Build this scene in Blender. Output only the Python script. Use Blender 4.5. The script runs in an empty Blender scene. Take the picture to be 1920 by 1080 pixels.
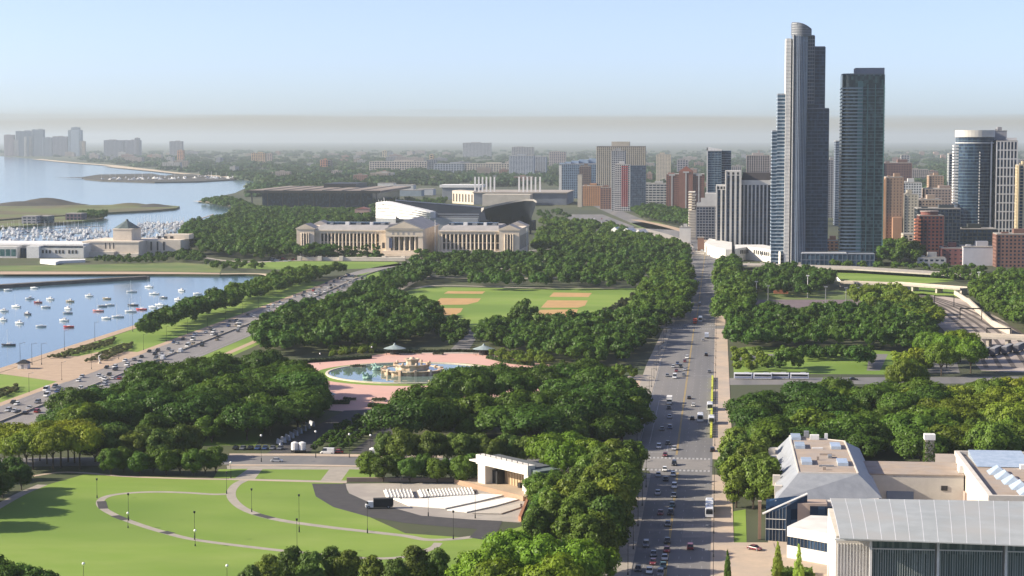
import bpy, math, random
import numpy as np
from mathutils import Vector, Matrix, Euler

random.seed(7)
rng = np.random.default_rng(7)
R = math.radians
SC = bpy.context.scene
COL = SC.collection

# ------------------------------------------------------------------ camera
# +Y runs south along the avenue, +X runs west, the lake lies at -X.
FPX, CAM_Z = 3600.0, 118.0           # focal length in photo pixels, camera height in metres
PITCH = math.atan(280 / FPX)
YAW = math.atan(387 / FPX * math.cos(PITCH))
cam_d = bpy.data.cameras.new('camera')
cam_d.sensor_width = 36.0
cam_d.lens = FPX / 1920 * 36.0
cam_d.clip_start = 1.0
cam_d.clip_end = 200000.0
cam = bpy.data.objects.new('camera', cam_d)
COL.objects.link(cam)
cam.location = (0, 0, CAM_Z)
cam.rotation_euler = (math.pi / 2 - PITCH, 0, YAW)
SC.camera = cam
CAM_M = Euler((math.pi / 2 - PITCH, 0, YAW)).to_matrix()

# ------------------------------------------------------------------ sky, sun, exposure
SUN_EL, SUN_N = R(27), R(9)         # elevation; how far the sun stands north of due east
to_sun = Vector((-math.cos(SUN_EL) * math.cos(SUN_N), -math.cos(SUN_EL) * math.sin(SUN_N), math.sin(SUN_EL)))
world = bpy.data.worlds.new('World')
SC.world = world
world.use_nodes = True
wn = world.node_tree
bg = wn.nodes['Background']
sky = wn.nodes.new('ShaderNodeTexSky')
sky.sky_type = 'NISHITA'
sky.sun_disc = False
sky.sun_elevation = SUN_EL
sky.sun_rotation = math.atan2(to_sun.x, to_sun.y)
sky.altitude = 100
sky.air_density = 0.55
sky.dust_density = 0.9
sky.ozone_density = 3.0
# a low smog layer lies all round the horizon, with soft streaks along its top
tc = wn.nodes.new('ShaderNodeTexCoord')
sep = wn.nodes.new('ShaderNodeSeparateXYZ'); wn.links.new(tc.outputs['Generated'], sep.inputs[0])
smp = wn.nodes.new('ShaderNodeMapping'); smp.inputs['Scale'].default_value = (5, 5, 260); wn.links.new(tc.outputs['Generated'], smp.inputs[0])
snz = wn.nodes.new('ShaderNodeTexNoise'); snz.inputs['Scale'].default_value = 1.0; snz.inputs['Detail'].default_value = 4; wn.links.new(smp.outputs[0], snz.inputs['Vector'])
sof = wn.nodes.new('ShaderNodeMath'); sof.operation = 'MULTIPLY_ADD'; sof.inputs[1].default_value = 0.012; wn.links.new(snz.outputs[0], sof.inputs[0]); wn.links.new(sep.outputs['Z'], sof.inputs[2])
srp = wn.nodes.new('ShaderNodeMapRange'); srp.interpolation_type = 'SMOOTHSTEP'
srp.inputs['From Min'].default_value = 0.0212; srp.inputs['From Max'].default_value = 0.0132; srp.inputs['To Min'].default_value = 0.0; srp.inputs['To Max'].default_value = 0.85
wn.links.new(sof.outputs[0], srp.inputs['Value'])
smx = wn.nodes.new('ShaderNodeMix'); smx.data_type = 'RGBA'; smx.inputs['B'].default_value = (2.10, 1.92, 1.52, 1)
shs = wn.nodes.new('ShaderNodeHueSaturation'); shs.inputs['Hue'].default_value = 0.514; shs.inputs['Saturation'].default_value = 0.84; shs.inputs['Value'].default_value = 0.99; wn.links.new(sky.outputs[0], shs.inputs['Color'])
wn.links.new(srp.outputs[0], smx.inputs['Factor']); wn.links.new(shs.outputs[0], smx.inputs['A'])
wn.links.new(smx.outputs['Result'], bg.inputs[0])
bg.inputs[1].default_value = 0.12
sun_d = bpy.data.lights.new('sun', 'SUN')
sun_d.energy = 5.0
sun_d.angle = R(0.5)
sun_d.color = (1.0, 0.885, 0.71)
sun = bpy.data.objects.new('sun', sun_d)
COL.objects.link(sun)
sun.rotation_euler = (-to_sun).to_track_quat('-Z', 'Y').to_euler()
sun.location = (0, 0, 500)
SC.view_settings.view_transform = 'Standard'
SC.view_settings.look = 'None'
SC.view_settings.gamma = 1.0
SC.view_settings.use_curve_mapping = False
SC.view_settings.exposure = 0.95
SC.render.engine = 'CYCLES'
cy = SC.cycles
cy.max_bounces = 5
cy.diffuse_bounces = 2
cy.glossy_bounces = 2
cy.transmission_bounces = 2
cy.volume_bounces = 1
cy.transparent_max_bounces = 4
cy.caustics_reflective = False
cy.caustics_refractive = False
cy.sample_clamp_indirect = 4.0
cy.use_denoising = True

# ------------------------------------------------------------------ pixel <-> world
def ray(px, py):
    d = CAM_M @ Vector(((px - 960) / FPX, (540 - py) / FPX, -1.0))
    return d
def G(px, py, z=0.0):
    d = ray(px, py); t = (z - CAM_Z) / d.z
    return (d.x * t, d.y * t)
def onY(px, py, Y):
    d = ray(px, py); t = Y / d.y
    return (d.x * t, CAM_Z + d.z * t)
def PX(pts, z=0.0):
    return [G(x, y, z) for x, y in pts]
def mpp(py):
    "metres per pixel for something standing on the ground at picture row py"
    return CAM_Z / (py - 260.0)

# ------------------------------------------------------------------ materials
MATS = {}
def nodes_of(name):
    m = bpy.data.materials.new(name); m.use_nodes = True
    nt = m.node_tree
    return m, nt, nt.nodes['Principled BSDF']
def mat(name, c1, c2=None, scale=1.0, rough=0.8, detail=4.0, bump=0.0, coords='Object', spec=0.3, metal=0.0,
        objcol=False, stretch=None, lo=0.35, hi=0.65, c3=None, scale3=0.02):
    if name in MATS: return MATS[name]
    m, nt, b = nodes_of(name)
    N, L = nt.nodes, nt.links
    b.inputs['Roughness'].default_value = rough
    b.inputs['Specular IOR Level'].default_value = spec
    b.inputs['Metallic'].default_value = metal
    if c2 is None: c2 = tuple(x * 0.8 for x in c1)
    if coords == 'World':
        co = N.new('ShaderNodeNewGeometry').outputs['Position']
    else:
        co = N.new('ShaderNodeTexCoord').outputs['Object']
    if stretch:
        mp = N.new('ShaderNodeMapping'); mp.inputs['Scale'].default_value = stretch
        L.new(co, mp.inputs['Vector']); co = mp.outputs[0]
    nz = N.new('ShaderNodeTexNoise'); nz.inputs['Scale'].default_value = scale
    nz.inputs['Detail'].default_value = detail; nz.inputs['Roughness'].default_value = 0.62
    L.new(co, nz.inputs['Vector'])
    rp = N.new('ShaderNodeMapRange'); rp.inputs['From Min'].default_value = lo; rp.inputs['From Max'].default_value = hi
    L.new(nz.outputs[0], rp.inputs['Value'])
    mx = N.new('ShaderNodeMix'); mx.data_type = 'RGBA'
    L.new(rp.outputs[0], mx.inputs['Factor'])
    mx.inputs['A'].default_value = (*c1, 1); mx.inputs['B'].default_value = (*c2, 1)
    out = mx.outputs['Result']
    if c3 is not None:
        nz3 = N.new('ShaderNodeTexNoise'); nz3.inputs['Scale'].default_value = scale3; nz3.inputs['Detail'].default_value = 3
        L.new(co, nz3.inputs['Vector'])
        r3 = N.new('ShaderNodeMapRange'); r3.inputs['From Min'].default_value = 0.42; r3.inputs['From Max'].default_value = 0.62
        L.new(nz3.outputs[0], r3.inputs['Value'])
        m3 = N.new('ShaderNodeMix'); m3.data_type = 'RGBA'
        L.new(r3.outputs[0], m3.inputs['Factor']); L.new(out, m3.inputs['A']); m3.inputs['B'].default_value = (*c3, 1)
        out = m3.outputs['Result']
    if objcol:
        oi = N.new('ShaderNodeObjectInfo')
        mm = N.new('ShaderNodeMix'); mm.data_type = 'RGBA'; mm.blend_type = 'MULTIPLY'; mm.inputs['Factor'].default_value = 1
        L.new(out, mm.inputs['A']); L.new(oi.outputs['Color'], mm.inputs['B']); out = mm.outputs['Result']
    L.new(out, b.inputs['Base Color'])
    if bump:
        bp = N.new('ShaderNodeBump'); bp.inputs['Strength'].default_value = bump; bp.inputs['Distance'].default_value = 0.3
        L.new(nz.outputs[0], bp.inputs['Height']); L.new(bp.outputs[0], b.inputs['Normal'])
    MATS[name] = m
    return m

def glass_mat(name, c1, c2, cell=(2.0, 2.0, 3.2), rough=0.12, spec=0.6, lit=None):
    "window glass: flat panes, each with its own tint (blinds, curtains, rooms)"
    if name in MATS: return MATS[name]
    m, nt, b = nodes_of(name)
    N, L = nt.nodes, nt.links
    co = N.new('ShaderNodeTexCoord').outputs['Object']
    mp = N.new('ShaderNodeMapping'); mp.inputs['Scale'].default_value = tuple(1 / c for c in cell)
    L.new(co, mp.inputs['Vector'])
    fl = N.new('ShaderNodeVectorMath'); fl.operation = 'FLOOR'; L.new(mp.outputs[0], fl.inputs[0])
    wn_ = N.new('ShaderNodeTexWhiteNoise'); L.new(fl.outputs[0], wn_.inputs['Vector'])
    pw = N.new('ShaderNodeMath'); pw.operation = 'POWER'; pw.inputs[1].default_value = 2.2
    L.new(wn_.outputs['Value'], pw.inputs[0])
    mx = N.new('ShaderNodeMix'); mx.data_type = 'RGBA'
    L.new(pw.outputs[0], mx.inputs['Factor'])
    mx.inputs['A'].default_value = (*c1, 1); mx.inputs['B'].default_value = (*c2, 1)
    L.new(mx.outputs['Result'], b.inputs['Base Color'])
    b.inputs['Roughness'].default_value = rough
    b.inputs['Specular IOR Level'].default_value = spec
    MATS[name] = m
    return m

def leaf_mat(name, use_attr=False):
    m = bpy.data.materials.new(name); m.use_nodes = True
    nt = m.node_tree; N, L = nt.nodes, nt.links
    N.remove(N['Principled BSDF'])
    out = N['Material Output']
    if use_attr:
        a = N.new('ShaderNodeAttribute'); a.attribute_name = 'tcol'; colr = a.outputs['Color']
    else:
        colr = N.new('ShaderNodeObjectInfo').outputs['Color']
    geo = N.new('ShaderNodeNewGeometry')
    nz = N.new('ShaderNodeTexNoise'); nz.inputs['Scale'].default_value = 0.35; nz.inputs['Detail'].default_value = 3
    L.new(geo.outputs['Position'], nz.inputs['Vector'])
    wn_ = N.new('ShaderNodeMapRange'); wn_.inputs['From Min'].default_value = 0.3; wn_.inputs['From Max'].default_value = 0.7
    wn_.inputs['To Min'].default_value = 0.7; wn_.inputs['To Max'].default_value = 1.3
    L.new(nz.outputs[0], wn_.inputs['Value'])
    hs = N.new('ShaderNodeHueSaturation')
    L.new(colr, hs.inputs['Color']); L.new(wn_.outputs[0], hs.inputs['Value'])
    df = N.new('ShaderNodeBsdfDiffuse'); L.new(hs.outputs[0], df.inputs['Color'])
    tr = N.new('ShaderNodeBsdfTranslucent')
    h2 = N.new('ShaderNodeHueSaturation'); h2.inputs['Hue'].default_value = 0.485; h2.inputs['Value'].default_value = 1.15
    L.new(hs.outputs[0], h2.inputs['Color']); L.new(h2.outputs[0], tr.inputs['Color'])
    gl = N.new('ShaderNodeBsdfGlossy'); gl.inputs['Roughness'].default_value = 0.45
    m1 = N.new('ShaderNodeMixShader'); m1.inputs[0].default_value = 0.30
    L.new(df.outputs[0], m1.inputs[1]); L.new(tr.outputs[0], m1.inputs[2])
    m2 = N.new('ShaderNodeMixShader'); m2.inputs[0].default_value = 0.012
    L.new(m1.outputs[0], m2.inputs[1]); L.new(gl.outputs[0], m2.inputs[2])
    L.new(m2.outputs[0], out.inputs['Surface'])
    MATS[name] = m
    return m

LEAF = leaf_mat('leaf'); LEAF_A = leaf_mat('leaf_mass', True)
BARK = mat('bark', (0.10, 0.08, 0.06), (0.05, 0.04, 0.03), 2.0, 0.95)
CONC = mat('concrete', (0.42, 0.38, 0.32), (0.33, 0.30, 0.26), 0.3, 0.9, coords='World')
WHITE = mat('white_paint', (0.78, 0.77, 0.74), (0.66, 0.65, 0.62), 0.5, 0.6)
WALLW = mat('white_wall', (0.70, 0.68, 0.63), (0.58, 0.56, 0.52), 0.12, 0.8)
STONE = mat('limestone', (0.60, 0.52, 0.42), (0.48, 0.41, 0.33), 0.15, 0.85)
STONE2 = mat('pale_stone', (0.66, 0.60, 0.50), (0.55, 0.49, 0.41), 0.15, 0.85)
DARKM = mat('dark_metal', (0.03, 0.032, 0.035), (0.02, 0.02, 0.022), 1.0, 0.5)
GREYM = mat('grey_metal', (0.30, 0.31, 0.32), (0.24, 0.25, 0.26), 0.6, 0.45, metal=0.3)
TINT = mat('tinted_wall', (1.0, 1.0, 1.0), (0.82, 0.82, 0.82), 0.08, 0.85, objcol=True, detail=6)
PAINT = mat('tinted_paint', (1.0, 1.0, 1.0), (0.96, 0.96, 0.96), 1.0, 0.28, objcol=True, spec=0.5)
TYRE = mat('tyre', (0.015, 0.015, 0.015), (0.025, 0.025, 0.025), 3.0, 0.9)
CARGLASS = mat('vehicle_glass', (0.012, 0.016, 0.02), (0.02, 0.025, 0.03), 1.0, 0.08, spec=0.6)
ROOFG = mat('gravel_roof', (0.34, 0.32, 0.29), (0.24, 0.23, 0.21), 0.4, 0.95, detail=6)
GLASS_D = glass_mat('glass_dark', (0.006, 0.017, 0.040), (0.030, 0.062, 0.115), rough=0.18, spec=0.3)
GLASS_B = glass_mat('glass_blue', (0.018, 0.045, 0.085), (0.08, 0.14, 0.20), rough=0.12, spec=0.4)
GLASS_G = glass_mat('glass_green', (0.008, 0.026, 0.034), (0.07, 0.13, 0.13), rough=0.16, spec=0.3)

# ------------------------------------------------------------------ objects
def tag(o, label=None, cat=None, group=None, kind=None):
    if label: o['label'] = label
    if cat: o['category'] = cat
    if group: o['group'] = group
    if kind: o['kind'] = kind
    return o
def thing(name, label, cat, loc=(0, 0, 0), rz=0.0, group=None, scale=None):
    o = bpy.data.objects.new(name, None); COL.objects.link(o)
    o.empty_display_size = 0.5
    o.location = loc; o.rotation_euler = (0, 0, rz)
    if scale: o.scale = scale
    return tag(o, label, cat, group)
def link(name, me, parent=None, color=None, loc=None, rz=None, label=None, kind=None, scale=None):
    o = bpy.data.objects.new(name, me); COL.objects.link(o)
    if parent is not None: o.parent = parent
    if color is not None: o.color = (*color, 1)
    if loc is not None: o.location = loc
    if rz is not None: o.rotation_euler = (0, 0, rz)
    if scale is not None: o.scale = scale
    if label: o['label'] = label
    if kind: o['kind'] = kind
    return o

class MB:
    def __init__(s): s.v = []; s.f = []; s.m = []
    def add(s, vs, fs, mi=0):
        n = len(s.v); s.v += [tuple(v) for v in vs]
        for f in fs: s.f.append(tuple(i + n for i in f)); s.m.append(mi)
        return s
    def box(s, x0, x1, y0, y1, z0, z1, mi=0, top=None):
        vs = [(x0, y0, z0), (x1, y0, z0), (x1, y1, z0), (x0, y1, z0), (x0, y0, z1), (x1, y0, z1), (x1, y1, z1), (x0, y1, z1)]
        s.add(vs, [(0, 3, 2, 1), (0, 1, 5, 4), (1, 2, 6, 5), (2, 3, 7, 6), (3, 0, 4, 7), (4, 5, 6, 7)], mi)
        if top is not None: s.m[-1] = top
        return s
    def cbox(s, cx, cy, z0, sx, sy, sz, mi=0, rz=0.0):
        c, d = math.cos(rz), math.sin(rz); vs = []
        for z in (z0, z0 + sz):
            for a, b in ((-1, -1), (1, -1), (1, 1), (-1, 1)):
                u, w = a * sx / 2, b * sy / 2
                vs.append((cx + u * c - w * d, cy + u * d + w * c, z))
        return s.add(vs, [(0, 3, 2, 1), (0, 1, 5, 4), (1, 2, 6, 5), (2, 3, 7, 6), (3, 0, 4, 7), (4, 5, 6, 7)], mi)
    def prism(s, pts, z0, z1, mi=0, top=None, bottom=True, pts1=None):
        a = sum(pts[i][0] * pts[(i + 1) % len(pts)][1] - pts[(i + 1) % len(pts)][0] * pts[i][1] for i in range(len(pts)))
        pts1 = list(pts1) if pts1 else list(pts)
        pts = list(pts)
        if a < 0: pts.reverse(); pts1.reverse()
        n = len(pts)
        vs = [(p[0], p[1], z0) for p in pts] + [(p[0], p[1], z1) for p in pts1]
        fs = [(i, (i + 1) % n, n + (i + 1) % n, n + i) for i in range(n)]
        s.add(vs, fs, mi)
        s.add([vs[n + i] for i in range(n)], [tuple(range(n))], mi if top is None else top)
        if bottom: s.add([vs[i] for i in range(n)], [tuple(reversed(range(n)))], mi)
        return s
    def cyl(s, cx, cy, z0, z1, r0, r1=None, n=8, mi=0):
        r1 = r0 if r1 is None else r1
        p0 = [(cx + r0 * math.cos(2 * math.pi * i / n), cy + r0 * math.sin(2 * math.pi * i / n)) for i in range(n)]
        p1 = [(cx + r1 * math.cos(2 * math.pi * i / n), cy + r1 * math.sin(2 * math.pi * i / n)) for i in range(n)]
        return s.prism(p0, z0, z1, mi, pts1=p1)
    def tube(s, a, b, r0, r1=None, n=5, mi=0):
        r1 = r0 if r1 is None else r1
        a, b = Vector(a), Vector(b); d = (b - a).normalized()
        u = d.orthogonal().normalized(); w = d.cross(u)
        vs = []
        for c, r in ((a, r0), (b, r1)):
            for i in range(n):
                t = 2 * math.pi * i / n
                vs.append(c + (u * math.cos(t) + w * math.sin(t)) * r)
        fs = [(i, (i + 1) % n, n + (i + 1) % n, n + i) for i in range(n)]
        fs += [tuple(reversed(range(n))), tuple(range(n, 2 * n))]
        return s.add(vs, fs, mi)
    def sphere(s, c, rx, ry=None, rz=None, nu=8, nv=5, mi=0):
        ry = ry or rx; rz = rz or rx
        vs = []
        for j in range(nv + 1):
            th = math.pi * j / nv
            for i in range(nu):
                ph = 2 * math.pi * i / nu
                vs.append((c[0] + rx * math.sin(th) * math.cos(ph), c[1] + ry * math.sin(th) * math.sin(ph), c[2] + rz * math.cos(th)))
        fs = []
        for j in range(nv):
            for i in range(nu):
                a, b = j * nu + i, j * nu + (i + 1) % nu
                fs.append((a, a + nu, b + nu, b))
        return s.add(vs, fs, mi)
    def loft(s, rings, mi=0, closed=True, caps=True):
        n = len(rings[0]); vs = [p for r in rings for p in r]; fs = []
        for j in range(len(rings) - 1):
            for i in range(n if closed else n - 1):
                k = (i + 1) % n
                fs.append((j * n + i, j * n + k, (j + 1) * n + k, (j + 1) * n + i))
        if caps and closed:
            fs.append(tuple(reversed(range(n)))); fs.append(tuple(range((len(rings) - 1) * n, len(rings) * n)))
        return s.add(vs, fs, mi)
    def mesh(s, name, mats, smooth=False):
        me = bpy.data.meshes.new(name)
        me.from_pydata(s.v, [], s.f)
        if not isinstance(mats, (list, tuple)): mats = [mats]
        for m in mats: me.materials.append(m)
        if len(mats) > 1: me.polygons.foreach_set('material_index', s.m)
        if smooth: me.polygons.foreach_set('use_smooth', [True] * len(me.polygons))
        me.update()
        return me
    def build(s, name, mats, parent=None, color=None, smooth=False, **k):
        return link(name, s.mesh(name, mats, smooth), parent, color, **k)

def np_mesh(name, verts, quads, mat_, tcol=None):
    me = bpy.data.meshes.new(name)
    verts = np.asarray(verts, dtype=np.float32); quads = np.asarray(quads, dtype=np.int32)
    me.vertices.add(len(verts)); me.vertices.foreach_set('co', verts.ravel())
    k = quads.shape[1]
    me.loops.add(quads.size); me.loops.foreach_set('vertex_index', quads.ravel())
    me.polygons.add(len(quads))
    me.polygons.foreach_set('loop_start', np.arange(0, quads.size, k, dtype=np.int32))
    me.materials.append(mat_)
    if tcol is not None:
        at = me.attributes.new('tcol', 'FLOAT_COLOR', 'POINT')
        at.data.foreach_set('color', np.asarray(tcol, dtype=np.float32).ravel())
    me.update(calc_edges=True)
    return me

def copy_tree(o, parent=None):
    c = o.copy(); COL.objects.link(c); c.parent = parent
    for ch in o.children: copy_tree(ch, c)
    return c

def sheet(name, pts, z, m, thick=0.0, kind='structure', label=None, parent=None):
    "a flat sheet of ground cut to an outline (world XY points)"
    mb = MB()
    if thick: mb.prism(pts, z - thick, z)
    else:
        a = sum(pts[i][0] * pts[(i + 1) % len(pts)][1] - pts[(i + 1) % len(pts)][0] * pts[i][1] for i in range(len(pts)))
        p = list(pts) if a > 0 else list(reversed(pts))
        mb.add([(x, y, z) for x, y in p], [tuple(range(len(p)))])
    # triangulate so that concave outlines fill correctly
    import bmesh
    me = mb.mesh(name, m)
    bm = bmesh.new(); bm.from_mesh(me); bmesh.ops.triangulate(bm, faces=[f for f in bm.faces if len(f.verts) > 4]); bm.to_mesh(me); bm.free()
    o = link(name, me, parent)
    if parent is None and kind: o['kind'] = kind
    if label: o['label'] = label
    return o

def smooth_line(pts, n=6):
    "Catmull-Rom through points"
    out = []
    P = [np.array(p, float) for p in pts]
    P = [2 * P[0] - P[1]] + P + [2 * P[-1] - P[-2]]
    for i in range(1, len(P) - 2):
        for k in range(n):
            t = k / n
            out.append(0.5 * ((2 * P[i]) + (-P[i - 1] + P[i + 1]) * t + (2 * P[i - 1] - 5 * P[i] + 4 * P[i + 1] - P[i + 2]) * t * t
                              + (-P[i - 1] + 3 * P[i] - 3 * P[i + 1] + P[i + 2]) * t ** 3))
    out.append(P[-2])
    return [tuple(p) for p in out]
def ribbon(name, pts, w, z, m, kind='structure', parent=None, curve=True, thick=0.0):
    pts = smooth_line(pts) if curve else pts
    ws = w if isinstance(w, (list, tuple)) else None
    Lf, Rt = [], []
    for i, p in enumerate(pts):
        a = pts[max(i - 1, 0)]; b = pts[min(i + 1, len(pts) - 1)]
        dx, dy = b[0] - a[0], b[1] - a[1]; l = math.hypot(dx, dy) or 1
        ww = w if ws is None else ws[0] + (ws[1] - ws[0]) * i / (len(pts) - 1)
        nx, ny = -dy / l * ww / 2, dx / l * ww / 2
        Lf.append((p[0] + nx, p[1] + ny)); Rt.append((p[0] - nx, p[1] - ny))
    mb = MB(); n = len(pts)
    vs = [(x, y, z) for x, y in Lf] + [(x, y, z) for x, y in Rt]
    mb.add(vs, [(i, n + i, n + i + 1, i + 1) for i in range(n - 1)])
    if thick:
        vb = [(x, y, z - thick) for x, y in Lf] + [(x, y, z - thick) for x, y in Rt]
        mb.add(vs + vb, [(i, i + 1, 2 * n + i + 1, 2 * n + i) for i in range(n - 1)] + [(n + i + 1, n + i, 3 * n + i, 3 * n + i + 1) for i in range(n - 1)])
    o = mb.build(name, m, parent)
    if parent is None and kind: o['kind'] = kind
    return o
def inside(p, poly):
    x, y = p; r = False; j = len(poly) - 1
    for i in range(len(poly)):
        xi, yi = poly[i]; xj, yj = poly[j]
        if (yi > y) != (yj > y) and x < (xj - xi) * (y - yi) / (yj - yi) + xi: r = not r
        j = i
    return r
# ================================================================== ground, water, roads
SOIL = mat('park_ground', (0.055, 0.075, 0.028), (0.085, 0.085, 0.045), 0.02, 0.95, detail=8, coords='World', c3=(0.05, 0.06, 0.035), scale3=0.003)
GRASS = mat('mown_grass', (0.162, 0.258, 0.032), (0.205, 0.280, 0.055), 0.05, 0.95, detail=9, coords='World', bump=0.15, c3=(0.125, 0.208, 0.028), scale3=0.014, stretch=(0.5, 1, 1))
GRASS2 = mat('rough_grass', (0.125, 0.18, 0.04), (0.17, 0.18, 0.07), 0.06, 0.95, detail=8, coords='World', c3=(0.09, 0.14, 0.035), scale3=0.02)
ASPH = mat('asphalt', (0.165, 0.162, 0.163), (0.13, 0.129, 0.132), 0.15, 0.85, detail=7, coords='World', stretch=(1.0, 0.06, 1), c3=(0.20, 0.19, 0.18), scale3=0.05)
ASPHD = mat('new_asphalt', (0.052, 0.050, 0.052), (0.065, 0.062, 0.062), 0.3, 0.9, detail=5, coords='World')
WALK = mat('sidewalk', (0.50, 0.39, 0.29), (0.42, 0.34, 0.26), 0.25, 0.9, detail=6, coords='World', c3=(0.38, 0.32, 0.26), scale3=0.05)
PATHM = mat('path', (0.36, 0.32, 0.27), (0.29, 0.265, 0.225), 0.25, 0.9, detail=6, coords='World')
GRAVEL = mat('tan_gravel', (0.44, 0.33, 0.23), (0.38, 0.28, 0.20), 0.2, 0.95, detail=6, coords='World')
PINK = mat('pink_gravel', (0.60, 0.355, 0.295), (0.53, 0.315, 0.265), 0.12, 0.95, detail=7, coords='World', c3=(0.57, 0.36, 0.30), scale3=0.03)
DIRT = mat('infield_dirt', (0.47, 0.29, 0.12), (0.40, 0.25, 0.11), 0.1, 0.95, detail=6, coords='World')
SAND = mat('sand', (0.55, 0.45, 0.32), (0.46, 0.38, 0.27), 0.05, 0.95, coords='World')
PAINTW = mat('road_paint_white', (0.46, 0.46, 0.45), (0.24, 0.24, 0.24), 0.8, 0.8, coords='World', detail=6)
PAINTY = mat('road_paint_yellow', (0.50, 0.34, 0.08), (0.30, 0.22, 0.09), 0.8, 0.8, coords='World', detail=6)
SEAWALL = mat('seawall', (0.16, 0.14, 0.12), (0.09, 0.08, 0.07), 0.1, 0.9, coords='World')

def water_mat():
    m, nt, b = nodes_of('lake_water'); N, L = nt.nodes, nt.links
    b.inputs['Base Color'].default_value = (0.075, 0.145, 0.19, 1)
    b.inputs['Roughness'].default_value = 0.12
    b.inputs['IOR'].default_value = 1.33
    geo = N.new('ShaderNodeNewGeometry')
    mp = N.new('ShaderNodeMapping'); mp.inputs['Scale'].default_value = (1, 0.45, 1); L.new(geo.outputs['Position'], mp.inputs['Vector'])
    n1 = N.new('ShaderNodeTexNoise'); n1.inputs['Scale'].default_value = 0.25; n1.inputs['Detail'].default_value = 4
    n2 = N.new('ShaderNodeTexNoise'); n2.inputs['Scale'].default_value = 0.004; n2.inputs['Detail'].default_value = 3
    mp2 = N.new('ShaderNodeMapping'); mp2.inputs['Scale'].default_value = (0.35, 1, 1); L.new(geo.outputs['Position'], mp2.inputs['Vector'])
    L.new(mp.outputs[0], n1.inputs['Vector']); L.new(mp2.outputs[0], n2.inputs['Vector'])
    r = N.new('ShaderNodeMapRange'); r.inputs['From Min'].default_value = 0.35; r.inputs['From Max'].default_value = 0.65
    r.inputs['To Min'].default_value = 0.05; r.inputs['To Max'].default_value = 0.30
    L.new(n2.outputs[0], r.inputs['Value'])
    bp = N.new('ShaderNodeBump'); bp.inputs['Distance'].default_value = 0.25
    L.new(r.outputs[0], bp.inputs['Strength']); L.new(n1.outputs[0], bp.inputs['Height']); L.new(bp.outputs[0], b.inputs['Normal'])
    return m
WATER = water_mat()

# ---- lake and land
WZ = -1.6
sheet('lake_water', [(-60000, -3000), (3000, -3000), (3000, 60000), (-60000, 60000)], WZ, WATER)
coast = [(-367, -400), (-367, 1330), (-372, 1420)] + PX([(470, 529), (490, 523), (508, 519), (497, 515), (460, 514.5), (412, 515), (330, 514), (0, 513), (-250, 513),
        (-250, 462), (0, 460), (150, 458), (330, 448), (345, 436), (395, 415), (425, 402), (436, 392), (440, 388), (400, 381), (372, 378), (374, 375.5), (410, 368), (440, 362),
        (462, 352), (478, 344), (475, 338), (420, 333), (365, 329), (345, 325), (290, 319), (240, 314), (205, 309.5), (165, 306.5), (125, 303.5), (90, 300), (66, 297.5), (30, 294), (-20, 291.5), (-400, 287)])
land = coast + [(-30000, 60000), (40000, 60000), (40000, -400)]
sheet('ground', land, 0.0, SOIL, thick=4.0)
def mound(name, pts, z, m, hills, label=None):
    "an island: flat outline plus soft hills (px, py, rx_m, ry_m, h)"
    sheet(name, pts, z, m, thick=z + 4.0)
    for (px, py, rx, ry, h, mm) in hills:
        c = G(px, py); n, k = 20, 6; rings = []
        for j in range(k + 1):
            t = j / k; hh = z - 0.3 + h * (0.5 + 0.5 * math.cos(math.pi * t))
            rings.append([(c[0] + rx * t * math.cos(2 * math.pi * i / n) * (1 + .12 * math.sin(3 * i)), c[1] + ry * t * math.sin(2 * math.pi * i / n), hh + .3 * math.sin(i * 2.3) * (1 - t)) for i in range(n)])
        mb = MB(); mb.loft(rings, caps=False)
        o = mb.build('hill', mm, smooth=True); o['kind'] = 'structure'
DUNE = mat('dune_scrub', (0.14, 0.12, 0.055), (0.085, 0.075, 0.045), 0.03, 0.95, coords='World', detail=8, c3=(0.12, 0.15, 0.045), scale3=0.008)
DARKH = mat('hill_scrub', (0.05, 0.045, 0.04), (0.07, 0.065, 0.05), 0.03, 0.95, coords='World', detail=8)
mound('island', PX([(-200, 387), (0, 386), (130, 386), (250, 385), (310, 385.5), (337, 388), (330, 391.5), (285, 395.5), (195, 400), (160, 403), (60, 408), (0, 413), (-200, 420)]), 1.2, DUNE,
      [(88, 384.5, 75, 60, 12, DARKH), (40, 386, 70, 60, 7, DARKH), (245, 388, 60, 50, 6, DUNE), (288, 388.5, 40, 40, 5, DARKH), (150, 391, 70, 50, 4, DUNE)])
mound('pier_land', PX([(-60, 421), (0, 416), (90, 409), (150, 405), (195, 405), (192, 411), (150, 416), (90, 421), (0, 428), (-60, 431)]), 1.2, DUNE, [])
mound('harbor_breakwater', PX([(153, 333), (185, 328), (285, 326), (300, 329), (312, 330), (325, 327.5), (360, 327), (400, 331), (440, 335), (440, 337), (370, 341), (290, 342), (190, 339), (160, 336)]), 1.5, DARKH,
      [(235, 334, 210, 40, 6, DARKH), (345, 334, 130, 40, 6, DARKH)])
ribbon('breakwater', PX([(-200, 549), (-80, 544.5), (0, 539.5), (90, 534), (180, 528.5), (276, 523)], WZ), 9.0, 1.0, SEAWALL, thick=3.0)
# beaches
ribbon('beach', PX([(68, 298.3), (95, 301), (128, 304.2), (165, 307.2), (204, 310), (245, 315), (290, 319.8)]), 60, 0.6, SAND)
ribbon('beach', PX([(205, 312.5), (290, 320.5), (346, 326), (420, 331.5), (474, 336)]), 45, 0.8, SAND)
ribbon('beach', PX([(366, 377.3), (400, 380.5), (438, 386.5)]), 12, 0.5, SAND)
ribbon('beach', PX([(414, 514.2), (460, 513.6), (495, 514.6), (507, 518.5), (492, 523.5)]), 9, 0.3, SAND)

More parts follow.
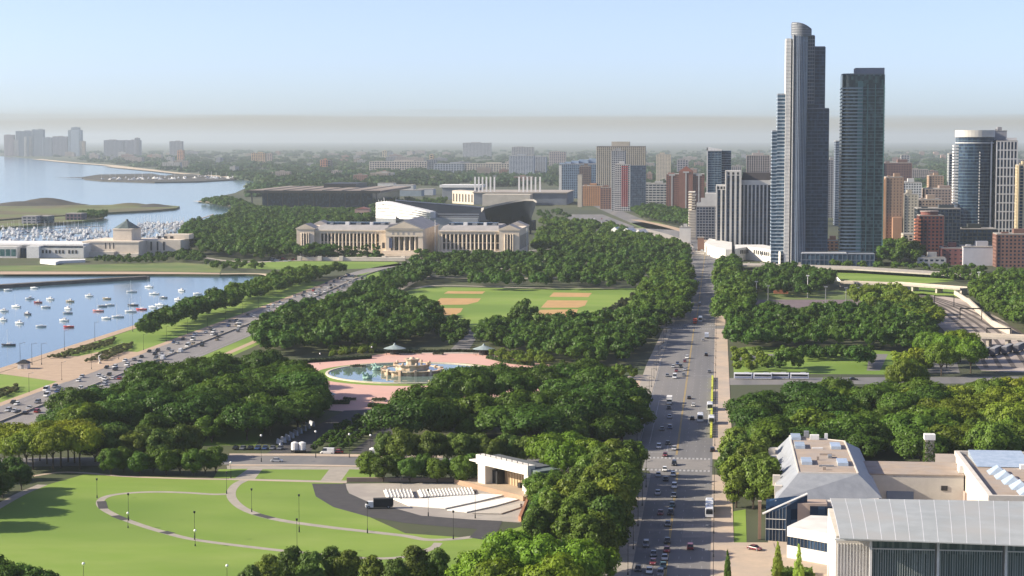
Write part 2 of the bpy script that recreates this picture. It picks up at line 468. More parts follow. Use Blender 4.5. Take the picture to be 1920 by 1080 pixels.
# ---- lake shore: promenade, lawns, the lake drive
def rect(x0, x1, y0, y1): return [(x0, y0), (x1, y0), (x1, y1), (x0, y1)]
sheet('seawall_promenade', rect(-367.4, -360.5, -300, 1400), 0.10, GRAVEL, thick=2.0)
sheet('promenade', PX([(0, 514.5), (0, 509), (250, 509.5), (340, 510.5), (412, 512), (412, 514.2), (330, 513.8)]), 0.06, GRAVEL)
sheet('lakeside_lawn', rect(-360, -319, 1010, 1560), 0.02, GRASS)
sheet('lakeside_lawn', rect(-360, -319, 600, 925), 0.02, GRASS)
sheet('lakeside_plaza', [(-360, 928), (-319, 900), (-314, 900), (-314, 1030), (-340, 1035), (-345, 1006), (-360, 1008)], 0.06, GRAVEL)
ribbon('footpath', [(-317, 500), (-317, 1300), (-318, 1640)], 4.5, 0.05, GRAVEL, curve=False)
ribbon('footpath', [(-340, 1035), (-345, 1120), (-346, 1300)], 2.0, 0.05, GRASS, curve=False)
lsd = [(-297, 300), (-297, 900), (-297, 1250), (-299, 1450), (-303, 1600), (-298, 1720), (-270, 1840), (-225, 1940), (-170, 2040)]
ribbon('lake_drive', lsd, 37, 0.03, mat('drive_concrete', (0.225, 0.21, 0.205), (0.18, 0.17, 0.168), 0.15, 0.85, detail=7, coords='World', stretch=(1.0, 0.06, 1), c3=(0.26, 0.24, 0.22), scale3=0.05))
sheet('drive_verge', [(-278, 940), (-262, 940), (-262, 1330), (-278, 1330)], 0.03, GRASS)
ribbon('footpath', [(-268, 900), (-268, 1100), (-267, 1330)], 4, 0.05, GRAVEL, curve=False)
ribbon('shore_road', PX([(428, 399), (470, 397.5), (560, 399)]), 14, 0.3, SAND)
for off, wd in ((-17.5, .25), (17.5, .25), (-1.2, .25), (1.2, .25)):
    ribbon('edge_line', [(x + off, y) for x, y in lsd], wd, 0.05, PAINTW)
mbd = MB()
for off in (-13.8, -10.2, -6.6, -3.6, 3.6, 6.6, 10.2, 13.8):
    y = 700
    while y < 1600: mbd.add([(-297 + off - .1, y, .05), (-297 + off + .1, y, .05), (-297 + off + .1, y + 3.5, .05), (-297 + off - .1, y + 3.5, .05)], [(0, 1, 2, 3)]); y += 11
o = mbd.build('lane_marks', PAINTW); o['kind'] = 'structure'
ribbon('median', [(x, y) for x, y in lsd], 0.7, 0.75, CONC, thick=0.75)

# ---- the avenue
AV_R = -1.2
sheet('avenue', [(-22.7, 300), (AV_R, 300), (AV_R, 2050), (-24, 2050), (-25, 1400), (-28, 1180), (-29.6, 1000), (-29.8, 735), (-26, 712), (-26, 694), (-22.7, 672)], 0.03, ASPH)
sheet('cross_street', PX([(-200, 861), (300, 856), (430, 855), (560, 855), (690, 857), (900, 860), (1203, 864.5), (1203, 882.5), (1000, 880), (690, 873), (560, 871), (430, 871), (300, 872), (-200, 878)]), 0.025, ASPH)
sheet('cross_street', PX([(1345, 864), (1920, 870), (2000, 870), (2000, 886), (1345, 882)]), 0.025, ASPH)
sheet('cross_street', [(-120, 1196), (60, 1200), (60, 1216), (-120, 1214)], 0.025, ASPH)
sheet('cross_street', PX([(1180, 703), (1236, 703), (1222, 735), (1150, 735)]), 0.026, WALK)
sheet('cross_street', PX([(1346, 709), (1920, 706), (1990, 706), (1990, 718), (1345, 722)]), 0.024, ASPH)
# kerbs and sidewalks
def walk(name, pts, m=WALK): return sheet(name, pts, 0.15, m, thick=0.15)
walk('sidewalk', [(AV_R, 300), (5.5, 300), (5.5, 672), (AV_R, 672)])
walk('sidewalk', [(AV_R, 706), (6.3, 704), (6.3, 1196), (AV_R, 1196)])
walk('sidewalk', [(AV_R, 1217), (5.5, 1217), (4.5, 2050), (AV_R, 2050)])
walk('sidewalk', [(-29.5, 300), (-22.7, 300), (-22.7, 672), (-29.5, 672)], PATHM)
walk('sidewalk', [(-37, 740), (-29.8, 738), (-29.6, 1000), (-28, 1192), (-33, 1192), (-36.5, 1000)], PATHM)
walk('sidewalk', [(-31.5, 1217), (-27.2, 1217), (-25, 1400), (-24, 2050), (-28.5, 2050), (-29.5, 1400)], PATHM)
walk('kerb_strip', PX([(430, 855), (560, 855), (690, 857), (830, 859), (830, 855), (690, 852.5), (560, 851), (430, 851)]))
walk('kerb_strip', PX([(430, 871.2), (560, 871.2), (690, 873.4), (690, 876), (560, 874), (430, 874)]))
walk('sidewalk', PX([(1158, 766), (1213, 766), (1206, 770.5), (1150, 770.5)]))
# paint: kerb-side lane lines, yellow centre, dashes, crosswalks
mb = MB()
def stripe(mb, x0, y0, x1, y1, w=0.15, z=0.05):
    l = math.hypot(x1 - x0, y1 - y0); nx, ny = -(y1 - y0) / l * w / 2, (x1 - x0) / l * w / 2
    mb.add([(x0 + nx, y0 + ny, z), (x0 - nx, y0 - ny, z), (x1 - nx, y1 - ny, z), (x1 + nx, y1 + ny, z)], [(0, 1, 2, 3)])
for d in (-.2, .2):
    stripe(mb, -13.4 + d, 300, -13.4 + d, 676, .22); stripe(mb, -14.6 + d, 714, -14.2 + d, 1194, .22); stripe(mb, -13.2 + d, 1220, -12.6 + d, 2000, .2)
o = mb.build('centre_line', PAINTY); o['kind'] = 'structure'
mb = MB()
for xl in (-19.6, -16.5, -10.1, -6.8, -3.6):
    y = 420
    while y < 672: stripe(mb, xl, y, xl, y + 3.2, .11); y += 11.5
for xl in (-25.6, -21.8, -18.2, -11.0, -7.6, -4.2):
    y = 722
    while y < 1190: stripe(mb, xl, y, xl, y + 3.2, .11); y += 11.5
for xl in (-20.4, -16.8, -9.6, -6.0):
    y = 1222
    while y < 1700: stripe(mb, xl, y, xl, y + 3.5, .18); y += 12
stripe(mb, -25.6, 740, -25.6, 860, .25); stripe(mb, -18.4, 722, -18.4, 742, .25)
stripe(mb, -29.4, 738, -29.3, 1190, .25); stripe(mb, -3.4, 790, -3.4, 860, .25)
for yy in (719, 667): stripe(mb, -29 if yy > 700 else -22.5, yy, -14.8, yy - .5, .5)
for yy in (1192, 1221, 958): stripe(mb, -27, yy, -2, yy, .5)
for ya, yb in ((704.5, 708), (678.5, 682)):
    x = -26.0
    while x < AV_R - .5:
        dy0 = -0.045 * (x + 14); mb.add([(x, ya + dy0, .052), (x + .75, ya + dy0, .052), (x + .75, yb + dy0, .052), (x, yb + dy0, .052)], [(0, 1, 2, 3)]); x += 1.45
for ya, yb in ((1193.5, 1196.5), (1215.5, 1218.5)):
    x = -27
    while x < AV_R: mb.add([(x, ya, .052), (x + .7, ya, .052), (x + .7, yb, .052), (x, yb, .052)], [(0, 1, 2, 3)]); x += 1.5
o = mb.build('road_markings', PAINTW); o['kind'] = 'structure'
# sunlit patches painted paler on the carriageway, plus its seams
sheet('sunlit_road_patch', PX([(1283, 982), (1336, 982), (1337, 1008), (1278, 1008)]), 0.041, mat('sunlit_and_seam_asphalt', (0.24, 0.225, 0.21), (0.20, 0.19, 0.18), 0.2, 0.9, coords='World'))
sheet('sunlit_road_patch', [(-26, 706), (-2, 704), (-2, 682), (-26, 684)], 0.041, MATS['sunlit_and_seam_asphalt'])
mb = MB()
for yy in (742, 768, 795, 826, 862, 905, 980, 1030, 1090): stripe(mb, -29.3, yy + .4, -1.4, yy - .3, .35, .043)
for yy in (560, 610, 640): stripe(mb, -22.5, yy + .4, -1.4, yy - .3, .3, .043)
o = mb.build('expansion_seams', MATS['sunlit_and_seam_asphalt']); o['kind'] = 'structure'

# ---- the field in front, its paths, the concert paving
sheet('lawn', PX([(-250, 1400), (-250, 985), (0, 952), (78, 912), (160, 889), (430, 899), (640, 904), (645, 908), (650, 950), (760, 1000), (900, 1010), (985, 985), (1000, 1400)]), 0.02, GRASS)
sheet('lawn', PX([(492, 880), (617, 880.5), (601, 901), (478, 898)]), 0.03, GRASS)
sheet('lawn', PX([(655, 880), (700, 881), (705, 901), (640, 901)]), 0.03, GRASS)
sheet('lawn', PX([(410, 880), (465, 879), (440, 897), (400, 897)]), 0.03, GRASS)
sheet('forecourt', PX([(425, 873), (700, 876), (655, 903), (640, 905), (500, 902), (430, 900)]), 0.025, PATHM)
PW = 2.6
ribbon('footpath', PX([(60, 893), (110, 886), (160, 887), (230, 893), (330, 897), (430, 899), (540, 902), (650, 905)]), 2.4, 0.045, WALK)
ribbon('footpath', PX([(-40, 972), (0, 948), (40, 926), (80, 909)]), 3.6, 0.04, PATHM)
ribbon('footpath', PX([(432, 926), (400, 927), (350, 924), (300, 922.5), (250, 924), (208, 929), (189, 938), (191, 951), (213, 965), (250, 980), (300, 996), (365, 1012), (480, 1027), (600, 1040), (690, 1047), (760, 1044), (810, 1028), (822, 1018)]), PW, 0.04, PATHM)
ribbon('footpath', PX([(462, 899), (444, 908), (434, 921), (436, 936), (455, 953), (490, 967), (540, 978), (620, 989), (690, 997), (760, 1005), (800, 1012), (850, 1011), (900, 1005)]), PW + .5, 0.043, PATHM)
sheet('concert_paving', PX([(645, 907), (870, 905), (985, 931), (1010, 935), (975, 980), (880, 974), (790, 967), (740, 953), (690, 941), (655, 926)]), 0.04, mat('concert_concrete', (0.40, 0.36, 0.31), (0.34, 0.31, 0.27), .2, .9, coords='World', c3=(.30, .27, .24), scale3=.06))
sheet('service_road', PX([(585, 907), (648, 907), (652, 924), (690, 941), (740, 953), (790, 967), (880, 974), (942, 977), (932, 1000), (905, 1012), (880, 1008), (895, 992), (850, 989), (760, 981), (690, 969), (625, 951), (592, 931)]), 0.045, ASPHD)
for pth in ([(215, 967), (236, 975)], [(190, 940), (194, 954)], [(480, 964), (510, 972)], [(306, 997), (322, 1001)]):
    ribbon('path_patch', PX(pth), PW + .4, 0.052, ASPHD, curve=False)

# ---- the fountain plaza and its approaches
FC = G(768, 712)
sheet('fountain_plaza', PX([(556, 682), (600, 676), (690, 668), (740, 660), (860, 657), (930, 664), (1000, 680), (1060, 688), (1100, 700), (1190, 712), (1215, 735), (1100, 745), (960, 740), (880, 752), (770, 775), (690, 775), (600, 768), (560, 745)]), 0.03, PINK)
sheet('plaza_walk', PX([(690, 657), (1000, 660), (1000, 664), (700, 662)]), 0.05, CONC)
sheet('approach_road', PX([(645, 770), (700, 768), (575, 850), (500, 850)]), 0.04, ASPHD)
sheet('approach_road', PX([(720, 800), (760, 790), (735, 850), (655, 850)]), 0.04, ASPHD)
sheet('approach_road', PX([(845, 655), (880, 655), (905, 615), (885, 615)]), 0.04, ASPH)
sheet('grove_lawn', PX([(400, 800), (500, 800), (480, 835), (380, 835)]), 0.03, GRASS)
sheet('grove_lawn', PX([(860, 775), (1020, 772), (1010, 783), (860, 786)]), 0.03, GRASS)
sheet('grove_lawn', PX([(860, 792), (1000, 790), (990, 797), (860, 799)]), 0.03, GRASS)
# ---- ball fields and lawns farther off
sheet('ball_field', PX([(740, 555), (765, 545), (800, 538), (1000, 541), (1195, 541), (1180, 575), (1150, 600), (1050, 612), (900, 615), (815, 612), (800, 590), (780, 568)]), 0.03, GRASS)
for pts in ([(832, 550.5), (840, 546), (910, 546.5), (904, 551)], [(812, 572), (826, 559), (902, 559.5), (896, 566), (876, 571)],
            [(819, 592), (826, 577.5), (868, 578), (864, 585), (852, 591.5)], [(800, 607), (808, 598), (830, 599), (822, 607)],
            [(1030, 556.5), (1038, 548.5), (1110, 549.5), (1103, 557)], [(1014, 577), (1027, 563), (1102, 563.5), (1097, 573), (1084, 577)],
            [(1004, 594), (1012, 581), (1084, 580), (1080, 588), (1060, 594)]):
    sheet('infield', PX(pts), 0.06, DIRT)
ribbon('ball_field_path', PX([(775, 541), (830, 535), (1000, 540), (1190, 540)]), 6, 0.05, PATHM)
ribbon('approach_road', PX([(1190, 588), (1200, 565), (1208, 545), (1215, 538)]), 9, 0.05, PATHM)
ribbon('approach_road', PX([(720, 560), (745, 545), (780, 527), (820, 517)]), 6, 0.05, PATHM)
sheet('museum_lawn', PX([(470, 492), (560, 490), (740, 491), (760, 497), (700, 503), (600, 506), (500, 505), (440, 502)]), 0.03, GRASS)
sheet('museum_lawn', PX([(655, 519), (690, 511), (740, 507), (760, 509), (720, 517), (680, 523)]), 0.05, GRASS)
sheet('aquarium_lawn', PX([(-200, 500), (130, 497), (330, 492), (420, 498), (412, 511), (250, 508), (-200, 508)]), 0.03, GRASS2)
ribbon('terrace_road', PX([(480, 492), (560, 488.5), (760, 489), (900, 491), (1000, 487)]), 9, 0.06, CONC)
ribbon('terrace_road', PX([(340, 470), (400, 486), (470, 491), (540, 490)]), 7, 0.05, CONC)
# ---- west of the avenue
sheet('west_lawn', PX([(1370, 960), (1398, 955), (1400, 1018), (1368, 1018)]), 0.04, GRASS)
sheet('west_lawn', PX([(1372, 655), (1400, 650), (1620, 655), (1740, 665), (1760, 690), (1720, 703), (1376, 700)]), 0.03, GRASS)
sheet('garden_walk', PX([(1380, 664), (1470, 664), (1470, 677), (1380, 677)]), 0.04, ASPH)
sheet('garden_walk', PX([(1630, 664), (1665, 664), (1650, 695), (1625, 695)]), 0.045, ASPH)
sheet('garden_walk', PX([(1735, 668), (1790, 664), (1800, 700), (1740, 700)]), 0.045, ASPH)
sheet('tennis_lawn', PX([(1420, 545), (1630, 545), (1640, 562), (1420, 562)]), 0.03, GRASS2)
sheet('tennis_court', PX([(1412, 562), (1650, 562), (1640, 577), (1405, 577)]), 0.05, mat('court', (0.17, 0.13, 0.14), (0.14, 0.11, 0.12), .1, .9, coords='World'))
sheet('ridge_lawn', PX([(1560, 505), (1780, 512), (1790, 527), (1740, 531), (1580, 529)]), 0.03, GRASS)
sheet('ridge_lawn', PX([(1690, 538), (1790, 541), (1800, 556), (1720, 553)]), 0.03, GRASS)
BALLAST = mat('rail_ballast', (0.47, 0.40, 0.35), (0.37, 0.32, 0.28), 0.08, 0.95, coords='World', detail=7, c3=(0.22, 0.19, 0.17), scale3=.02)
sheet('rail_yard', PX([(1690, 552), (1730, 550), (1810, 562), (1880, 600), (1935, 640), (1990, 690), (1990, 700), (1840, 695), (1800, 650), (1740, 590)]), 0.03, BALLAST)
sheet('forecourt', PX([(1345, 1018), (1450, 1018), (1475, 1100), (1340, 1100)]), 0.16, WALK)
sheet('museum_court', PX([(1440, 1010), (1640, 1010), (1640, 1180), (1440, 1180)]), 0.04, WALK)
# streets and parking beyond the museum
ribbon('south_street', [(-11, 2040), (-14, 2150), (-40, 2350), (-90, 2600), (-150, 3000), (-250, 3700)], 30, 0.05, ASPH)
sheet('bus_yard', PX([(1180, 428), (1260, 430), (1330, 455), (1350, 480), (1300, 480), (1240, 455), (1150, 440)]), 0.04, CONC)
ribbon('rail_cut', PX([(1190, 412), (1240, 422), (1290, 436), (1330, 455)]), 14, 0.08, GRAVEL)
sheet('rough_lot', PX([(1180, 418), (1230, 415), (1280, 432), (1200, 428)]), 0.05, GRASS2)
sheet('car_park', PX([(1060, 402), (1130, 402), (1190, 425), (1150, 436), (1080, 428)]), 0.05, ASPH)
for pth in ([(800, 519), (900, 522), (1050, 521), (1230, 515)], [(930, 503), (1010, 506), (1120, 500)], [(1040, 490), (1120, 484), (1200, 482)], [(1085, 478), (1110, 468), (1135, 462)]):
    ribbon('park_road', PX(pth), 9, 0.05, CONC)
# ================================================================== trees
def crown_geo(seed, Rr, Hc, z0, nclump, nleaf, leaf, style):
    """leafy crown: clumps of small leaf faces spread over a dome, plus a lumpy inner mass. returns verts, quads"""
    g = np.random.default_rng(seed)
    C, RC = [], []
    tries = 0
    while len(C) < nclump and tries < 4000:
        tries += 1
        u = g.normal(size=3); u /= np.linalg.norm(u)
        if style == 'spread':
            if u[2] < -0.25: continue
            k = g.uniform(0.62, 0.86); p = np.array([u[0] * Rr * k, u[1] * Rr * k, z0 + Hc * 0.38 + u[2] * Hc * 0.50 * k]); r = Rr * g.uniform(0.22, 0.38)
        elif style == 'round':
            k = g.uniform(0.55, 0.8); p = np.array([u[0] * Rr * k, u[1] * Rr * k, z0 + Hc * 0.5 + u[2] * Hc * 0.46 * k]); r = Rr * g.uniform(0.26, 0.42)
        elif style == 'column':
            t = g.uniform(0, 1); prof = math.sin(math.pi * (0.12 + 0.80 * t)) ** 0.7; a = g.uniform(0, 2 * math.pi); k = g.uniform(0.35, 0.72)
            p = np.array([math.cos(a) * Rr * prof * k, math.sin(a) * Rr * prof * k, z0 + Hc * (0.08 + 0.84 * t)]); r = Rr * g.uniform(0.28, 0.46) * (0.6 + 0.5 * prof)
        else:  # cone
            t = g.uniform(0, 1) ** 1.3; prof = (1 - t) ** 0.8; a = g.uniform(0, 2 * math.pi); k = g.uniform(0.4, 0.75)
            p = np.array([math.cos(a) * Rr * prof * k, math.sin(a) * Rr * prof * k, z0 + Hc * (0.06 + 0.86 * t)]); r = Rr * (0.18 + 0.32 * prof)
        if any(np.linalg.norm(p - q) < 0.55 * min(r, s) for q, s in zip(C, RC)): continue
        C.append(p); RC.append(r)
    C = np.array(C); RC = np.array(RC)
    cen = np.array([0, 0, z0 + Hc * 0.4])
    w = RC ** 2; cnt = np.maximum(6, (nleaf * w / w.sum()).astype(int))
    P, Nn = [], []
    for c, r, n in zip(C, RC, cnt):
        d = g.normal(size=(n * 2, 3)); d[:, 2] += 0.25; d /= np.linalg.norm(d, axis=1)[:, None]
        p = c + d * (r * g.uniform(0.72, 1.10, size=(n * 2, 1))) * np.array([1, 1, 0.85])
        keep = np.ones(len(p), bool)
        for c2, r2 in zip(C, RC):
            if c2 is c: continue
            keep &= np.linalg.norm(p - c2, axis=1) > r2 * 0.74
        p = p[keep][:n]; d = d[keep][:n]
        out = p - cen; out /= np.linalg.norm(out, axis=1)[:, None] + 1e-6
        nn = d * 0.75 + out * 0.35 + g.normal(size=d.shape) * 0.32
        nn /= np.linalg.norm(nn, axis=1)[:, None]
        P.append(p); Nn.append(nn)
    P = np.concatenate(P); Nn = np.concatenate(Nn); n = len(P)
    t = np.cross(Nn, g.normal(size=(n, 3))); t /= np.linalg.norm(t, axis=1)[:, None] + 1e-6
    b = np.cross(Nn, t)
    s1 = leaf * g.uniform(0.55, 1.35, size=(n, 1)); s2 = leaf * g.uniform(0.45, 1.0, size=(n, 1))
    V = np.stack([P - t * s1 - b * s2 * .4, P - t * s1 * .2 - b * s2, P + t * s1 + b * s2 * .3, P + t * s1 * .1 + b * s2], axis=1).reshape(-1, 3)
    Q = np.arange(4 * n).reshape(-1, 4)
    # inner mass: a low lumpy ball per clump
    nu, nv = 6, 4
    for c, r in zip(C, RC):
        ring = []
        for j in range(nv + 1):
            th = math.pi * j / nv
            for i in range(nu):
                ph = 2 * math.pi * (i + 0.5 * j) / nu; rr = r * 0.74 * g.uniform(0.85, 1.1)
                ring.append(c + rr * np.array([math.sin(th) * math.cos(ph), math.sin(th) * math.sin(ph), math.cos(th) * 0.85]))
        q = [(j * nu + i, (j + 1) * nu + i, (j + 1) * nu + (i + 1) % nu, j * nu + (i + 1) % nu) for j in range(nv) for i in range(nu)]
        Q = np.concatenate([Q, np.array(q) + len(V)]); V = np.concatenate([V, np.array(ring)])
    return V, Q

def trunk_mesh(seed, h, z0, Rr, r=0.35):
    g = random.Random(seed); mb = MB()
    mb.tube((0, 0, -0.3), (g.uniform(-.2, .2), g.uniform(-.2, .2), z0 + .5), r, r * .7, 7)
    for i in range(6):
        a = i * 2 * math.pi / 6 + g.uniform(-.4, .4); k = g.uniform(.35, .6)
        mid = (math.cos(a) * Rr * k * .45, math.sin(a) * Rr * k * .45, z0 + h * .15 + g.uniform(0, 1))
        mb.tube((0, 0, z0 * g.uniform(.75, 1.0)), mid, r * .5, r * .32, 5)
        mb.tube(mid, (math.cos(a) * Rr * k, math.sin(a) * Rr * k, z0 + h * .45), r * .32, r * .12, 4)
    return mb.mesh('trunk', BARK)

PROTO = {}
def proto(kind, n, Rr, Hc, z0, nclump, nleaf, leaf, style):
    L = []
    for i in range(n):
        V, Q = crown_geo(hash((kind, i)) % 9999 if False else 100 * len(PROTO) + i + 11, Rr, Hc, z0, nclump, nleaf, leaf, style)
        L.append((np_mesh('crown', V, Q, LEAF), trunk_mesh(i * 7 + len(PROTO), Hc, z0, Rr), V, Q))
    PROTO[kind] = L
proto('spread', 6, 8.0, 10.5, 3.6, 34, 4200, 0.42, 'spread')     # broad dark park trees, 14 m
proto('round', 5, 5.8, 11.0, 1.4, 26, 3000, 0.38, 'round')       # rounded trees, 12.5 m
proto('column', 5, 4.6, 12.5, 2.0, 34, 3400, 0.38, 'column')     # upright trees, 14 m
proto('vase', 4, 8.5, 9.0, 6.0, 34, 3600, 0.42, 'spread')        # high-headed trees with bare trunks, 15 m
proto('cone', 3, 4.2, 13.0, 1.4, 30, 2200, 0.42, 'cone')
proto('mid', 6, 6.5, 9.8, 2.6, 16, 620, 0.72, 'spread')
proto('midround', 5, 5.2, 10.5, 2.0, 14, 520, 0.70, 'round')
proto('midcone', 3, 3.8, 12.0, 1.2, 14, 420, 0.62, 'cone')
proto('far', 4, 9.0, 9.0, 1.5, 9, 120, 1.7, 'spread')
proto('clump', 4, 28.0, 10.0, 0.5, 12, 120, 3.4, 'spread')

NTREE = [0]
def tint(base, var=0.14):
    k = 1 + random.uniform(-var, var); h = random.uniform(-var, var) * .5
    return (max(0, base[0] * k * (1 + h)), base[1] * k, max(0, base[2] * k * (1 - h)))
def tree(kind, x, y, h, color, label, group, name='broadleaf_tree', w=1.0, z=0.0):
    P = PROTO[kind]; i = random.randrange(len(P))
    ref = {'spread': 14.0, 'round': 12.5, 'column': 14.4, 'vase': 15.0, 'cone': 14.3, 'mid': 12.3, 'midround': 12.4, 'midcone': 13.2}[kind]
    s = h / ref
    t = thing(name, label, 'tree', (x, y, z), random.uniform(0, 6.28), group, (s * w, s * w, s))
    link('trunk', P[i][1], t)
    link('crown', P[i][0], t, tint(color, .26))
    NTREE[0] += 1
    return t
def scatter(poly, spacing, maxn=9999, jitter=0.9):
    "even but irregular planting inside a world polygon"
    xs = [p[0] for p in poly]; ys = [p[1] for p in poly]; pts = []
    r = random.Random(int(abs(sum(xs)) * 10) % 100000)
    area = (max(xs) - min(xs)) * (max(ys) - min(ys)); fails = 0
    cell = {}
    while fails < 900 and len(pts) < maxn:
        p = (r.uniform(min(xs), max(xs)), r.uniform(min(ys), max(ys)))
        if not inside(p, poly): continue
        k = (int(p[0] // spacing), int(p[1] // spacing)); ok = True
        for a in (-1, 0, 1):
            for b in (-1, 0, 1):
                for q in cell.get((k[0] + a, k[1] + b), ()):
                    if (p[0] - q[0]) ** 2 + (p[1] - q[1]) ** 2 < spacing ** 2: ok = False
        if ok: pts.append(p); cell.setdefault(k, []).append(p); fails = 0
        else: fails += 1
    return pts
def grove(poly_px, spacing, h, color, label, group, kind='spread', hv=0.15, w=1.0, name='broadleaf_tree', holes=()):
    pts = scatter(PX(poly_px), spacing)
    hs = [PX(q) for q in holes]
    for p in pts:
        if any(inside(p, q) for q in hs): continue
        xs = sorted(q[0] for q in pts); ys = sorted(q[1] for q in pts); n = len(pts)
        part = ('front', 'middle', 'rear')[sum(p[1] > ys[n * k // 3] for k in (1, 2))] + ' ' + ('left', 'centre', 'right')[sum(p[0] > xs[n * k // 3] for k in (1, 2))] + ' part'
        odd = random.random() < .16 and kind == 'spread'
        col = tuple(c * f for c, f in zip(color, (1.7, 1.45, 1.2))) if odd else color
        tree('round' if odd else kind, p[0], p[1], h * random.uniform(1 - hv, 1 + hv), col, label.replace('broad dark green tree', 'rounded lighter green tree').replace('broad green tree', 'rounded lighter green tree').replace('broad light green tree', 'rounded pale green tree') + ', ' + part if odd else label + ', ' + part, group, name, w * random.uniform(.9, 1.15))
def row(pts_px, h, color, label, group, kind='round', hv=0.08, w=1.0, name='broadleaf_tree'):
    for p in pts_px:
        x, y = G(*p); tree(kind, x, y, h * random.uniform(1 - hv, 1 + hv), color, label, group, name, w * random.uniform(.92, 1.1))
def mass(name, pts, kinds, h, color, label, hv=0.2, w=1.0, cvar=0.2, zs=None):
    "a wood that reads as one mass: many trees in one mesh"
    refs = {'mid': 12.3, 'midround': 12.4, 'midcone': 13.2, 'far': 10.5, 'clump': 10.5, 'spread': 14.0, 'round': 12.5}
    VV, QQ, CC = [], [], []; nb = 0
    for k_, (x, y) in enumerate(pts):
        kd = random.choice(kinds); P = random.choice(PROTO[kd]); V, Q = P[2], P[3]
        s = h * random.uniform(1 - hv, 1 + hv) / refs[kd]; a = random.uniform(0, 6.28); ww = s * w * random.uniform(.9, 1.15)
        c_, s_ = math.cos(a), math.sin(a)
        V2 = np.stack([(V[:, 0] * c_ - V[:, 1] * s_) * ww + x, (V[:, 0] * s_ + V[:, 1] * c_) * ww + y, V[:, 2] * s + (zs[k_] if zs else 0)], axis=1)
        VV.append(V2); QQ.append(Q + nb); nb += len(V)
        CC.append(np.tile(np.array([*tint(color, cvar), 1.0]), (len(V), 1)))
    me = np_mesh(name, np.concatenate(VV), np.concatenate(QQ), LEAF_A, np.concatenate(CC))
    o = link(name, me); tag(o, label, 'trees', None, 'stuff')
    return o
# ------------------------------------------------------------------ planting
DK = (0.055, 0.110, 0.016); MD = (0.076, 0.136, 0.018); LT = (0.125, 0.182, 0.022); YG = (0.175, 0.225, 0.020); OL = (0.095, 0.142, 0.024); BG = (0.120, 0.195, 0.016)
grove([(100, 826), (150, 795), (250, 757), (330, 737), (420, 724), (520, 727), (560, 743), (588, 785), (572, 806), (520, 822), (425, 830), (300, 838), (170, 845)], 13.2, 15,
      DK, 'broad dark green tree in the dense grove left of the fountain', 'trees of the grove left of the fountain', hv=.27, w=1.2)
row([(178, 866), (214, 864), (247, 866), (272, 861), (300, 866), (338, 862), (356, 858)], 13.5, OL, 'olive green upright tree in the row behind the low trees bordering the lawn', 'second row of trees behind the lawn', 'round')
row([(208, 890), (232, 886), (262, 891), (288, 887), (312, 891), (338, 888), (362, 892), (385, 888), (405, 886)], 9.6, MD, 'low rounded tree in the front row edging the lawn, left of the cross street', 'front row of trees edging the lawn', 'round')
row([(8, 876), (36, 868), (62, 880), (88, 870), (114, 878), (140, 868), (-18, 868), (150, 880), (22, 866), (75, 864), (128, 866), (50, 884), (100, 884)], 15, YG, 'tall yellow green tree with bare trunk at the left end of the lawn', 'bare trunked trees left of the lawn', 'vase', w=.95)
row([(-40, 928), (-75, 962), (-95, 990), (-60, 945)], 15, DK, 'tall dark tree beyond the left edge throwing shadow on the lawn', 'tall trees at the left edge', 'spread')
row([(-30, 905), (5, 935), (40, 918), (-20, 950), (25, 900)], 9, DK, 'dark bushy tree beside the path at the left edge', 'bushy trees at the left edge', 'round')
row([(12, 1146), (48, 1140), (82, 1148), (-15, 1130)], 12.5, DK, 'dark tree top rising into the bottom left corner', 'tree tops in the bottom left corner', 'round', w=.95)
row([(505, 1135), (548, 1118), (585, 1128), (622, 1112), (655, 1122), (700, 1130), (742, 1138), (778, 1124), (820, 1124), (470, 1150)], 13.0, OL, 'dark olive tree in the row along the bottom edge below the lawn', 'row of trees along the bottom edge', 'column', w=.95)
row([(905, 1130), (960, 1112), (1015, 1120), (1070, 1128), (1110, 1120), (935, 1160), (1040, 1165)], 16, BG, 'large bright green tree at the bottom beside the avenue', 'bright green trees at the bottom beside the avenue', 'spread', w=.9)
for i, (px, py, h) in enumerate([(1150, 925, 18), (1128, 930, 17), (1170, 945, 18), (1140, 960, 19), (1100, 945, 16), (1155, 985, 19), (1115, 985, 18), (1085, 970, 16), (1145, 1015, 19),
                                 (1100, 1020, 18), (1060, 1000, 16), (1135, 1050, 18), (1075, 1045, 17), (1040, 1030, 15), (1030, 1005, 14), (1005, 1035, 13), (1100, 1080, 17), (1178, 905, 15), (1165, 968, 17), (1152, 1040, 17), (1125, 1075, 17), (1160, 1005, 18), (1190, 895, 13)]):
    x, y = G(px, py); tree('column', x, y, h, tint((.092, .150, .024) if i % 2 else (.12, .172, .022), .1), 'tall upright tree in the double row left of the avenue near the bandshell', 'tall trees left of the avenue', w=1.05)
row([(1035, 898), (1075, 893), (1105, 902), (1060, 912)], 16.5, BG, 'broad bright green tree behind the bandshell', 'bright green trees behind the bandshell', 'spread', w=.85)
row([(694, 898), (718, 904), (745, 900), (768, 905), (795, 901), (820, 906), (846, 902), (868, 907), (885, 902)], 9.8, MD, 'low rounded tree in the row behind the concert seating', 'row of trees behind the concert seating', 'round')
row([(722, 868), (752, 872), (782, 868), (810, 873), (840, 869), (868, 873), (898, 869), (925, 874), (955, 870), (985, 872)], 12.8, OL, 'olive green upright tree in the second row behind the concert seating', 'second row behind the concert seating', 'round', w=.95)
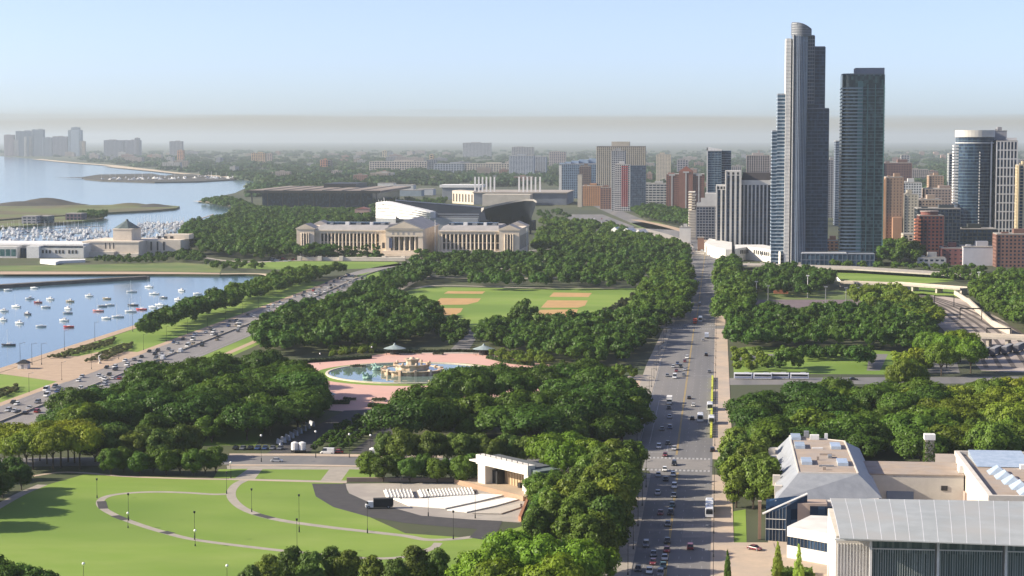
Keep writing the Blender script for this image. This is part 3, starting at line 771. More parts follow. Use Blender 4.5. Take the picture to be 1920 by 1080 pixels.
grove([(722, 832), (765, 812), (805, 786), (842, 754), (930, 750), (1000, 747), (1060, 743), (1120, 746), (1160, 766), (1188, 790), (1188, 830), (1100, 848), (1000, 846), (870, 832), (770, 842)], 13.0, 15.5,
      DK, 'broad dark green tree in the grove between the fountain and the avenue', 'trees of the grove right of the fountain', hv=.27, w=1.2, holes=[[(840, 772), (1010, 768), (1015, 802), (840, 806)]])
for k in range(12):
    yy = 738 + k * 10.5; tree('spread', -41 - (k % 3) * 2.2, yy, 13 + (k * 7 % 5) * .6, DK, 'broad dark tree overhanging the left sidewalk of the avenue beyond the crosswalk', 'trees overhanging the left sidewalk', w=.82)
for k in range(15):
    if k % 4 == 2: continue
    yy = 530 + k * 9.4; tree('column', -33.5 - (k % 2) * 1.5, yy, 14.5 + (k * 5 % 4) * .7, tint((.092, .146, .024), .1), 'upright tree at the kerb of the left sidewalk near the bottom', 'kerb trees left of the avenue', w=1.1)
row([(846, 768), (868, 760), (892, 755), (918, 753), (945, 753), (880, 768)], 17, DK, 'large dark tree screening the right end of the fountain pool', 'trees screening the fountain pool', 'spread', w=1.05)
# west of the avenue
row([(1374, 925), (1402, 930), (1432, 936), (1380, 952), (1412, 955), (1440, 960), (1390, 905), (1425, 908), (1378, 890)], 16.5, (.112, .168, .026), 'tall light green tree right of the avenue beside the museum', 'light green trees right of the avenue by the museum', 'column', w=1.0)
grove([(1404, 848), (1404, 796), (1425, 782), (1500, 778), (1560, 776), (1600, 872), (1440, 868)], 13.0, 14.5,
      DK, 'broad dark green tree in the wood behind the faceted museum roof', 'dark trees behind the faceted roof', hv=.2, w=1.15)
grove([(1562, 768), (1640, 770), (1700, 778), (1760, 778), (1770, 880), (1740, 880), (1602, 872)], 13.5, 14,
      MD, 'broad green tree in the wood behind the low link building', 'trees behind the link building', hv=.25, w=1.15)
grove([(1762, 778), (1850, 775), (1960, 790), (1990, 850), (1900, 880), (1772, 880)], 13.5, 14,
      LT, 'broad light green tree in the wood behind the skylit block', 'light trees behind the skylit block', hv=.25, w=1.1)
grove([(1470, 758), (1640, 752), (1700, 748), (1800, 752), (1980, 746), (1985, 772), (1700, 768), (1470, 772)], 14, 10,
      LT, 'light green tree along the cross street behind the wood on the right', 'light green trees along the western cross street', kind='round')
row([(1880, 800), (1915, 812), (1900, 775), (1930, 790), (1895, 835)], 17, YG, 'yellow green tree at the right edge above the roofs', 'yellow green trees at the right edge', 'spread')
row([(1745, 680), (1775, 690), (1800, 678), (1765, 705), (1820, 700)], 18, BG, 'tall bright green tree beside the rail yard', 'bright green trees beside the rail yard', 'spread', w=.9)
row([(1700, 735), (1715, 742), (1690, 745)], 17, LT, 'tall light tree standing in front of the western cross street', 'tall light trees at the western cross street', 'spread', w=.75)
print('individual trees', NTREE[0])

def M(poly, sp): return scatter(PX(poly), sp)
mass('distant_wood', M([(482, 648), (505, 628), (560, 602), (640, 586), (740, 583), (812, 596), (812, 622), (785, 645), (700, 658), (600, 664), (545, 672), (500, 668)], 9.5), ['mid', 'mid', 'midround'], 14.5, DK, 'dense dark wood behind the fountain on the left')
mass('distant_wood', M([(905, 648), (935, 632), (1000, 624), (1100, 622), (1170, 608), (1232, 607), (1240, 622), (1202, 650), (1165, 685), (1110, 694), (1060, 690), (990, 668), (930, 662)], 9.5), ['mid', 'midround'], 13, DK, 'dense dark wood between the ball fields and the fountain')
mass('distant_wood', M([(1195, 605), (1215, 560), (1238, 525), (1284, 512), (1292, 530), (1290, 560), (1275, 606), (1235, 616)], 9), ['mid', 'midround'], 14, MD, 'trees lining the left side of the avenue beyond the fountain')
mass('distant_wood', M([(760, 505), (785, 532), (850, 528), (900, 545), (1185, 543), (1230, 528), (1292, 508), (1285, 478), (1200, 466), (1100, 474), (1000, 492), (900, 496)], 14.5), ['mid', 'midround'], 13, DK, 'wide belt of trees between the museum and the ball fields')
mass('distant_wood', M([(268, 640), (300, 628), (380, 600), (420, 588), (432, 580), (398, 578), (352, 592), (310, 612)], 9), ['mid', 'midround'], 14, DK, 'clump of trees between the harbour and the lake drive')
mass('distant_wood', M([(425, 590), (470, 568), (540, 546), (620, 521), (640, 516), (560, 521), (480, 540), (430, 565)], 9), ['mid', 'midround'], 11.5, MD, 'strip of trees along the lake side of the drive')
mass('distant_wood', M([(640, 572), (690, 545), (740, 522), (790, 510), (800, 530), (780, 536), (745, 552), (700, 566)], 9.5), ['mid', 'midround'], 11, DK, 'trees between the lake drive and the ball fields')
mass('distant_wood', M([(345, 440), (420, 420), (540, 408), (680, 408), (700, 425), (560, 442), (552, 486), (480, 490), (390, 482), (345, 466)], 13), ['mid', 'midround'], 16, DK, 'dark wood left of the columned museum')
mass('distant_wood', M([(380, 380), (430, 377), (455, 385), (480, 397), (720, 402), (700, 412), (520, 410), (440, 412), (440, 392)], 13), ['mid', 'far'], 11, DK, 'wood in front of the dark flat roofed hall')
mass('distant_wood', M([(1000, 478), (1010, 450), (1040, 432), (1130, 445), (1200, 452), (1270, 468), (1280, 478), (1100, 474)], 13), ['mid', 'midround'], 12.5, MD, 'trees right of the columned museum')
mass('distant_wood', M([(1010, 425), (1060, 420), (1150, 433), (1180, 445), (1100, 445)], 14), ['mid', 'midround'], 12, MD, 'trees behind the right wing of the museum')
mass('distant_wood', M([(1352, 610), (1352, 540), (1356, 505), (1375, 505), (1400, 560), (1410, 612)], 9), ['mid', 'midround'], 14, MD, 'trees lining the right side of the avenue')
mass('distant_wood', M([(1372, 655), (1375, 612), (1420, 606), (1500, 606), (1600, 600), (1720, 600), (1745, 640), (1735, 664), (1640, 660), (1560, 655), (1400, 660)], 10), ['mid', 'midround'], 13.5, DK, 'dense dark wood right of the avenue before the tennis courts')
mass('distant_wood', M([(1600, 570), (1640, 560), (1690, 558), (1740, 600), (1760, 625), (1720, 625), (1640, 590)], 10), ['mid', 'midround'], 13, LT, 'lighter trees beside the rail yard')
mass('distant_wood', M([(1405, 548), (1430, 520), (1520, 520), (1560, 540), (1520, 560), (1440, 556)], 10), ['mid', 'midround'], 13, DK, 'trees below the ridge road on the right')
mass('distant_wood', M([(1830, 565), (1850, 545), (1960, 540), (2010, 600), (2010, 640), (1920, 625), (1870, 600)], 10), ['mid', 'midround'], 15, MD, 'wood at the right edge beyond the rail yard')
mass('distant_wood', M([(1740, 525), (1790, 520), (1990, 528), (1990, 535), (1800, 532)], 12), ['mid'], 9, MD, 'line of trees along the ridge street at right')
mass('distant_wood', M([(1560, 500), (1800, 508), (1990, 515), (1990, 519), (1790, 512), (1560, 504)], 11), ['mid'], 7, MD, 'street trees at the foot of the towers')
mass('distant_wood', M([(1655, 500), (1662, 480), (1720, 480), (1725, 500)], 11), ['mid', 'midround'], 18, MD, 'leafy trees at the foot of the tan tower')
mass('distant_wood', M([(1460, 688), (1500, 688), (1500, 700), (1460, 700)], 8), ['midround'], 11, MD, 'small clump of trees by the garden lawn on the right')
mass('distant_wood', M([(1600, 678), (1630, 676), (1635, 692), (1600, 694)], 7), ['midround'], 11, DK, 'dark clump of trees by the right end of the garden lawn')
mass('distant_wood', M([(1680, 690), (1720, 682), (1745, 700), (1690, 706)], 8), ['midround'], 10, YG, 'light trees beside the garden walk on the right')
mass('distant_wood', M([(1500, 668), (1585, 666), (1585, 676), (1502, 678)], 5), ['midround'], 7, DK, 'clipped dark trees behind the garden lawn')
mass('distant_wood', M([(1376, 690), (1376, 668), (1420, 672), (1445, 690), (1440, 702), (1380, 702)], 8), ['midround'], 7, LT, 'small light trees along the right sidewalk')
mass('distant_wood', M([(1190, 400), (1240, 395), (1320, 415), (1330, 435), (1270, 425), (1200, 412)], 14), ['mid'], 14, DK, 'trees beside the far rail cut')
mass('distant_wood', M([(1010, 402), (1040, 398), (1080, 410), (1010, 415)], 22), ['mid'], 8, DK, 'scattered trees around the stadium')
mass('distant_wood', M([(700, 392), (720, 378), (830, 380), (830, 386), (760, 400), (720, 400)], 26), ['far'], 10, DK, 'scattered trees before the exhibition halls')
mass('far_wood', scatter(PX([(150, 412), (150, 405), (195, 403), (192, 410)]), 10), ['far'], 9, DK, 'trees at the tip of the harbour pier')
row([(985, 612), (978, 618)], 17, DK, 'tall lone dark tree at the near edge of the ball field', 'lone trees at the ball field', 'mid', w=.9)
mass('distant_wood', M([(818, 640), (822, 618), (850, 612), (880, 614), (868, 640), (850, 652)], 8), ['midround'], 8, DK, 'low dark trees left of the walk to the ball fields')
mass('distant_wood', M([(905, 650), (910, 622), (940, 618), (960, 630), (930, 655)], 8), ['mid'], 10, DK, 'dark trees right of the walk to the ball fields')
mass('distant_wood', M([(1130, 590), (1150, 582), (1195, 560), (1190, 590), (1170, 604), (1130, 606)], 8), ['midround'], 6, (.05, .06, .03), 'dark low trees at the right corner of the ball field')
mass('distant_wood', M([(998, 975), (1012, 945), (1030, 925), (1050, 940), (1035, 985), (1005, 1000)], 6), ['round'], 11, MD, 'leafy trees hiding the right side of the bandshell')
mass('distant_wood', M([(385, 498), (470, 497), (500, 505), (440, 509), (400, 506)], 9), ['midround'], 6.5, MD, 'small trees along the aquarium shore near the beach')
mass('distant_wood', M([(330, 482), (352, 476), (385, 488), (380, 494), (340, 492)], 9), ['mid'], 7, DK, 'dark shrubs right of the aquarium')
# the city's trees to the horizon
pts = []
r_ = random.Random(5)
for i in range(5200):
    dy = 24 + (130 - 24) * r_.random() ** 1.15
    px = r_.uniform(-60, 1980); py = 260 + dy
    if px < 480 and py > 288 + max(0, px - 40) * 0.115: continue
    if px < 720 and py > 372: continue
    if 680 < px < 1330 and py > 350: continue
    if px > 1330 and py > 378: continue
    pts.append(G(px, py))
mass('far_city_trees', pts, ['clump', 'clump', 'far'], 11.5, (0.040, 0.076, 0.026), 'trees of the hazy city reaching to the horizon', hv=.3, cvar=.3)
# ================================================================== buildings
def wall_x(px, py, D): return onY(px, py, D)[0]
def grid_faces(mb_s, mb_p, x0, x1, y0, y1, z0, z1, fh, sp, bay, pw, pr=0.3, sides='flr', back=True):
    "spandrel rings and piers standing proud of a glazed core"
    n = max(1, int(round((z1 - z0) / fh))); f = (z1 - z0) / n
    if mb_s is not None:
        for i in range(n + 1):
            a = z0 + i * f - (sp / 2 if i else 0); b = min(z0 + i * f + sp / 2, z1 + 0.05)
            mb_s.box(x0 - pr, x1 + pr, y0 - pr, y1 + pr, a, b)
    if mb_p is not None and bay:
        pr2 = pr + 0.04
        if 'f' in sides:
            m = max(1, int(round((x1 - x0) / bay)))
            for i in range(m + 1):
                c = x0 + (x1 - x0) * i / m; mb_p.box(c - pw / 2, c + pw / 2, y0 - pr2, y0 + .1, z0, z1 + .02)
        m = max(1, int(round((y1 - y0) / bay)))
        for s, xx in (('l', x0), ('r', x1)):
            if s in sides:
                for i in range(m + 1):
                    c = y0 + (y1 - y0) * i / m
                    mb_p.box(xx - pr2 if s == 'l' else xx - .1, xx + .1 if s == 'l' else xx + pr2, c - pw / 2, c + pw / 2, z0, z1 + .02)
def block(name, label, cat, px0, px1, pyt, pyb, depth, color, fh=3.3, sp=1.2, bay=4.0, pw=1.2, glass=None, pr=0.3, roof=None, D=None, group=None, top_box=None, plain=False, roofcol=(.33, .31, .28), sides=None):
    "a rectangular building read from the picture: base row pyb gives the distance, pyt the height"
    glass = glass or GLASS_D
    if D is None: D = G((px0 + px1) / 2, pyb)[1]
    ym = (pyt + pyb) / 2
    x0, z1 = onY(px0, pyt, D); x0 = wall_x(px0, ym, D); x1 = wall_x(px1, ym, D)
    xc = (x0 + x1) / 2; hw = (x1 - x0) / 2
    t = thing(name, label, cat, (xc, D, 0), 0, group)
    if plain:
        MB().box(-hw, hw, 0, depth, -1, z1).build('wall', TINT, t, color)
    else:
        MB().box(-hw, hw, 0, depth, -1, z1 - .2).build('glazing', glass, t)
        s = MB(); p = MB()
        grid_faces(s, p if bay else None, -hw, hw, 0, depth, 0, z1, fh, sp, bay, pw, pr, sides=sides or ('fl' if xc > 0 else 'fr'))
        s.build('spandrels', TINT, t, color, kind='stuff')
        if bay: p.build('piers', TINT, t, color, kind='stuff')
    rb = MB(); rb.box(-hw - pr + .05, hw + pr - .05, -pr + .05, depth + pr - .05, z1 + .06, z1 + .9)
    r = rb.build('roof', TINT, t, roofcol)
    k = MB()
    if top_box is None and hw > 5:
        g = random.Random(int(px0 * 7 + pyt))
        a = g.uniform(-hw * .6, hw * .1); k.box(a, a + hw * .7, depth * .3, depth * .7, z1 + .9, z1 + .9 + g.uniform(2.5, 5))
        k.box(-hw * .8, -hw * .5, depth * .15, depth * .3, z1 + .9, z1 + 2.4)
        k.build('roof_plant', TINT, r, tuple(c * .8 for c in color))
    elif top_box:
        for (a, b, c, d, e) in top_box: k.box(hw * a, hw * b, depth * c, depth * d, z1 + .9, z1 + .9 + e)
        k.build('penthouse', TINT, r, color)
    return t, hw, depth, z1, D

# ---- the tallest tower: stepped glass shafts around a pale pilaster
D1 = 1812.0
def zx(px, py, D=D1): return onY(px, py, D)
t = thing('glass_skyscraper', 'tallest blue glass skyscraper with curved crown and stepped shoulders', 'skyscraper', (zx(1500, 490)[0], D1, 0))
ox = t.location.x
def seg(pxa, pxb, pyt, y0, y1, glass, color, fh, sp, bay, pw, nm, z0=0.0, pr=.28, sides='flr'):
    zt = zx(pxa, pyt)[1]; ym = (pyt + 490) / 2
    a = zx(pxa, ym)[0] - ox; b = zx(pxb, ym)[0] - ox
    MB().box(a, b, y0, y1, z0 - .5, zt - .3).build(nm, glass, t)
    s, p = MB(), MB(); grid_faces(s, p if bay else None, a, b, y0, y1, z0, zt, fh, sp, bay, pw, pr, sides)
    s.build('floor_slabs', TINT, t, color, kind='stuff')
    if bay: p.build('mullions', TINT, t, color, kind='stuff')
    MB().box(a + .2, b - .2, y0 + .2, y1 - .2, zt - .2, zt + .8).build('roof', TINT, t, (.2, .2, .22))
    return a, b, zt
LB = (0.34, 0.40, 0.47)
seg(1447, 1459, 246, 7, 34, GLASS_B, LB, 3.3, 1.0, 0, 0, 'shaft')
seg(1457, 1473, 177, 4, 36, GLASS_B, LB, 3.3, 1.1, 0, 0, 'shaft')
seg(1514, 1545.5, 88, 5, 34, GLASS_D, (.06, .09, .145), 3.3, .8, 5.0, .25, 'shaft')
seg(1511, 1553, 204, 4.2, 36, GLASS_D, (.06, .092, .15), 3.3, .7, 5.0, .25, 'shaft')
# the bowed centre
za = zx(1490, 66)[1]
xa, xb = zx(1472, 270)[0] - ox, zx(1513, 270)[0] - ox
def bow(a, b, y0, bulge, y1, n=10): return [(a + (b - a) * i / n, y0 - bulge * math.sin(math.pi * i / n)) for i in range(n + 1)] + [(b, y1), (a, y1)]
SILV = glass_mat('glass_silver', (0.03, 0.055, 0.10), (0.11, 0.16, 0.23), (1.6, 1.6, 60), .12)
MB().prism(bow(xa + 5, xb, 2.5, 5, 30), -1, za, 0).build('shaft', SILV, t)
s = MB()
for i in range(1, 65): s.prism(bow(xa + 4.9, xb + .1, 2.4, 5.1, 30), za * i / 65 - .25, za * i / 65 + .25)
s.build('floor_slabs', TINT, t, (.08, .11, .16), kind='stuff')
p = MB()
for i in range(1, 10):
    q = bow(xa + 5, xb, 2.5, 5, 30)[i]; p.box(q[0] - .22, q[0] + .22, q[1] - .45, q[1] + .3, 0, za - (6 if i > 6 else 0))
p.build('fins', TINT, t, (.33, .37, .44), kind='stuff')
zp = zx(1476, 72)[1]
MB().box(xa, xa + 4.6, -.6, 30, -1, zp).build('pilaster', TINT, t, (.70, .68, .64))
s = MB()
for i in range(1, 64): s.box(xa - .12, xa + 4.75, -.75, 30.1, zp * i / 64, zp * i / 64 + .7)
s.build('pilaster_bands', TINT, t, (.56, .55, .53), kind='stuff')
MB().box(xa + 6.2, xa + 7.0, -2.2, 3, 0, za + .5).build('light_fin', WHITE, t)
# crown: curved screen rising to the left
xc0, xc1 = zx(1485, 60)[0] - ox, zx(1522, 60)[0] - ox; ztop = zx(1486, 41.5)[1]; zr = zx(1520, 54)[1]
s = MB(); n = 12; top = []
for i in range(n + 1):
    u = i / n; top.append((xc0 + (xc1 - xc0) * u, ztop - (ztop - zr) * u ** 2.4))
vs = [(x, 1.5 - 4.6 * math.sin(math.pi * i / n), za - 1) for i, (x, z) in enumerate(top)] + [(x, 1.5 - 4.6 * math.sin(math.pi * i / n), z) for i, (x, z) in enumerate(top)]
m_ = n + 1
vb = [(x, 26, z) for x, y, z in vs]
s.add(vs + vb, [(i, i + 1, m_ + i + 1, m_ + i) for i in range(n)] + [(2 * m_ + i + 1, 2 * m_ + i, 3 * m_ + i, 3 * m_ + i + 1) for i in range(n)] +
      [(m_ + i, m_ + i + 1, 3 * m_ + i + 1, 3 * m_ + i) for i in range(n)] + [(0, m_, 3 * m_, 2 * m_), (n, 2 * m_ + n, 3 * m_ + n, m_ + n)])
c_ = s.build('crown', mat('crown_louvre', (.15, .16, .185), (.11, .12, .14), .3, .5), t)
s = MB()
for k in range(5):
    z = za + 1.5 + k * 2.3
    for i in range(n):
        if top[i][1] > z + 1 and top[i + 1][1] > z + 1: s.tube((top[i][0], 1.4 - 4.6 * math.sin(math.pi * i / n), z), (top[i + 1][0], 1.4 - 4.6 * math.sin(math.pi * (i + 1) / n), z), .28, n=4)
s.build('louvres', GREYM, c_, kind='stuff')
seg(1513, 1525.5, 67, 3.5, 28, GLASS_D, (.22, .23, .25), 3.3, .8, 2.0, .3, 'shaft', z0=150)

# ---- the second tower with banded balconies
t2 = thing('green_glass_tower', 'green glass tower with banded white balconies beside the tallest skyscraper', 'skyscraper', (zx(1617, 490)[0], D1 + 10, 0))
o2 = t2.location.x; D2 = D1 + 10
a, b = onY(1578, 300, D2)[0] - o2, onY(1657, 300, D2)[0] - o2; zt = onY(1600, 140, D2)[1]
def rnd(a, b, y0, y1, r=9, n=7, off=0.0):
    a -= off; b += off; y0 -= off; y1 += off; r += off
    return [(a + r - r * math.cos(math.pi / 2 * i / n), y0 + r - r * math.sin(math.pi / 2 * i / n)) for i in range(n + 1)] + [(b, y0), (b, y1), (a, y1)]
MB().prism(rnd(a, b, 0, 34), -1, zt, 0).build('glazing', GLASS_G, t2)
s = MB(); s2 = MB(); nf = 53
for i in range(nf - 3):
    z = 6 + (zt - 6) * i / nf
    s.prism(rnd(a, b, 0, 34, off=.5), z - .2, z + .38)
    s2.prism([(a - 1.2, 6), (a - 1.2, 2), (a + 2, -1.5), (a + 9, -2.1), (a + 18, -1.9), (a + 19, -.55), (a + 3, 6)], z - .3, z + .95)
s.build('floor_slabs', TINT, t2, (.13, .19, .215), kind='stuff')
s2.build('balconies', TINT, t2, (.27, .335, .375), kind='stuff')
p = MB()
for u in (.42, .60, .78, .99): p.box(a + (b - a) * u - .45, a + (b - a) * u + .45, -.85, .3, 0, zt - 9)
p.box(a + 14, a + 19, -.7, .2, 8, zt - 6)
p.build('vertical_bands', TINT, t2, (.10, .20, .20), kind='stuff')
MB().prism(rnd(a, b, 0, 34, off=-.4), zt - .5, zt + 1.2).build('roof', TINT, t2, (.16, .18, .2))
xp, zpp = onY(1605, 127, D2)
MB().box(xp - o2, b - .2, 3, 30, zt + 1.2, zpp).build('penthouse', TINT, t2, (.18, .2, .25))
k = thing('tower_podium', 'low glazed podium joining the two glass towers', 'building', (onY(1560, 490, 1800)[0], 1800, 0))
xa_, xb_ = onY(1503, 480, 1800)[0] - k.location.x, onY(1640, 480, 1800)[0] - k.location.x
MB().box(xa_, xb_, 0, 24, -1, 11).build('glazing', GLASS_B, k)
s, p = MB(), MB(); grid_faces(s, p, xa_, xb_, 0, 24, 0, 11.5, 5.6, .5, 4.2, .5, .3, 'fl')
s.build('spandrels', TINT, k, (.20, .23, .28), kind='stuff'); p.build('piers', TINT, k, (.16, .19, .24), kind='stuff')
MB().box(xa_ + .5, xa_ + (xb_ - xa_) * .62, 1, 23, 11.6, 12.4).build('roof', TINT, k, (.45, .46, .48))

# ---- striped white and dark apartment tower
W3 = (.66, .64, .60); D3 = 2030.0
t3 = thing('striped_tower', 'white apartment tower with dark vertical stripes left of the tallest skyscraper', 'apartment tower', (onY(1400, 470, D3)[0], D3, 0)); o3 = t3.location.x
def seg3(pxa, pxb, pyt, y0, y1, bay, pw, sp=.5, col=W3, fh=3.2, nm='glazing', par=None, pyb=468):
    zt = onY(pxa, pyt, D3)[1]; ym = (pyt + pyb) / 2; a = onY(pxa, ym, D3)[0] - o3; b = onY(pxb, ym, D3)[0] - o3
    MB().box(a, b, y0, y1, -1, zt - 5).build(nm, GLASS_D, t3)
    s, p = MB(), MB()
    grid_faces(None, p, a, b, y0, y1, 0, zt, fh, sp, bay, pw, .5, 'fl')
    n = int(zt / fh)
    for i in range(n): s.box(a - .2, b + .2, y0 - .2, y1 + .2, i * fh, i * fh + sp)
    p.build('piers', TINT, t3, col, kind='stuff'); s.build('spandrels', TINT, t3, (.12, .11, .11), kind='stuff')
    m = MB(); m.box(a - .6, b + .6, y0 - .6, y1 + .6, zt - 5, zt); m.build('cornice', TINT, t3, col)
    return a, b, zt
A = seg3(1361, 1387.5, 320, -2, 24, 4.6, 2.3)
B = seg3(1343.5, 1361, 347, 2, 24, 4.2, 1.9)
C = seg3(1387.5, 1453, 338, 4, 30, 4.0, 1.5)
op = MB()
for (a, b, zt, yf) in ((A[0], A[1], A[2], -2.66), (B[0], B[1], B[2], 1.34)):
    for i in range(3):
        for j in range(3 if yf < 0 else 1):
            c = a + (b - a) * (i + .5) / 3; z = zt - 4.2 - j * 7; op.box(c - 1.1, c + 1.1, yf, yf + .3, z, z + 2.6)
op.build('loggia_openings', DARKM, t3)
m = MB(); m.prism([(C[0] + 1, 5), (C[1] - .5, 5), (C[1] - .5, 29), (C[0] + 1, 29)], C[2] + .02, C[2] + 8, pts1=[(C[0] + 3, 9), (C[1] - 3, 9), (C[1] - 3, 25), (C[0] + 3, 25)])
m.build('mansard_roof', mat('slate', (.05, .045, .05), (.035, .032, .036), .5, .7), t3)
t = thing('white_podium', 'long white curved podium wall at the foot of the striped tower', 'building', (*G(1420, 488), 0)); oo = t.location
f_ = [G(1378, 491), G(1400, 487), G(1430, 490), G(1463, 497), G(1463, 489), G(1430, 482), G(1378, 482)]
MB().prism([(x - oo.x, y - oo.y) for x, y in f_], -1, 12.5).build('wall', WALLW, t)
w_ = MB()
for (xa2, ya2, xb2, yb2, n2) in ((1386, 489.3, 1404, 487.3, 5), (1412, 488, 1455, 495.5, 11)):
    for i in range(n2):
        u = (i + .5) / n2; x, y = G(xa2 + (xb2 - xa2) * u, ya2 + (yb2 - ya2) * u); w_.cbox(x - oo.x, y - oo.y - .9, 6.8, 1.1, 1.2, 3.6, rz=-.1)
w_.build('windows', DARKM, t, kind='stuff')
t = thing('white_podium', 'white curved retaining building left of the striped tower base', 'building', (*G(1340, 480), 0)); oo = t.location
f_ = [G(1321, 475), G(1335, 482), G(1360, 489), G(1372, 489), G(1372, 474), G(1330, 466)]
MB().prism([(x - oo.x, y - oo.y) for x, y in f_], -1, 11.0).build('wall', WALLW, t)
b_ = MB()
for i in range(6):
    x, y = G(1324 + i * 7, 477 + i * 2.0); b_.cbox(x - oo.x, y - oo.y - .6, 0, .8, 1.0, 9, rz=-.5)
b_.build('pilasters', WALLW, t)

# ---- mid-distance buildings, left to right
BR = (.30, .14, .10); TAN = (.50, .36, .22); CRM = (.56, .50, .40); GRY = (.36, .38, .42)
block('slab_tower', 'wide beige tower slab with dark roof band behind the striped stadium district', 'tower', 1119, 1209, 275, 352, 40, (.50, .45, .36), 3.6, .5, 3.6, 1.9, top_box=[(-.4, .35, .2, .8, 8)], D=3400, roofcol=(.1, .1, .11))
block('grey_tower', 'grey gridded tower standing before the wide beige slab', 'tower', 1147, 1171, 283, 380, 24, (.42, .43, .44), 3.4, 1.2, 3.2, 1.0, D=3150)
t, hw, dp, z1, D = block('apartment_tower', 'white, red and navy banded apartment tower right of the stadium', 'apartment tower', 1153, 1181, 309, 396, 30, (.62, .60, .57), 3.0, 1.1, 3.4, 1.0, sides='f')
r_ = MB()
for i in range(22): r_.box(-hw * .15, hw * .75, -.55, .1, 8 + i * 3.05, 9.5 + i * 3.05)
r_.build('red_panels', TINT, t, (.42, .07, .07), kind='stuff')
n_ = MB(); n_.box(hw + .5, hw + 26, -1.5, dp, -1, z1 - 1); n_.build('navy_wing', GLASS_B, t)
s, p = MB(), MB(); grid_faces(s, p, hw + .9, hw + 25.6, -1.5, dp, 0, z1 - 1.2, 3.0, .5, 3, .4, .25, 'fr'); s.build('spandrels', TINT, t, (.13, .16, .22), kind='stuff'); p.build('piers', TINT, t, (.13, .16, .22), kind='stuff')
block('sawtooth_hotel', 'blue glass hotel with stepped white roofline and white end wall', 'hotel', 1049, 1118, 308, 340, 60, (.30, .40, .52), 3.4, .8, 4, .8, glass=GLASS_B, D=3800, top_box=[(-1, -.7, 0, .2, 2), (-.7, -.4, .2, .4, 4), (-.4, 0, .4, .6, 6), (0, .5, .6, .8, 8), (.5, 1, .8, 1, 10)])
block('white_end_wall', 'narrow white end wall of the blue glass hotel', 'wall', 1048, 1053, 310, 342, 3, (.72, .70, .66), plain=True, D=3790)
block('brown_tower', 'narrow dark brown slab tower rising over the orange brick block', 'tower', 1087, 1107, 312, 378, 20, (.19, .14, .12), 3.4, 1.6, 3.2, 1.4)
block('brick_block', 'orange brick block with pale band right of the exhibition hall', 'building', 1091, 1128, 349, 386, 45, (.50, .26, .13), 3.6, 2.0, 4.0, 2.0)
block('cream_stair_tower', 'narrow cream stair tower at the left end of the orange brick block', 'tower', 1083, 1091, 328, 388, 14, CRM, plain=True)
block('brick_block', 'brown brick block between the orange block and the banded apartment tower', 'building', 1126, 1150, 352, 392, 40, (.30, .17, .13), 3.6, 1.8, 4, 1.8)
block('cream_tower', 'small cream tower alone before the horizon', 'tower', 1231, 1257, 290, 330, 24, (.62, .54, .42), 3.3, 1.8, 4, 2.2, D=4900)
block('white_hall', 'low white roofed hall left of the red brick complex', 'building', 1209, 1252, 345, 392, 50, (.52, .52, .50), 4.2, 2.0, 6, 1.2)
t, hw, dp, z1, D = block('brick_complex', 'dark red brick complex with peaked centre and pale vertical strips', 'building', 1250, 1320, 327, 400, 50, (.24, .115, .085), 3.3, 1.9, 3.0, 1.4, top_box=[(-.95, -.6, .1, .5, 1.5)])
pk = MB(); pk.prism([(-hw * .35, -2), (hw * .4, -2), (hw * .4, 30), (-hw * .35, 30)], 0, z1 + 5); pk.build('centre_block', TINT, t, (.25, .12, .09))
pk = MB(); pk.add([(-hw * .35, -2, z1 + 5), (hw * .4, -2, z1 + 5), (hw * .03, -2, z1 + 13), (-hw * .35, 30, z1 + 5), (hw * .4, 30, z1 + 5), (hw * .03, 30, z1 + 13)], [(0, 1, 2), (3, 5, 4), (0, 2, 5, 3), (1, 4, 5, 2)]); pk.build('peaked_roof', TINT, t, (.33, .13, .09))
pk = MB()
for u in (-.72, .03, .72): pk.box(hw * u - 1, hw * u + 1, -2.5 if u == .03 else -.7, -.2, 2, z1 + (4.5 if u == .03 else -.5)); pk.box(hw * (u - .16), hw * (u + .16), -2.8 if u == .03 else -.9, -.3, z1 + (2.5 if u == .03 else -2), z1 + (4.8 if u == .03 else .2))
pk.build('pale_strips', TINT, t, (.48, .46, .44))
t, hw, dp, z1, D = block('glass_tower', 'slim glass tower with white framed edge and slanted white top', 'tower', 1327, 1352, 284, 425, 30, (.22, .29, .34), 3.2, .7, 4, .3, glass=GLASS_B, top_box=[])
MB().box(hw + .4, hw + 13, 4, dp - 2, -1, z1 + 1).build('side_wing', GLASS_D, t)
s = MB()
for i in range(1, int(z1 / 3.2)): s.box(hw + .3, hw + 13.2, 3.8, dp - 1.8, i * 3.2, i * 3.2 + .6)
s.build('side_slabs', TINT, t, (.24, .30, .36), kind='stuff')
fr = MB(); fr.box(-hw - 1.6, -hw - .35, -1.2, dp, -1, z1 + 5.5)
fr.add([(-hw - 1.6, -1.2, z1 + 1), (hw + .5, -1.2, z1 + 1), (hw + .5, -1.2, z1 + 3), (-hw - 1.6, -1.2, z1 + 6), (-hw - 1.6, 3, z1 + 1), (hw + .5, 3, z1 + 1), (hw + .5, 3, z1 + 3), (-hw - 1.6, 3, z1 + 6)], [(0, 1, 2, 3), (4, 7, 6, 5), (3, 2, 6, 7), (1, 5, 6, 2), (0, 3, 7, 4), (0, 4, 5, 1)])
fr.build('white_frame', WHITE, t)
t, hw, dp, z1, D = block('stepped_condo', 'stepped white and grey condominium left of the striped tower', 'condominium', 1306, 1345, 388, 450, 40, (.24, .25, .28), 3.2, 1.0, 3.4, .8, top_box=[])
st = MB()
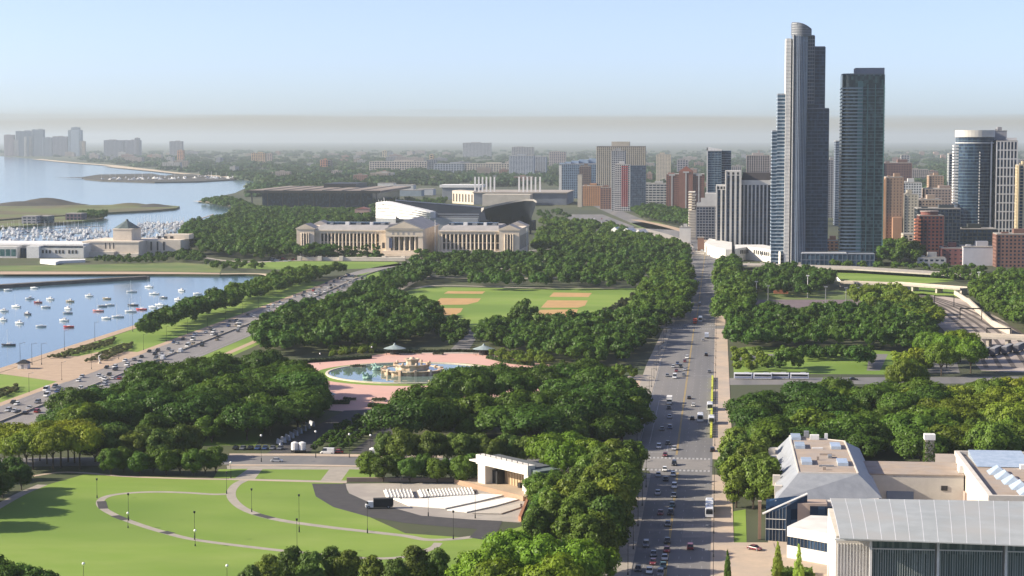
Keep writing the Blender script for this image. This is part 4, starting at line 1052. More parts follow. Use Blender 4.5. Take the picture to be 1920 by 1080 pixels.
for i, (u0, u1, zz) in enumerate(((-1.0, -.6, 4), (-.6, -.2, 9), (-.2, .9, 15))): st.box(hw * u0, hw * u1, -.1, 24, z1 + 1, z1 + 1 + zz)
st.build('stepped_top', TINT, t, (.62, .60, .56))
st = MB(); st.box(-hw - 9, -hw - .4, 1, 36, -1, z1 - 4)
st.build('balcony_wing', TINT, t, (.55, .49, .40))
s = MB()
for i in range(1, 19): s.box(-hw - 9.8, -hw - 2 + (i % 2), .2, 37, i * 3.05, i * 3.05 + 1.1)
s.build('balconies', TINT, t, (.68, .62, .52), kind='stuff')
block('white_hoarding', 'blank white wall standing beside the rail cut', 'wall', 1274, 1295, 427, 455, 12, (.72, .69, .63), plain=True)
block('brick_pier', 'small brown brick block at the end of the rail cut', 'building', 1308, 1320, 446, 470, 8, (.26, .15, .11), plain=True)
block('grey_tower', 'grey banded tower behind the striped tower', 'tower', 1400, 1442, 292, 400, 34, (.40, .36, .34), 3.3, .9, 3.2, 1.4, D=2750, top_box=[(.0, .15, .3, .5, 7), (-.5, .5, .2, .8, 3)])
block('long_flats', 'far grey flats between the two glass towers, tallest', 'tower', 1566, 1579, 265, 420, 30, (.24, .28, .34), 3.3, 1.0, 4, .6, glass=GLASS_B, D=2650)
block('flats', 'far grey flats between the two glass towers, with pale top', 'tower', 1548, 1566, 300, 420, 30, (.34, .34, .36), 3.3, 1.2, 4, 1.4, D=2900)
block('brick_low', 'low red brick building seen between the two glass towers', 'building', 1548, 1580, 452, 478, 20, (.34, .17, .11), 3.4, 1.8, 4, 2, D=2050)
block('brick_block', 'dark brown block behind the tan tower', 'building', 1655, 1708, 306, 405, 40, (.22, .15, .14), 3.4, 2.0, 3.6, 2.0, D=2700)
block('brick_annexe', 'dark brown low block right of the tan tower', 'building', 1690, 1708, 309, 410, 30, (.22, .16, .15), 3.4, 2.0, 3.6, 2.0, D=2690) if False else None
t, hw, dp, z1, D = block('tan_tower', 'tan brick tower right of the green glass tower', 'tower', 1661, 1692, 333, 462, 26, (.36, .25, .18), 3.3, 2.2, 3.6, 2.4)
MB().box(-hw - 6, -hw - .5, 2, 22, -1, z1 - 2).build('painted_sunlit_side', TINT, t, (.56, .34, .20))  # left face added as a box, sunlight painted in as brighter orange
MB().box(-2, hw - 1, -9, -.5, -1, 32).build('lower_wing', TINT, t, (.42, .24, .15))
block('white_block', 'white gridded block behind the tan tower', 'building', 1693, 1727, 343, 420, 30, (.62, .62, .60), 3.4, 1.6, 3.2, 1.4, D=2600)
block('cream_block', 'cream block right of the tan tower', 'building', 1695, 1720, 365, 440, 24, (.55, .50, .40), 3.4, 2.2, 4, 2.2, D=2300)
block('cream_low', 'low cream buildings at the foot of the tan tower', 'building', 1694, 1712, 440, 478, 24, (.56, .47, .36), 3.4, 1.8, 4, 2, D=1990)
block('brick_gable', 'distant brick building with red roof left of the cylinder tower', 'building', 1742, 1768, 330, 385, 30, (.40, .28, .2), 3.4, 2, 4, 2, D=3000)
block('brown_roofs', 'brown low rise block left of the cylinder tower', 'building', 1735, 1795, 355, 410, 50, (.36, .28, .24), 3.6, 2, 4, 2, D=2600)
block('brown_roofs', 'tan low rise block behind the round topped brick tower', 'building', 1722, 1765, 375, 430, 40, (.42, .33, .26), 3.6, 2, 4, 2, D=2350)
block('dark_block', 'dark glass block behind the round topped brick tower', 'building', 1720, 1800, 392, 478, 30, (.06, .075, .09), 3.6, .8, 4, .6, D=2000)
t, hw, dp, z1, D = block('brick_tower', 'red brick apartment tower with round terrace top at right', 'apartment tower', 1724, 1768, 405, 487, 24, (.17, .065, .06), 3.3, 1.6, 3.8, 1.6, D=1880, top_box=[])
c_ = MB(); c_.cyl(-hw * .1, 9, z1 + .9, z1 + 4, hw * .75, n=20); c_.build('round_terrace', TINT, t, (.2, .08, .07))
c_ = MB(); c_.cyl(-hw * .1, 9, z1 + 4, z1 + 4.7, hw * .82, n=20); c_.build('terrace_rim', TINT, t, (.34, .28, .26))
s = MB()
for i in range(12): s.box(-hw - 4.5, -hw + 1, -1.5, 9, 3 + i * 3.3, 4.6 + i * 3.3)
s.build('painted_sunlit_balconies', TINT, t, (.52, .20, .12), kind='stuff')  # left side in brighter red, with the sunlight put into the colour
# cylinder-fronted dark tower
D5 = 2150.0
t5 = thing('round_tower', 'dark glass tower with rounded front and white crown ring at right', 'skyscraper', (onY(1832, 440, D5)[0], D5, 0)); o5 = t5.location.x
a, b = onY(1799, 340, D5)[0] - o5, onY(1866, 340, D5)[0] - o5; zt = onY(1830, 257, D5)[1]; zc = onY(1830, 244, D5)[1]
def arc(a, b, dep, n=16, off=0): 
    cx_ = (a + b) / 2; r = (b - a) / 2 + off
    return [(cx_ - r * math.cos(math.pi * i / n), 16 - (16 + off) * math.sin(math.pi * i / n) ** .8) for i in range(n + 1)] + [(b + off, dep), (a - off, dep)]
MB().prism(arc(a, b, 40), -1, zt).build('glazing', GLASS_G if False else GLASS_D, t5)
s = MB()
for i in range(1, 34): s.prism(arc(a, b, 40, off=.25), zt * i / 34 - .3, zt * i / 34 + .3)
s.build('floor_slabs', TINT, t5, (.10, .15, .18), kind='stuff')
MB().prism(arc(a, b, 40, off=.9), zt, zc).build('crown_ring', TINT, t5, (.60, .58, .53))
MB().prism(arc(a, b, 40, off=.7), zt - 7, zt - 5.6).build('cornice_band', TINT, t5, (.45, .47, .48))
p = MB()
for i in range(26): p.box((a + b) / 2 + 1.6, (a + b) / 2 + 2.6, -.9, .3, 22 + i * 3.2, 23.6 + i * 3.2)
p.build('white_dots', WHITE, t5, kind='stuff')
p = MB(); p.box(b - 5, b - 3.5, 2, 9, 0, zt - 5); p.build('white_pier', TINT, t5, (.5, .52, .55))
s = MB()
for i in range(28): s.box(a - 5, a + 3, 14, 26, 20 + i * 3.3, 21.9 + i * 3.3)
s.build('balconies', WHITE, t5, kind='stuff')
block('white_grid_slab', 'white gridded slab tower right of the rounded dark tower', 'tower', 1868, 1906, 265, 440, 26, (.60, .59, .58), 9.3, 1.3, 3.9, 1.3, D=2150, top_box=[(0, 1, .2, .8, 3)])
block('penthouse_block', 'grey penthouse block behind the white gridded slab', 'building', 1862, 1886, 246, 440, 16, (.34, .34, .36), plain=True, D=2185)
block('cream_slab', 'cream slab at the right edge behind the brick blocks', 'tower', 1909, 1932, 310, 440, 20, (.62, .52, .34), 3.4, .6, 6, 3, D=2100)
block('narrow_tower', 'slender pale tower left of the rounded dark tower, far', 'tower', 1779, 1798, 289, 400, 20, (.44, .46, .46), 3.4, 1.0, 4, 1.2, D=2700)
block('white_box', 'blank pale grey box building below the rounded tower', 'building', 1806, 1869, 464, 498, 30, (.50, .51, .55), plain=True)
block('brick_low', 'low dark red brick building left of the pale grey box', 'building', 1766, 1807, 466, 497, 22, (.20, .085, .085), 4, 2.6, 5, 3, D=1830)
block('pale_low', 'low pale grey building in front of the red brick tower', 'building', 1722, 1772, 484, 499, 12, (.38, .38, .38), 4, 2.2, 5, 2, D=1800)
block('brick_row', 'brown brick apartment row at the right edge', 'building', 1869, 1960, 440, 500, 26, (.22, .12, .095), 3.2, 1.6, 3.6, 1.8, D=1800)
block('dark_podium', 'dark green podium under the rounded tower', 'building', 1797, 1868, 430, 470, 30, (.035, .045, .045), 4, 1, 5, .6, D=2060)
# ---- distant city on the horizon: single buildings that stand out
HZB = [(8, 25, 253, 291, (.46, .36, .34), 'pinkish tower at the far left shore'), (25, 34, 262, 291, (.5, .44, .38), 'tan tower beside the pinkish tower on the far left shore'),
       (30, 62, 246, 291, (.24, .26, .30), 'broad dark tower of the far left cluster'), (46, 50, 256, 292, (.75, .70, .60), 'left of two bright white strips on the far shore'),
       (55, 60, 256, 292, (.75, .70, .60), 'right of two bright white strips on the far shore'), (60, 81, 243, 290, (.27, .30, .34), 'tall grey tower of the far left cluster'), (80, 97, 258, 290, (.30, .32, .36), 'lower grey tower right of the far cluster'),
       (99, 126, 256, 289, (.32, .30, .33), 'wide purple grey slab on the far shore'), (128, 152, 244, 289, (.36, .42, .48), 'tall glassy tower with rounded top on the far shore'), (134, 148, 239, 289, (.36, .42, .48), 'rounded upper stage of the far glassy tower'), (150, 158, 265, 287, (.60, .46, .30), 'small sunlit tan tower on the far shore'),
       (195, 232, 263, 290, (.28, .28, .32), 'long grey slab on the far shore, left one'), (230, 262, 263, 290, (.30, .29, .33), 'long grey slab on the far shore, right one'), (253, 260, 259, 290, (.26, .26, .30), 'thin dark tower over the long slabs'),
       (318, 341, 265, 292, (.34, .33, .36), 'grey slab behind the orange tower on the shore'), (333, 343, 282, 304, (.66, .34, .18), 'small orange tower standing on the far left shore'), (472, 496, 287, 307, (.60, .40, .22), 'tan and orange tower above the far wood'), (501, 509, 288, 304, (.5, .36, .28), 'small tan tower right of the tan and orange tower'),
       (601, 614, 300, 320, (.55, .24, .14), 'small orange brick tower above the dark hall'), (614, 620, 301, 320, (.16, .13, .14), 'slab painted dark as the shaded side of the orange brick tower'), (717, 724, 283, 298, (.70, .58, .38), 'little cream tower on the horizon'),  # shade on the orange tower's side is put into a dark slab
       (693, 800, 303, 322, (.56, .49, .42), 'long cream apartment slab beyond the stadium'), (800, 817, 300, 321, (.22, .24, .28), 'dark block at the right end of the long cream slab'), (806, 812, 290, 318, (.62, .48, .30), 'small tan tower behind the dark block'),
       (815, 871, 307, 326, (.36, .40, .46), 'blue grey hall with white roof beyond the stadium'), (871, 955, 307, 326, (.58, .52, .43), 'second long cream slab beyond the stadium'), (955, 1000, 292, 333, (.48, .52, .58), 'pale blue grey high rise, left half'), (998, 1023, 294, 332, (.50, .53, .57), 'pale blue grey high rise, right half'),
       (868, 920, 268, 292, (.40, .40, .42), 'far grey flats on the horizon'), (960, 1000, 276, 300, (.38, .36, .36), 'far brown flats on the horizon'), (1030, 1060, 285, 312, (.44, .36, .34), 'far reddish flats left of the beige slab'), (1209, 1222, 325, 345, (.42, .28, .22), 'small brick tower right of the beige slab'),
       (1690, 1705, 291, 320, (.40, .38, .38), 'pale grey block on the right horizon'), (1700, 1740, 318, 345, (.42, .36, .32), 'brown flats on the right horizon'), (1880, 1935, 300, 345, (.36, .36, .38), 'grey block at the right edge of the horizon'), (1440, 1456, 296, 330, (.42, .33, .30), 'brick block showing left of the tallest skyscraper'),
       (1372, 1390, 312, 345, (.42, .38, .36), 'grey block right of the slim glass tower'), (1270, 1290, 300, 328, (.34, .31, .33), 'far brown block behind the brick complex')]
for (x0, x1, yt, yb, c, lb) in HZB:
    D = min(G(900, yb)[1], 12500.0)
    block('far_tower', lb, 'tower', x0, x1, yt, yb, 30 + (x1 - x0) * .3, c, 3.6 if D < 6000 else 7.2, 1.4 if D < 6000 else 2.4, 5 if D < 6000 else 9, 1.6 if D < 6000 else 3, D=D, pr=.5)
# the many low buildings among the trees
g = random.Random(21)
LOWC = [(.42, .36, .30), (.34, .22, .18), (.44, .42, .39), (.26, .26, .29), (.36, .29, .24), (.30, .17, .13), (.36, .30, .27)]
meshes = []
for k in range(7):
    w_, d_, h_ = g.uniform(18, 60), g.uniform(14, 34), g.uniform(11, 26)
    mb = MB(); mb.box(-w_ / 2, w_ / 2, 0, d_, -1, h_, 0); mb.box(-w_ / 2 - .3, w_ / 2 + .3, -.3, d_ + .3, h_, h_ + .7, 1)
    n = int(w_ / 5); nf = int(h_ / 4)
    for i in range(n):
        for j in range(nf): x = -w_ / 2 + (i + .5) * w_ / n; mb.box(x - 1, x + 1, -.15, .1, 1.5 + j * 4, 3.5 + j * 4, 2)
    mb.box(-w_ * .2, w_ * .1, d_ * .3, d_ * .6, h_ + .7, h_ + 3.2, 0)
    meshes.append(mb.mesh('low_building', [TINT, ROOFG, DARKM]))
n = 0
while n < 130:
    dy = 30 + 105 * g.random() ** 1.3; px = g.uniform(0, 1920); py = 260 + dy
    if px < 700 and py > 288 + max(0, px - 40) * 0.1: continue
    if 700 < px < 1330 and py > 345: continue
    if px >= 1330 and py > 375: continue
    x, y = G(px, py)
    o = link('low_building', meshes[n % 7], None, g.choice(LOWC), (x, y, 0), g.choice((0, 0, 0, math.pi / 2)) + g.uniform(-.05, .05))
    s = min(1.4, y / 5200); o.scale = (s, s, max(1, s * .9))
    tag(o, 'small low building half hidden in the trees of the hazy city', 'building', 'low buildings of the hazy city'); n += 1
# ================================================================== landmarks
def local(t, pts): return [(x - t.location.x, y - t.location.y) for x, y in pts]
# ---- the columned museum
DM = 1892.0
tm = thing('columned_museum', 'wide cream neoclassical museum with central portico and columned wings', 'museum', (onY(775, 485, DM)[0], DM, 0)); om = tm.location.x
def mx(px, py=460): return onY(px, py, DM)[0] - om
def mz(py): return onY(775, py, DM)[1]
STM = mat('museum_stone', (0.74, 0.63, 0.49), (0.62, 0.52, 0.40), 0.12, 0.85, detail=6)
ROOFM = mat('museum_roof', (0.36, 0.34, 0.33), (0.29, 0.28, 0.27), 0.1, 0.8)
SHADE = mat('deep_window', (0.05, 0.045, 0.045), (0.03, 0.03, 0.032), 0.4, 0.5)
zw = mz(432); DEP = 92
def gable(mb, x0, x1, y0, y1, z0, zr):
    xm = (x0 + x1) / 2
    mb.add([(x0, y0, z0), (x1, y0, z0), (xm, y0, zr), (x0, y1, z0), (x1, y1, z0), (xm, y1, zr)], [(0, 1, 2), (3, 5, 4), (0, 2, 5, 3), (1, 4, 5, 2), (0, 3, 4, 1)])
for side, (xa, xb) in enumerate(((mx(589), mx(729)), (mx(822), mx(937)))):
    w = MB(); w.box(xa, xb, 3, DEP - 3, -1, zw - 3.2); w.build('wing_wall', STM, tm)
    c = MB(); c.box(xa - .0, xb + .0, .4, DEP, zw - 3.2, zw - 1.2); c.box(xa, xb, -.5, DEP, zw - 1.2, zw); c.build('cornice', STM, tm)
    rf = MB(); rf.prism([(xa + 1, 3), (xb - 1, 3), (xb - 1, DEP - 4), (xa + 1, DEP - 4)], zw + .02, zw + 4, pts1=[(xa + 3, 16), (xb - 3, 16), (xb - 3, DEP - 16), (xa + 3, DEP - 16)]); r = rf.build('wing_roof', ROOFM, tm)
    sk = MB(); sk.box(xa + 6, xb - 6, 34, 44, zw + 4.02, zw + 6.4); sk.build('skylight', GLASS_D, r)
    for k in range(5):
        q = MB(); xq = xa + (xb - xa) * (.15 + .17 * k + .03 * (k % 2)); q.box(xq, xq + 3 + k % 3, 24 + 3 * (k % 3), 29 + 3 * (k % 3), zw + 4.02, zw + 6 + (k % 2)); q.build('roof_unit', WHITE if k % 2 else GREYM, r)
    pl = MB(); pl.box(xa, xb, -1.0, 3, -1, 7.0); pl.build('plinth', STM, tm)
    n = 16 if side == 0 else 14
    x0, x1 = (mx(601), mx(711)) if side == 0 else (mx(829), mx(936))
    for i in range(n):
        x = x0 + (x1 - x0) * (i + .5) / n
        cm = MB(); cm.cyl(x - (x1 - x0) / n / 2, .9, 7.0, zw - 3.2, .95, .8, 8); cm.build('column', STM, tm, smooth=True)
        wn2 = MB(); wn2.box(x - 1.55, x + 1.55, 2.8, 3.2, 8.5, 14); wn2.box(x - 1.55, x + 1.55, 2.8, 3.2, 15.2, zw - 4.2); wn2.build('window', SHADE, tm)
    if side == 0:
        q = MB(); q.box(mx(711), xb, -1.5, 3.1, -1, zw - 3.3); q.build('side_block', STM, tm)
        q = MB(); q.box(mx(717), mx(722), -1.62, -1.4, 9, 14.5); q.build('niche', SHADE, tm)
for (pa, pb) in ((557, 590), (936, 974)):
    xa, xb = mx(pa), mx(pb)
    w = MB(); w.box(xa, xb, -2, DEP + 2, -1, zw + .6); w.build('pavilion_wall', STM, tm)
    c = MB(); c.box(xa - .7, xb + .7, -2.7, DEP + 2.7, zw + .6, zw + 1.8); c.build('pavilion_cornice', STM, tm)
    p = MB(); gable(p, xa - .5, xb + .5, -2.5, 24, zw + 1.82, zw + 6.3); gable(p, xa - .5, xb + .5, DEP - 22, DEP + 2.5, zw + 1.82, zw + 6.3); p.build('pavilion_roof', ROOFM, tm)
    p = MB(); p.add([(xa - .2, -2.75, zw + 1.9), (xb + .2, -2.75, zw + 1.9), ((xa + xb) / 2, -2.75, zw + 5.9)], [(0, 1, 2)]); p.build('pediment', STM, tm)
    for u in (.30, .42, .58, .70):
        cm = MB(); cm.cyl(xa + (xb - xa) * u, -2.6, 5, zw - 3, .7, .6, 7); cm.build('column', STM, tm)
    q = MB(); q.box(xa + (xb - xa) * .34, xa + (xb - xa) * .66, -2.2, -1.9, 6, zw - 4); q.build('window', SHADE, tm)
    q = MB()
    for k in range(14): q.box(xb - .1, xb + .12, 4 + k * 6.3, 6.4 + k * 6.3, 8, zw - 5)
    q.build('side_windows', SHADE, tm, kind='stuff')
# portico
xa, xb = mx(729), mx(797); zp = mz(430); yf = -16
w = MB(); w.box(xa, xb, 0, DEP, -1, zp); w.build('portico_body', STM, tm)
w = MB(); w.box(xa - .5, xb + .5, yf, 0.05, zp - 6.5, zp); w.build('entablature', STM, tm)
w = MB(); w.box(xa - 1.2, xb + 1.2, yf - .8, DEP + 1, zp, zp + 1.1); w.build('cornice', STM, tm)
zr = mz(414)
w = MB(); gable(w, xa - 1.4, xb + 1.4, yf - 1, DEP + 1, zp + 1.12, zr + 1.0); rr = w.build('portico_roof', ROOFM, tm)
w = MB(); w.add([(xa + 1.5, yf - 1.1, zp + 1.5), (xb - 1.5, yf - 1.1, zp + 1.5), ((xa + xb) / 2, yf - 1.1, zr - .4)], [(0, 1, 2)]); w.build('pediment', STM, tm)
for (z, h_, ex) in ((-1, 4.0, 9), (3.0, 1.5, 7), (4.5, 1.5, 5), (6.0, 1.5, 3)):
    w = MB(); w.box(xa - 3, xb + 3 , yf - ex, 1, z, z + h_); w.build('step', STM, tm)
zb = 7.5
for i in range(7):
    x = xa + 2.2 + (xb - xa - 4.4) * i / 6
    if i in (0, 6): c = MB(); c.box(x - 2.4, x + 2.4, yf + .5, 0, zb, zp - 6.5)
    else: c = MB(); c.cyl(x, yf + 2, zb, zp - 6.5, 1.05, .9, 10)
    c.build('pier' if i in (0, 6) else 'column', STM, tm, smooth=False)
for i in range(6):
    x = xa + 2.2 + (xb - xa - 4.4) * (i + .5) / 6
    c = MB(); c.box(x - 1.7, x + 1.7, -.3, .02, zb, zp - 7.5); c.build('doorway', SHADE, tm)
c = MB(); c.box(xa + 3, xa + 6.2, yf + .1, yf + .4, 10, zp - 8); c.build('banner', mat('banner_blue', (.05, .06, .11), (.07, .09, .16), .5, .8), tm)
c = MB()
for i in range(5): c.box(xa + 6 + i * 5.2, xa + 8 + i * 5.2, yf - .08, yf + .1, zp - 4.6, zp - 2.2)
c.build('frieze_panels', ROOFM, tm, kind='stuff')
# flagpoles
for i, (px, py, h_) in enumerate(((816, 482, 36), (988, 482, 28))):
    x, y = G(px, py); f = MB(); f.tube((0, 0, 0), (0, 0, h_), .5, .25, 6); f.sphere((0, 0, h_ + .4), .5)
    o = f.build('flagpole', WHITE, loc=(x, y, 0)); tag(o, 'white flagpole in front of the columned museum, %s of two' % ('left' if i == 0 else 'right'), 'flagpole', 'museum flagpoles')
t = thing('terrace_wall', 'long pale terrace wall below the museum trees', 'wall', (*G(650, 489), 0))
w = MB(); q = local(t, PX([(558, 488), (760, 489.5), (760, 488.6), (558, 487.2)])); w.prism(q, -.5, 3.2); w.build('wall', STONE2, t)
for px in (562, 600, 640, 684, 720, 756):
    x, y = G(px, 488.6); b = MB(); b.cbox(x - t.location.x, y - t.location.y, 0, 4, 4, 4.4); b.build('pedestal', STONE2, t)
for px in (862, 900):
    pass
# ---- aquarium on the lake
DS = 1868.0
ta = thing('aquarium', 'cream stone aquarium with pyramid roof and white lakeside annexe', 'aquarium', (onY(210, 488, DS)[0], DS, 0)); oa = ta.location.x
def ax(px, py=470): return onY(px, py, DS)[0] - oa
def az(py): return onY(200, py, DS)[1]
STA = mat('aquarium_stone', (0.68, 0.60, 0.49), (0.57, 0.50, 0.41), 0.15, 0.85)
w = MB(); w.box(ax(155), ax(260), 0, 70, -1, az(455)); w.build('main_block', STA, ta)
w = MB(); w.box(ax(155) - .6, ax(260) + .6, -.6, 70.6, az(455), az(455) + 1.4); w.build('cornice', STA, ta)
w = MB(); w.box(ax(258), ax(325), 26, 66, -1, az(452)); w.build('west_wing', STA, ta)
w = MB(); w.box(ax(285), ax(332), 44, 62, az(452), az(443)); w.build('west_gallery', STA, ta)
w = MB()
for i in range(3): w.box(ax(272) + i * 6.5, ax(272) + i * 6.5 + 3.4, 43.8, 44.1, az(451), az(446.5))
w.build('gallery_windows', SHADE, ta, kind='stuff')
za0, za1 = az(455) + 1.4, az(432)
w = MB(); w.box(ax(203), ax(238), 16, 48, za0, za1); u_ = w.build('upper_block', STA, ta)
w = MB(); w.box(ax(203) - .5, ax(238) + .5, 15.5, 48.5, za1, za1 + 1.0); w.build('upper_cornice', STA, ta)
xm = (ax(203) + ax(238)) / 2; n = 8
base = [(xm + 13.5 * math.cos(math.pi / 8 + i * math.pi / 4), 32 + 13.5 * math.sin(math.pi / 8 + i * math.pi / 4)) for i in range(8)]
tip = [(xm + 2.2 * math.cos(math.pi / 8 + i * math.pi / 4), 32 + 2.2 * math.sin(math.pi / 8 + i * math.pi / 4)) for i in range(8)]
w = MB(); w.prism(base, za1 + 1.02, za1 + 8, pts1=tip); w.cyl(xm, 32, za1 + 8, za1 + 10, 2.0, 1.2, 8)
w.build('pyramid_roof', mat('copper_roof', (.10, .13, .13), (.07, .09, .09), .3, .6), ta)
for k, (pxa, y0) in enumerate(((198, 0), (206, 0), (213, 0))):
    w = MB(); w.box(ax(pxa - .9), ax(pxa + .9), -.12, .1, 8, 15); w.build('window', SHADE, ta)
for k in range(3):
    w = MB(); w.box(ax(268 + k * 12), ax(271 + k * 12), 25.8, 26.1, 5, 14); w.build('window', SHADE, ta)
w = MB(); w.box(ax(150), ax(218), -8, 0, -1, 5.5); w.build('front_terrace', STONE2, ta)
w = MB(); w.box(ax(218), ax(262), -5, 0, -1, 3.5); w.build('front_terrace', STONE2, ta)
tb = thing('lakeside_annexe', 'white lakeside annexe with glass bays left of the aquarium', 'building', (onY(60, 495, DS - 28)[0], DS - 28, 0)); ob = tb.location.x
def bx_(px): return onY(px, 480, DS - 28)[0] - ob
def bz(py): return onY(60, py, DS - 28)[1]
w = MB(); w.box(bx_(-60), bx_(155), 12, 60, -1, bz(461)); w.build('hall', WALLW, tb)
w = MB(); w.prism([(bx_(-60), 10), (bx_(150), 10), (bx_(156), 62), (bx_(-60), 62)], bz(461), bz(458)); w.build('roof', WHITE, tb)
w = MB(); w.box(bx_(-60), bx_(35), -4, 12, -1, bz(462)); w.build('glass_pavilion', WALLW, tb)
GLT = glass_mat('glass_teal', (.03, .10, .10), (.10, .2, .2), (3, 3, 3), .12)
for k in range(-2, 3):
    xq = bx_(3 + k * 10.5); w = MB(); w.box(xq, xq + 4.6, -4.15, -3.9, 2, bz(467)); w.build('window', GLT, tb)
w = MB(); w.box(bx_(36), bx_(52), 4, 12.1, -1, bz(466)); w.build('dark_bay', GLASS_D, tb)
w = MB(); w.box(bx_(52), bx_(75), -3, 12, -1, bz(461.5)); w.build('white_bay', WHITE, tb)
w = MB(); w.box(bx_(75), bx_(155), 3, 12.05, -1, bz(463)); w.build('low_wing', WALLW, tb)
w = MB(); w.box(bx_(75.5), bx_(154), 2.85, 3.02, 11.5, bz(464.2)); w.build('window_band', GLASS_D, tb)
for k in range(9):
    w = MB(); xq = bx_(77 + k * 8.2 - (k % 3) * 1.6); w.box(xq, xq + 1.8, 2.8, 3.03, 4.5, 7.8); w.build('window', SHADE, tb)
w = MB(); w.prism(local(tb, PX([(75, 494), (92, 496), (104, 497), (112, 494), (160, 492), (160, 490), (75, 490)])), -.5, 2.5); w.build('terrace', WHITE, tb)
# ---- stadium
ts = thing('stadium', 'modern stadium with bright white curved stand and dark overhanging bowl behind the museum', 'stadium', (-330, 2440, 0))
def sp(px, py, D): x, z = onY(px, py, D); return (x + 330, D - 2440, z)
N_ = 14
def stand_edge(u):  # left end to right end of the white stand
    px = 704.5 + 102.5 * u
    D = 2420 - 95 * math.sin(math.pi * min(1, u * .9 + .1) * .5) + (60 * (1 - u) ** 3)
    return px, D
for k in range(5):
    v0, v1 = k / 5, (k + .80) / 5; mb = MB(); rings = []
    for i in range(N_ + 1):
        u = i / N_; px, D = stand_edge(u); yt = 379 - 4 * math.sin(min(1, u * 4) * math.pi / 2) + 21.5 * max(0, u - .12) / .88; yb = 409 + 3 * u
        a = sp(px, yb + (yt - yb) * v0, D - 3 * k); b = sp(px, yb + (yt - yb) * v1, D - 3 * k)
        rings.append([(a[0], a[1], a[2]), (b[0], b[1], b[2]), (b[0] + 4, b[1] + 16, b[2]), (a[0] + 4, a[1] + 16, a[2])])
    mb.loft(rings); mb.build('white_tier', WHITE, ts)
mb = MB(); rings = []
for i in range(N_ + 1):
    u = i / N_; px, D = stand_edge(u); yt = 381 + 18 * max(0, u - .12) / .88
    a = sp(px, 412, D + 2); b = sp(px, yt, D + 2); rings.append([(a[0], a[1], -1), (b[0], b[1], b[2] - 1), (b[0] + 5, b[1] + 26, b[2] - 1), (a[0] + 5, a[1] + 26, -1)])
mb.loft(rings); mb.build('stand_core', mat('stand_grey', (.20, .21, .22), (.15, .16, .17), .2, .8), ts)  # grey core showing between the white tiers
mb = MB()
for k in range(5): x, y, z = sp(712 + k * 5, 378 + k * .6, 2410); mb.tube((x, y, z - 6), (x - 1.5, y, z + (6 if k == 2 else 2.5)), .6, .3, 5)
mb.build('rim_masts', WHITE, ts, kind='stuff')
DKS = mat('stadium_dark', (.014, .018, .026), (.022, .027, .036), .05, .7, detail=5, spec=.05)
mb = MB()
A0 = [sp(742, 376, 2480), sp(820, 381, 2500), sp(905, 389.5, 2520)]; B0 = [sp(742, 414, 2350), sp(820, 414, 2345), sp(915, 416, 2345)]
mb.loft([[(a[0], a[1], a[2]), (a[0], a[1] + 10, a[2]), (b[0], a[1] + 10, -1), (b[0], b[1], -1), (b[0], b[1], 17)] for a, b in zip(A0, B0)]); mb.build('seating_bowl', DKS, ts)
mb = MB()
a = [sp(742, 375.5, 2478), sp(905, 389, 2518)]; mb.tube(a[0], a[1], 1.0, n=5); mb.build('rim', TINT, ts, (.45, .46, .48))
for k in range(3):
    a = sp(815, 398 + k * 5, 2400 - k * 12); b = sp(900, 402 + k * 4.6, 2410 - k * 12)
    mb = MB(); mb.box(a[0], b[0], a[1] - 2, a[1] + 1, min(a[2], b[2]), min(a[2], b[2]) + 1.2); mb.build('parapet', TINT, ts, (.25, .27, .30))
mb = MB(); a = sp(808, 412, 2330); b = sp(897, 409, 2330); mb.box(a[0], b[0], a[1] - 6, a[1] + 8, -1, b[2]); mb.build('entry_hall', TINT, ts, (.30, .32, .34))
# overhanging west bowl
def west(u, lev):  # u along the rim, lev 0 foot .. 1 rim
    rim = [(907, 391), (925, 386), (945, 382), (965, 378), (985, 375), (1000, 375.5), (1006, 379)]
    foot = [(915, 414), (922, 416), (936, 418), (952, 420), (968, 421), (984, 421), (990, 420)]
    i = min(5, int(u * 6)); f = u * 6 - i
    lerp = lambda L: (L[i][0] + (L[i + 1][0] - L[i][0]) * f, L[i][1] + (L[i + 1][1] - L[i][1]) * f)
    r, ft = lerp(rim), lerp(foot); D = 2350 + 60 * math.sin(math.pi * u) * .2
    P, Q = sp(r[0], r[1], D), sp(ft[0], ft[1], D + 30)
    k = lev ** .6
    return (Q[0] + (P[0] - Q[0]) * lev, Q[1] + (P[1] - Q[1]) * k, Q[2] + (P[2] - Q[2]) * (lev ** 1.5))
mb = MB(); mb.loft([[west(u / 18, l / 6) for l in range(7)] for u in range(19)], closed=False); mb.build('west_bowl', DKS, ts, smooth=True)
mb = MB(); rings = []
for u in range(19):
    p = west(u / 18, 1.0); rings.append([(p[0], p[1], p[2] - 1), (p[0], p[1], p[2] + 1.4), (p[0] - 4, p[1] + 34 * math.sin(math.pi * u / 18) + 6, p[2] + .4 - 4 * math.sin(math.pi * u / 18)), (p[0] - 4, p[1] + 34 * math.sin(math.pi * u / 18) + 6, p[2] - 5)])
mb.loft(rings); mb.build('bowl_rim', TINT, ts, (.36, .34, .31))
mb = MB()
for u in (.1, .3, .5, .7, .9):
    p = west(u, .55); mb.box(p[0] - 1, p[0] + 1, p[1] + 1, p[1] + 4, 0, p[2] + 2)
mb.box(west(.05, 0)[0], west(.95, 0)[0], 20, 60, -1, 12)
mb.build('bowl_columns', DKS, ts, kind='stuff')
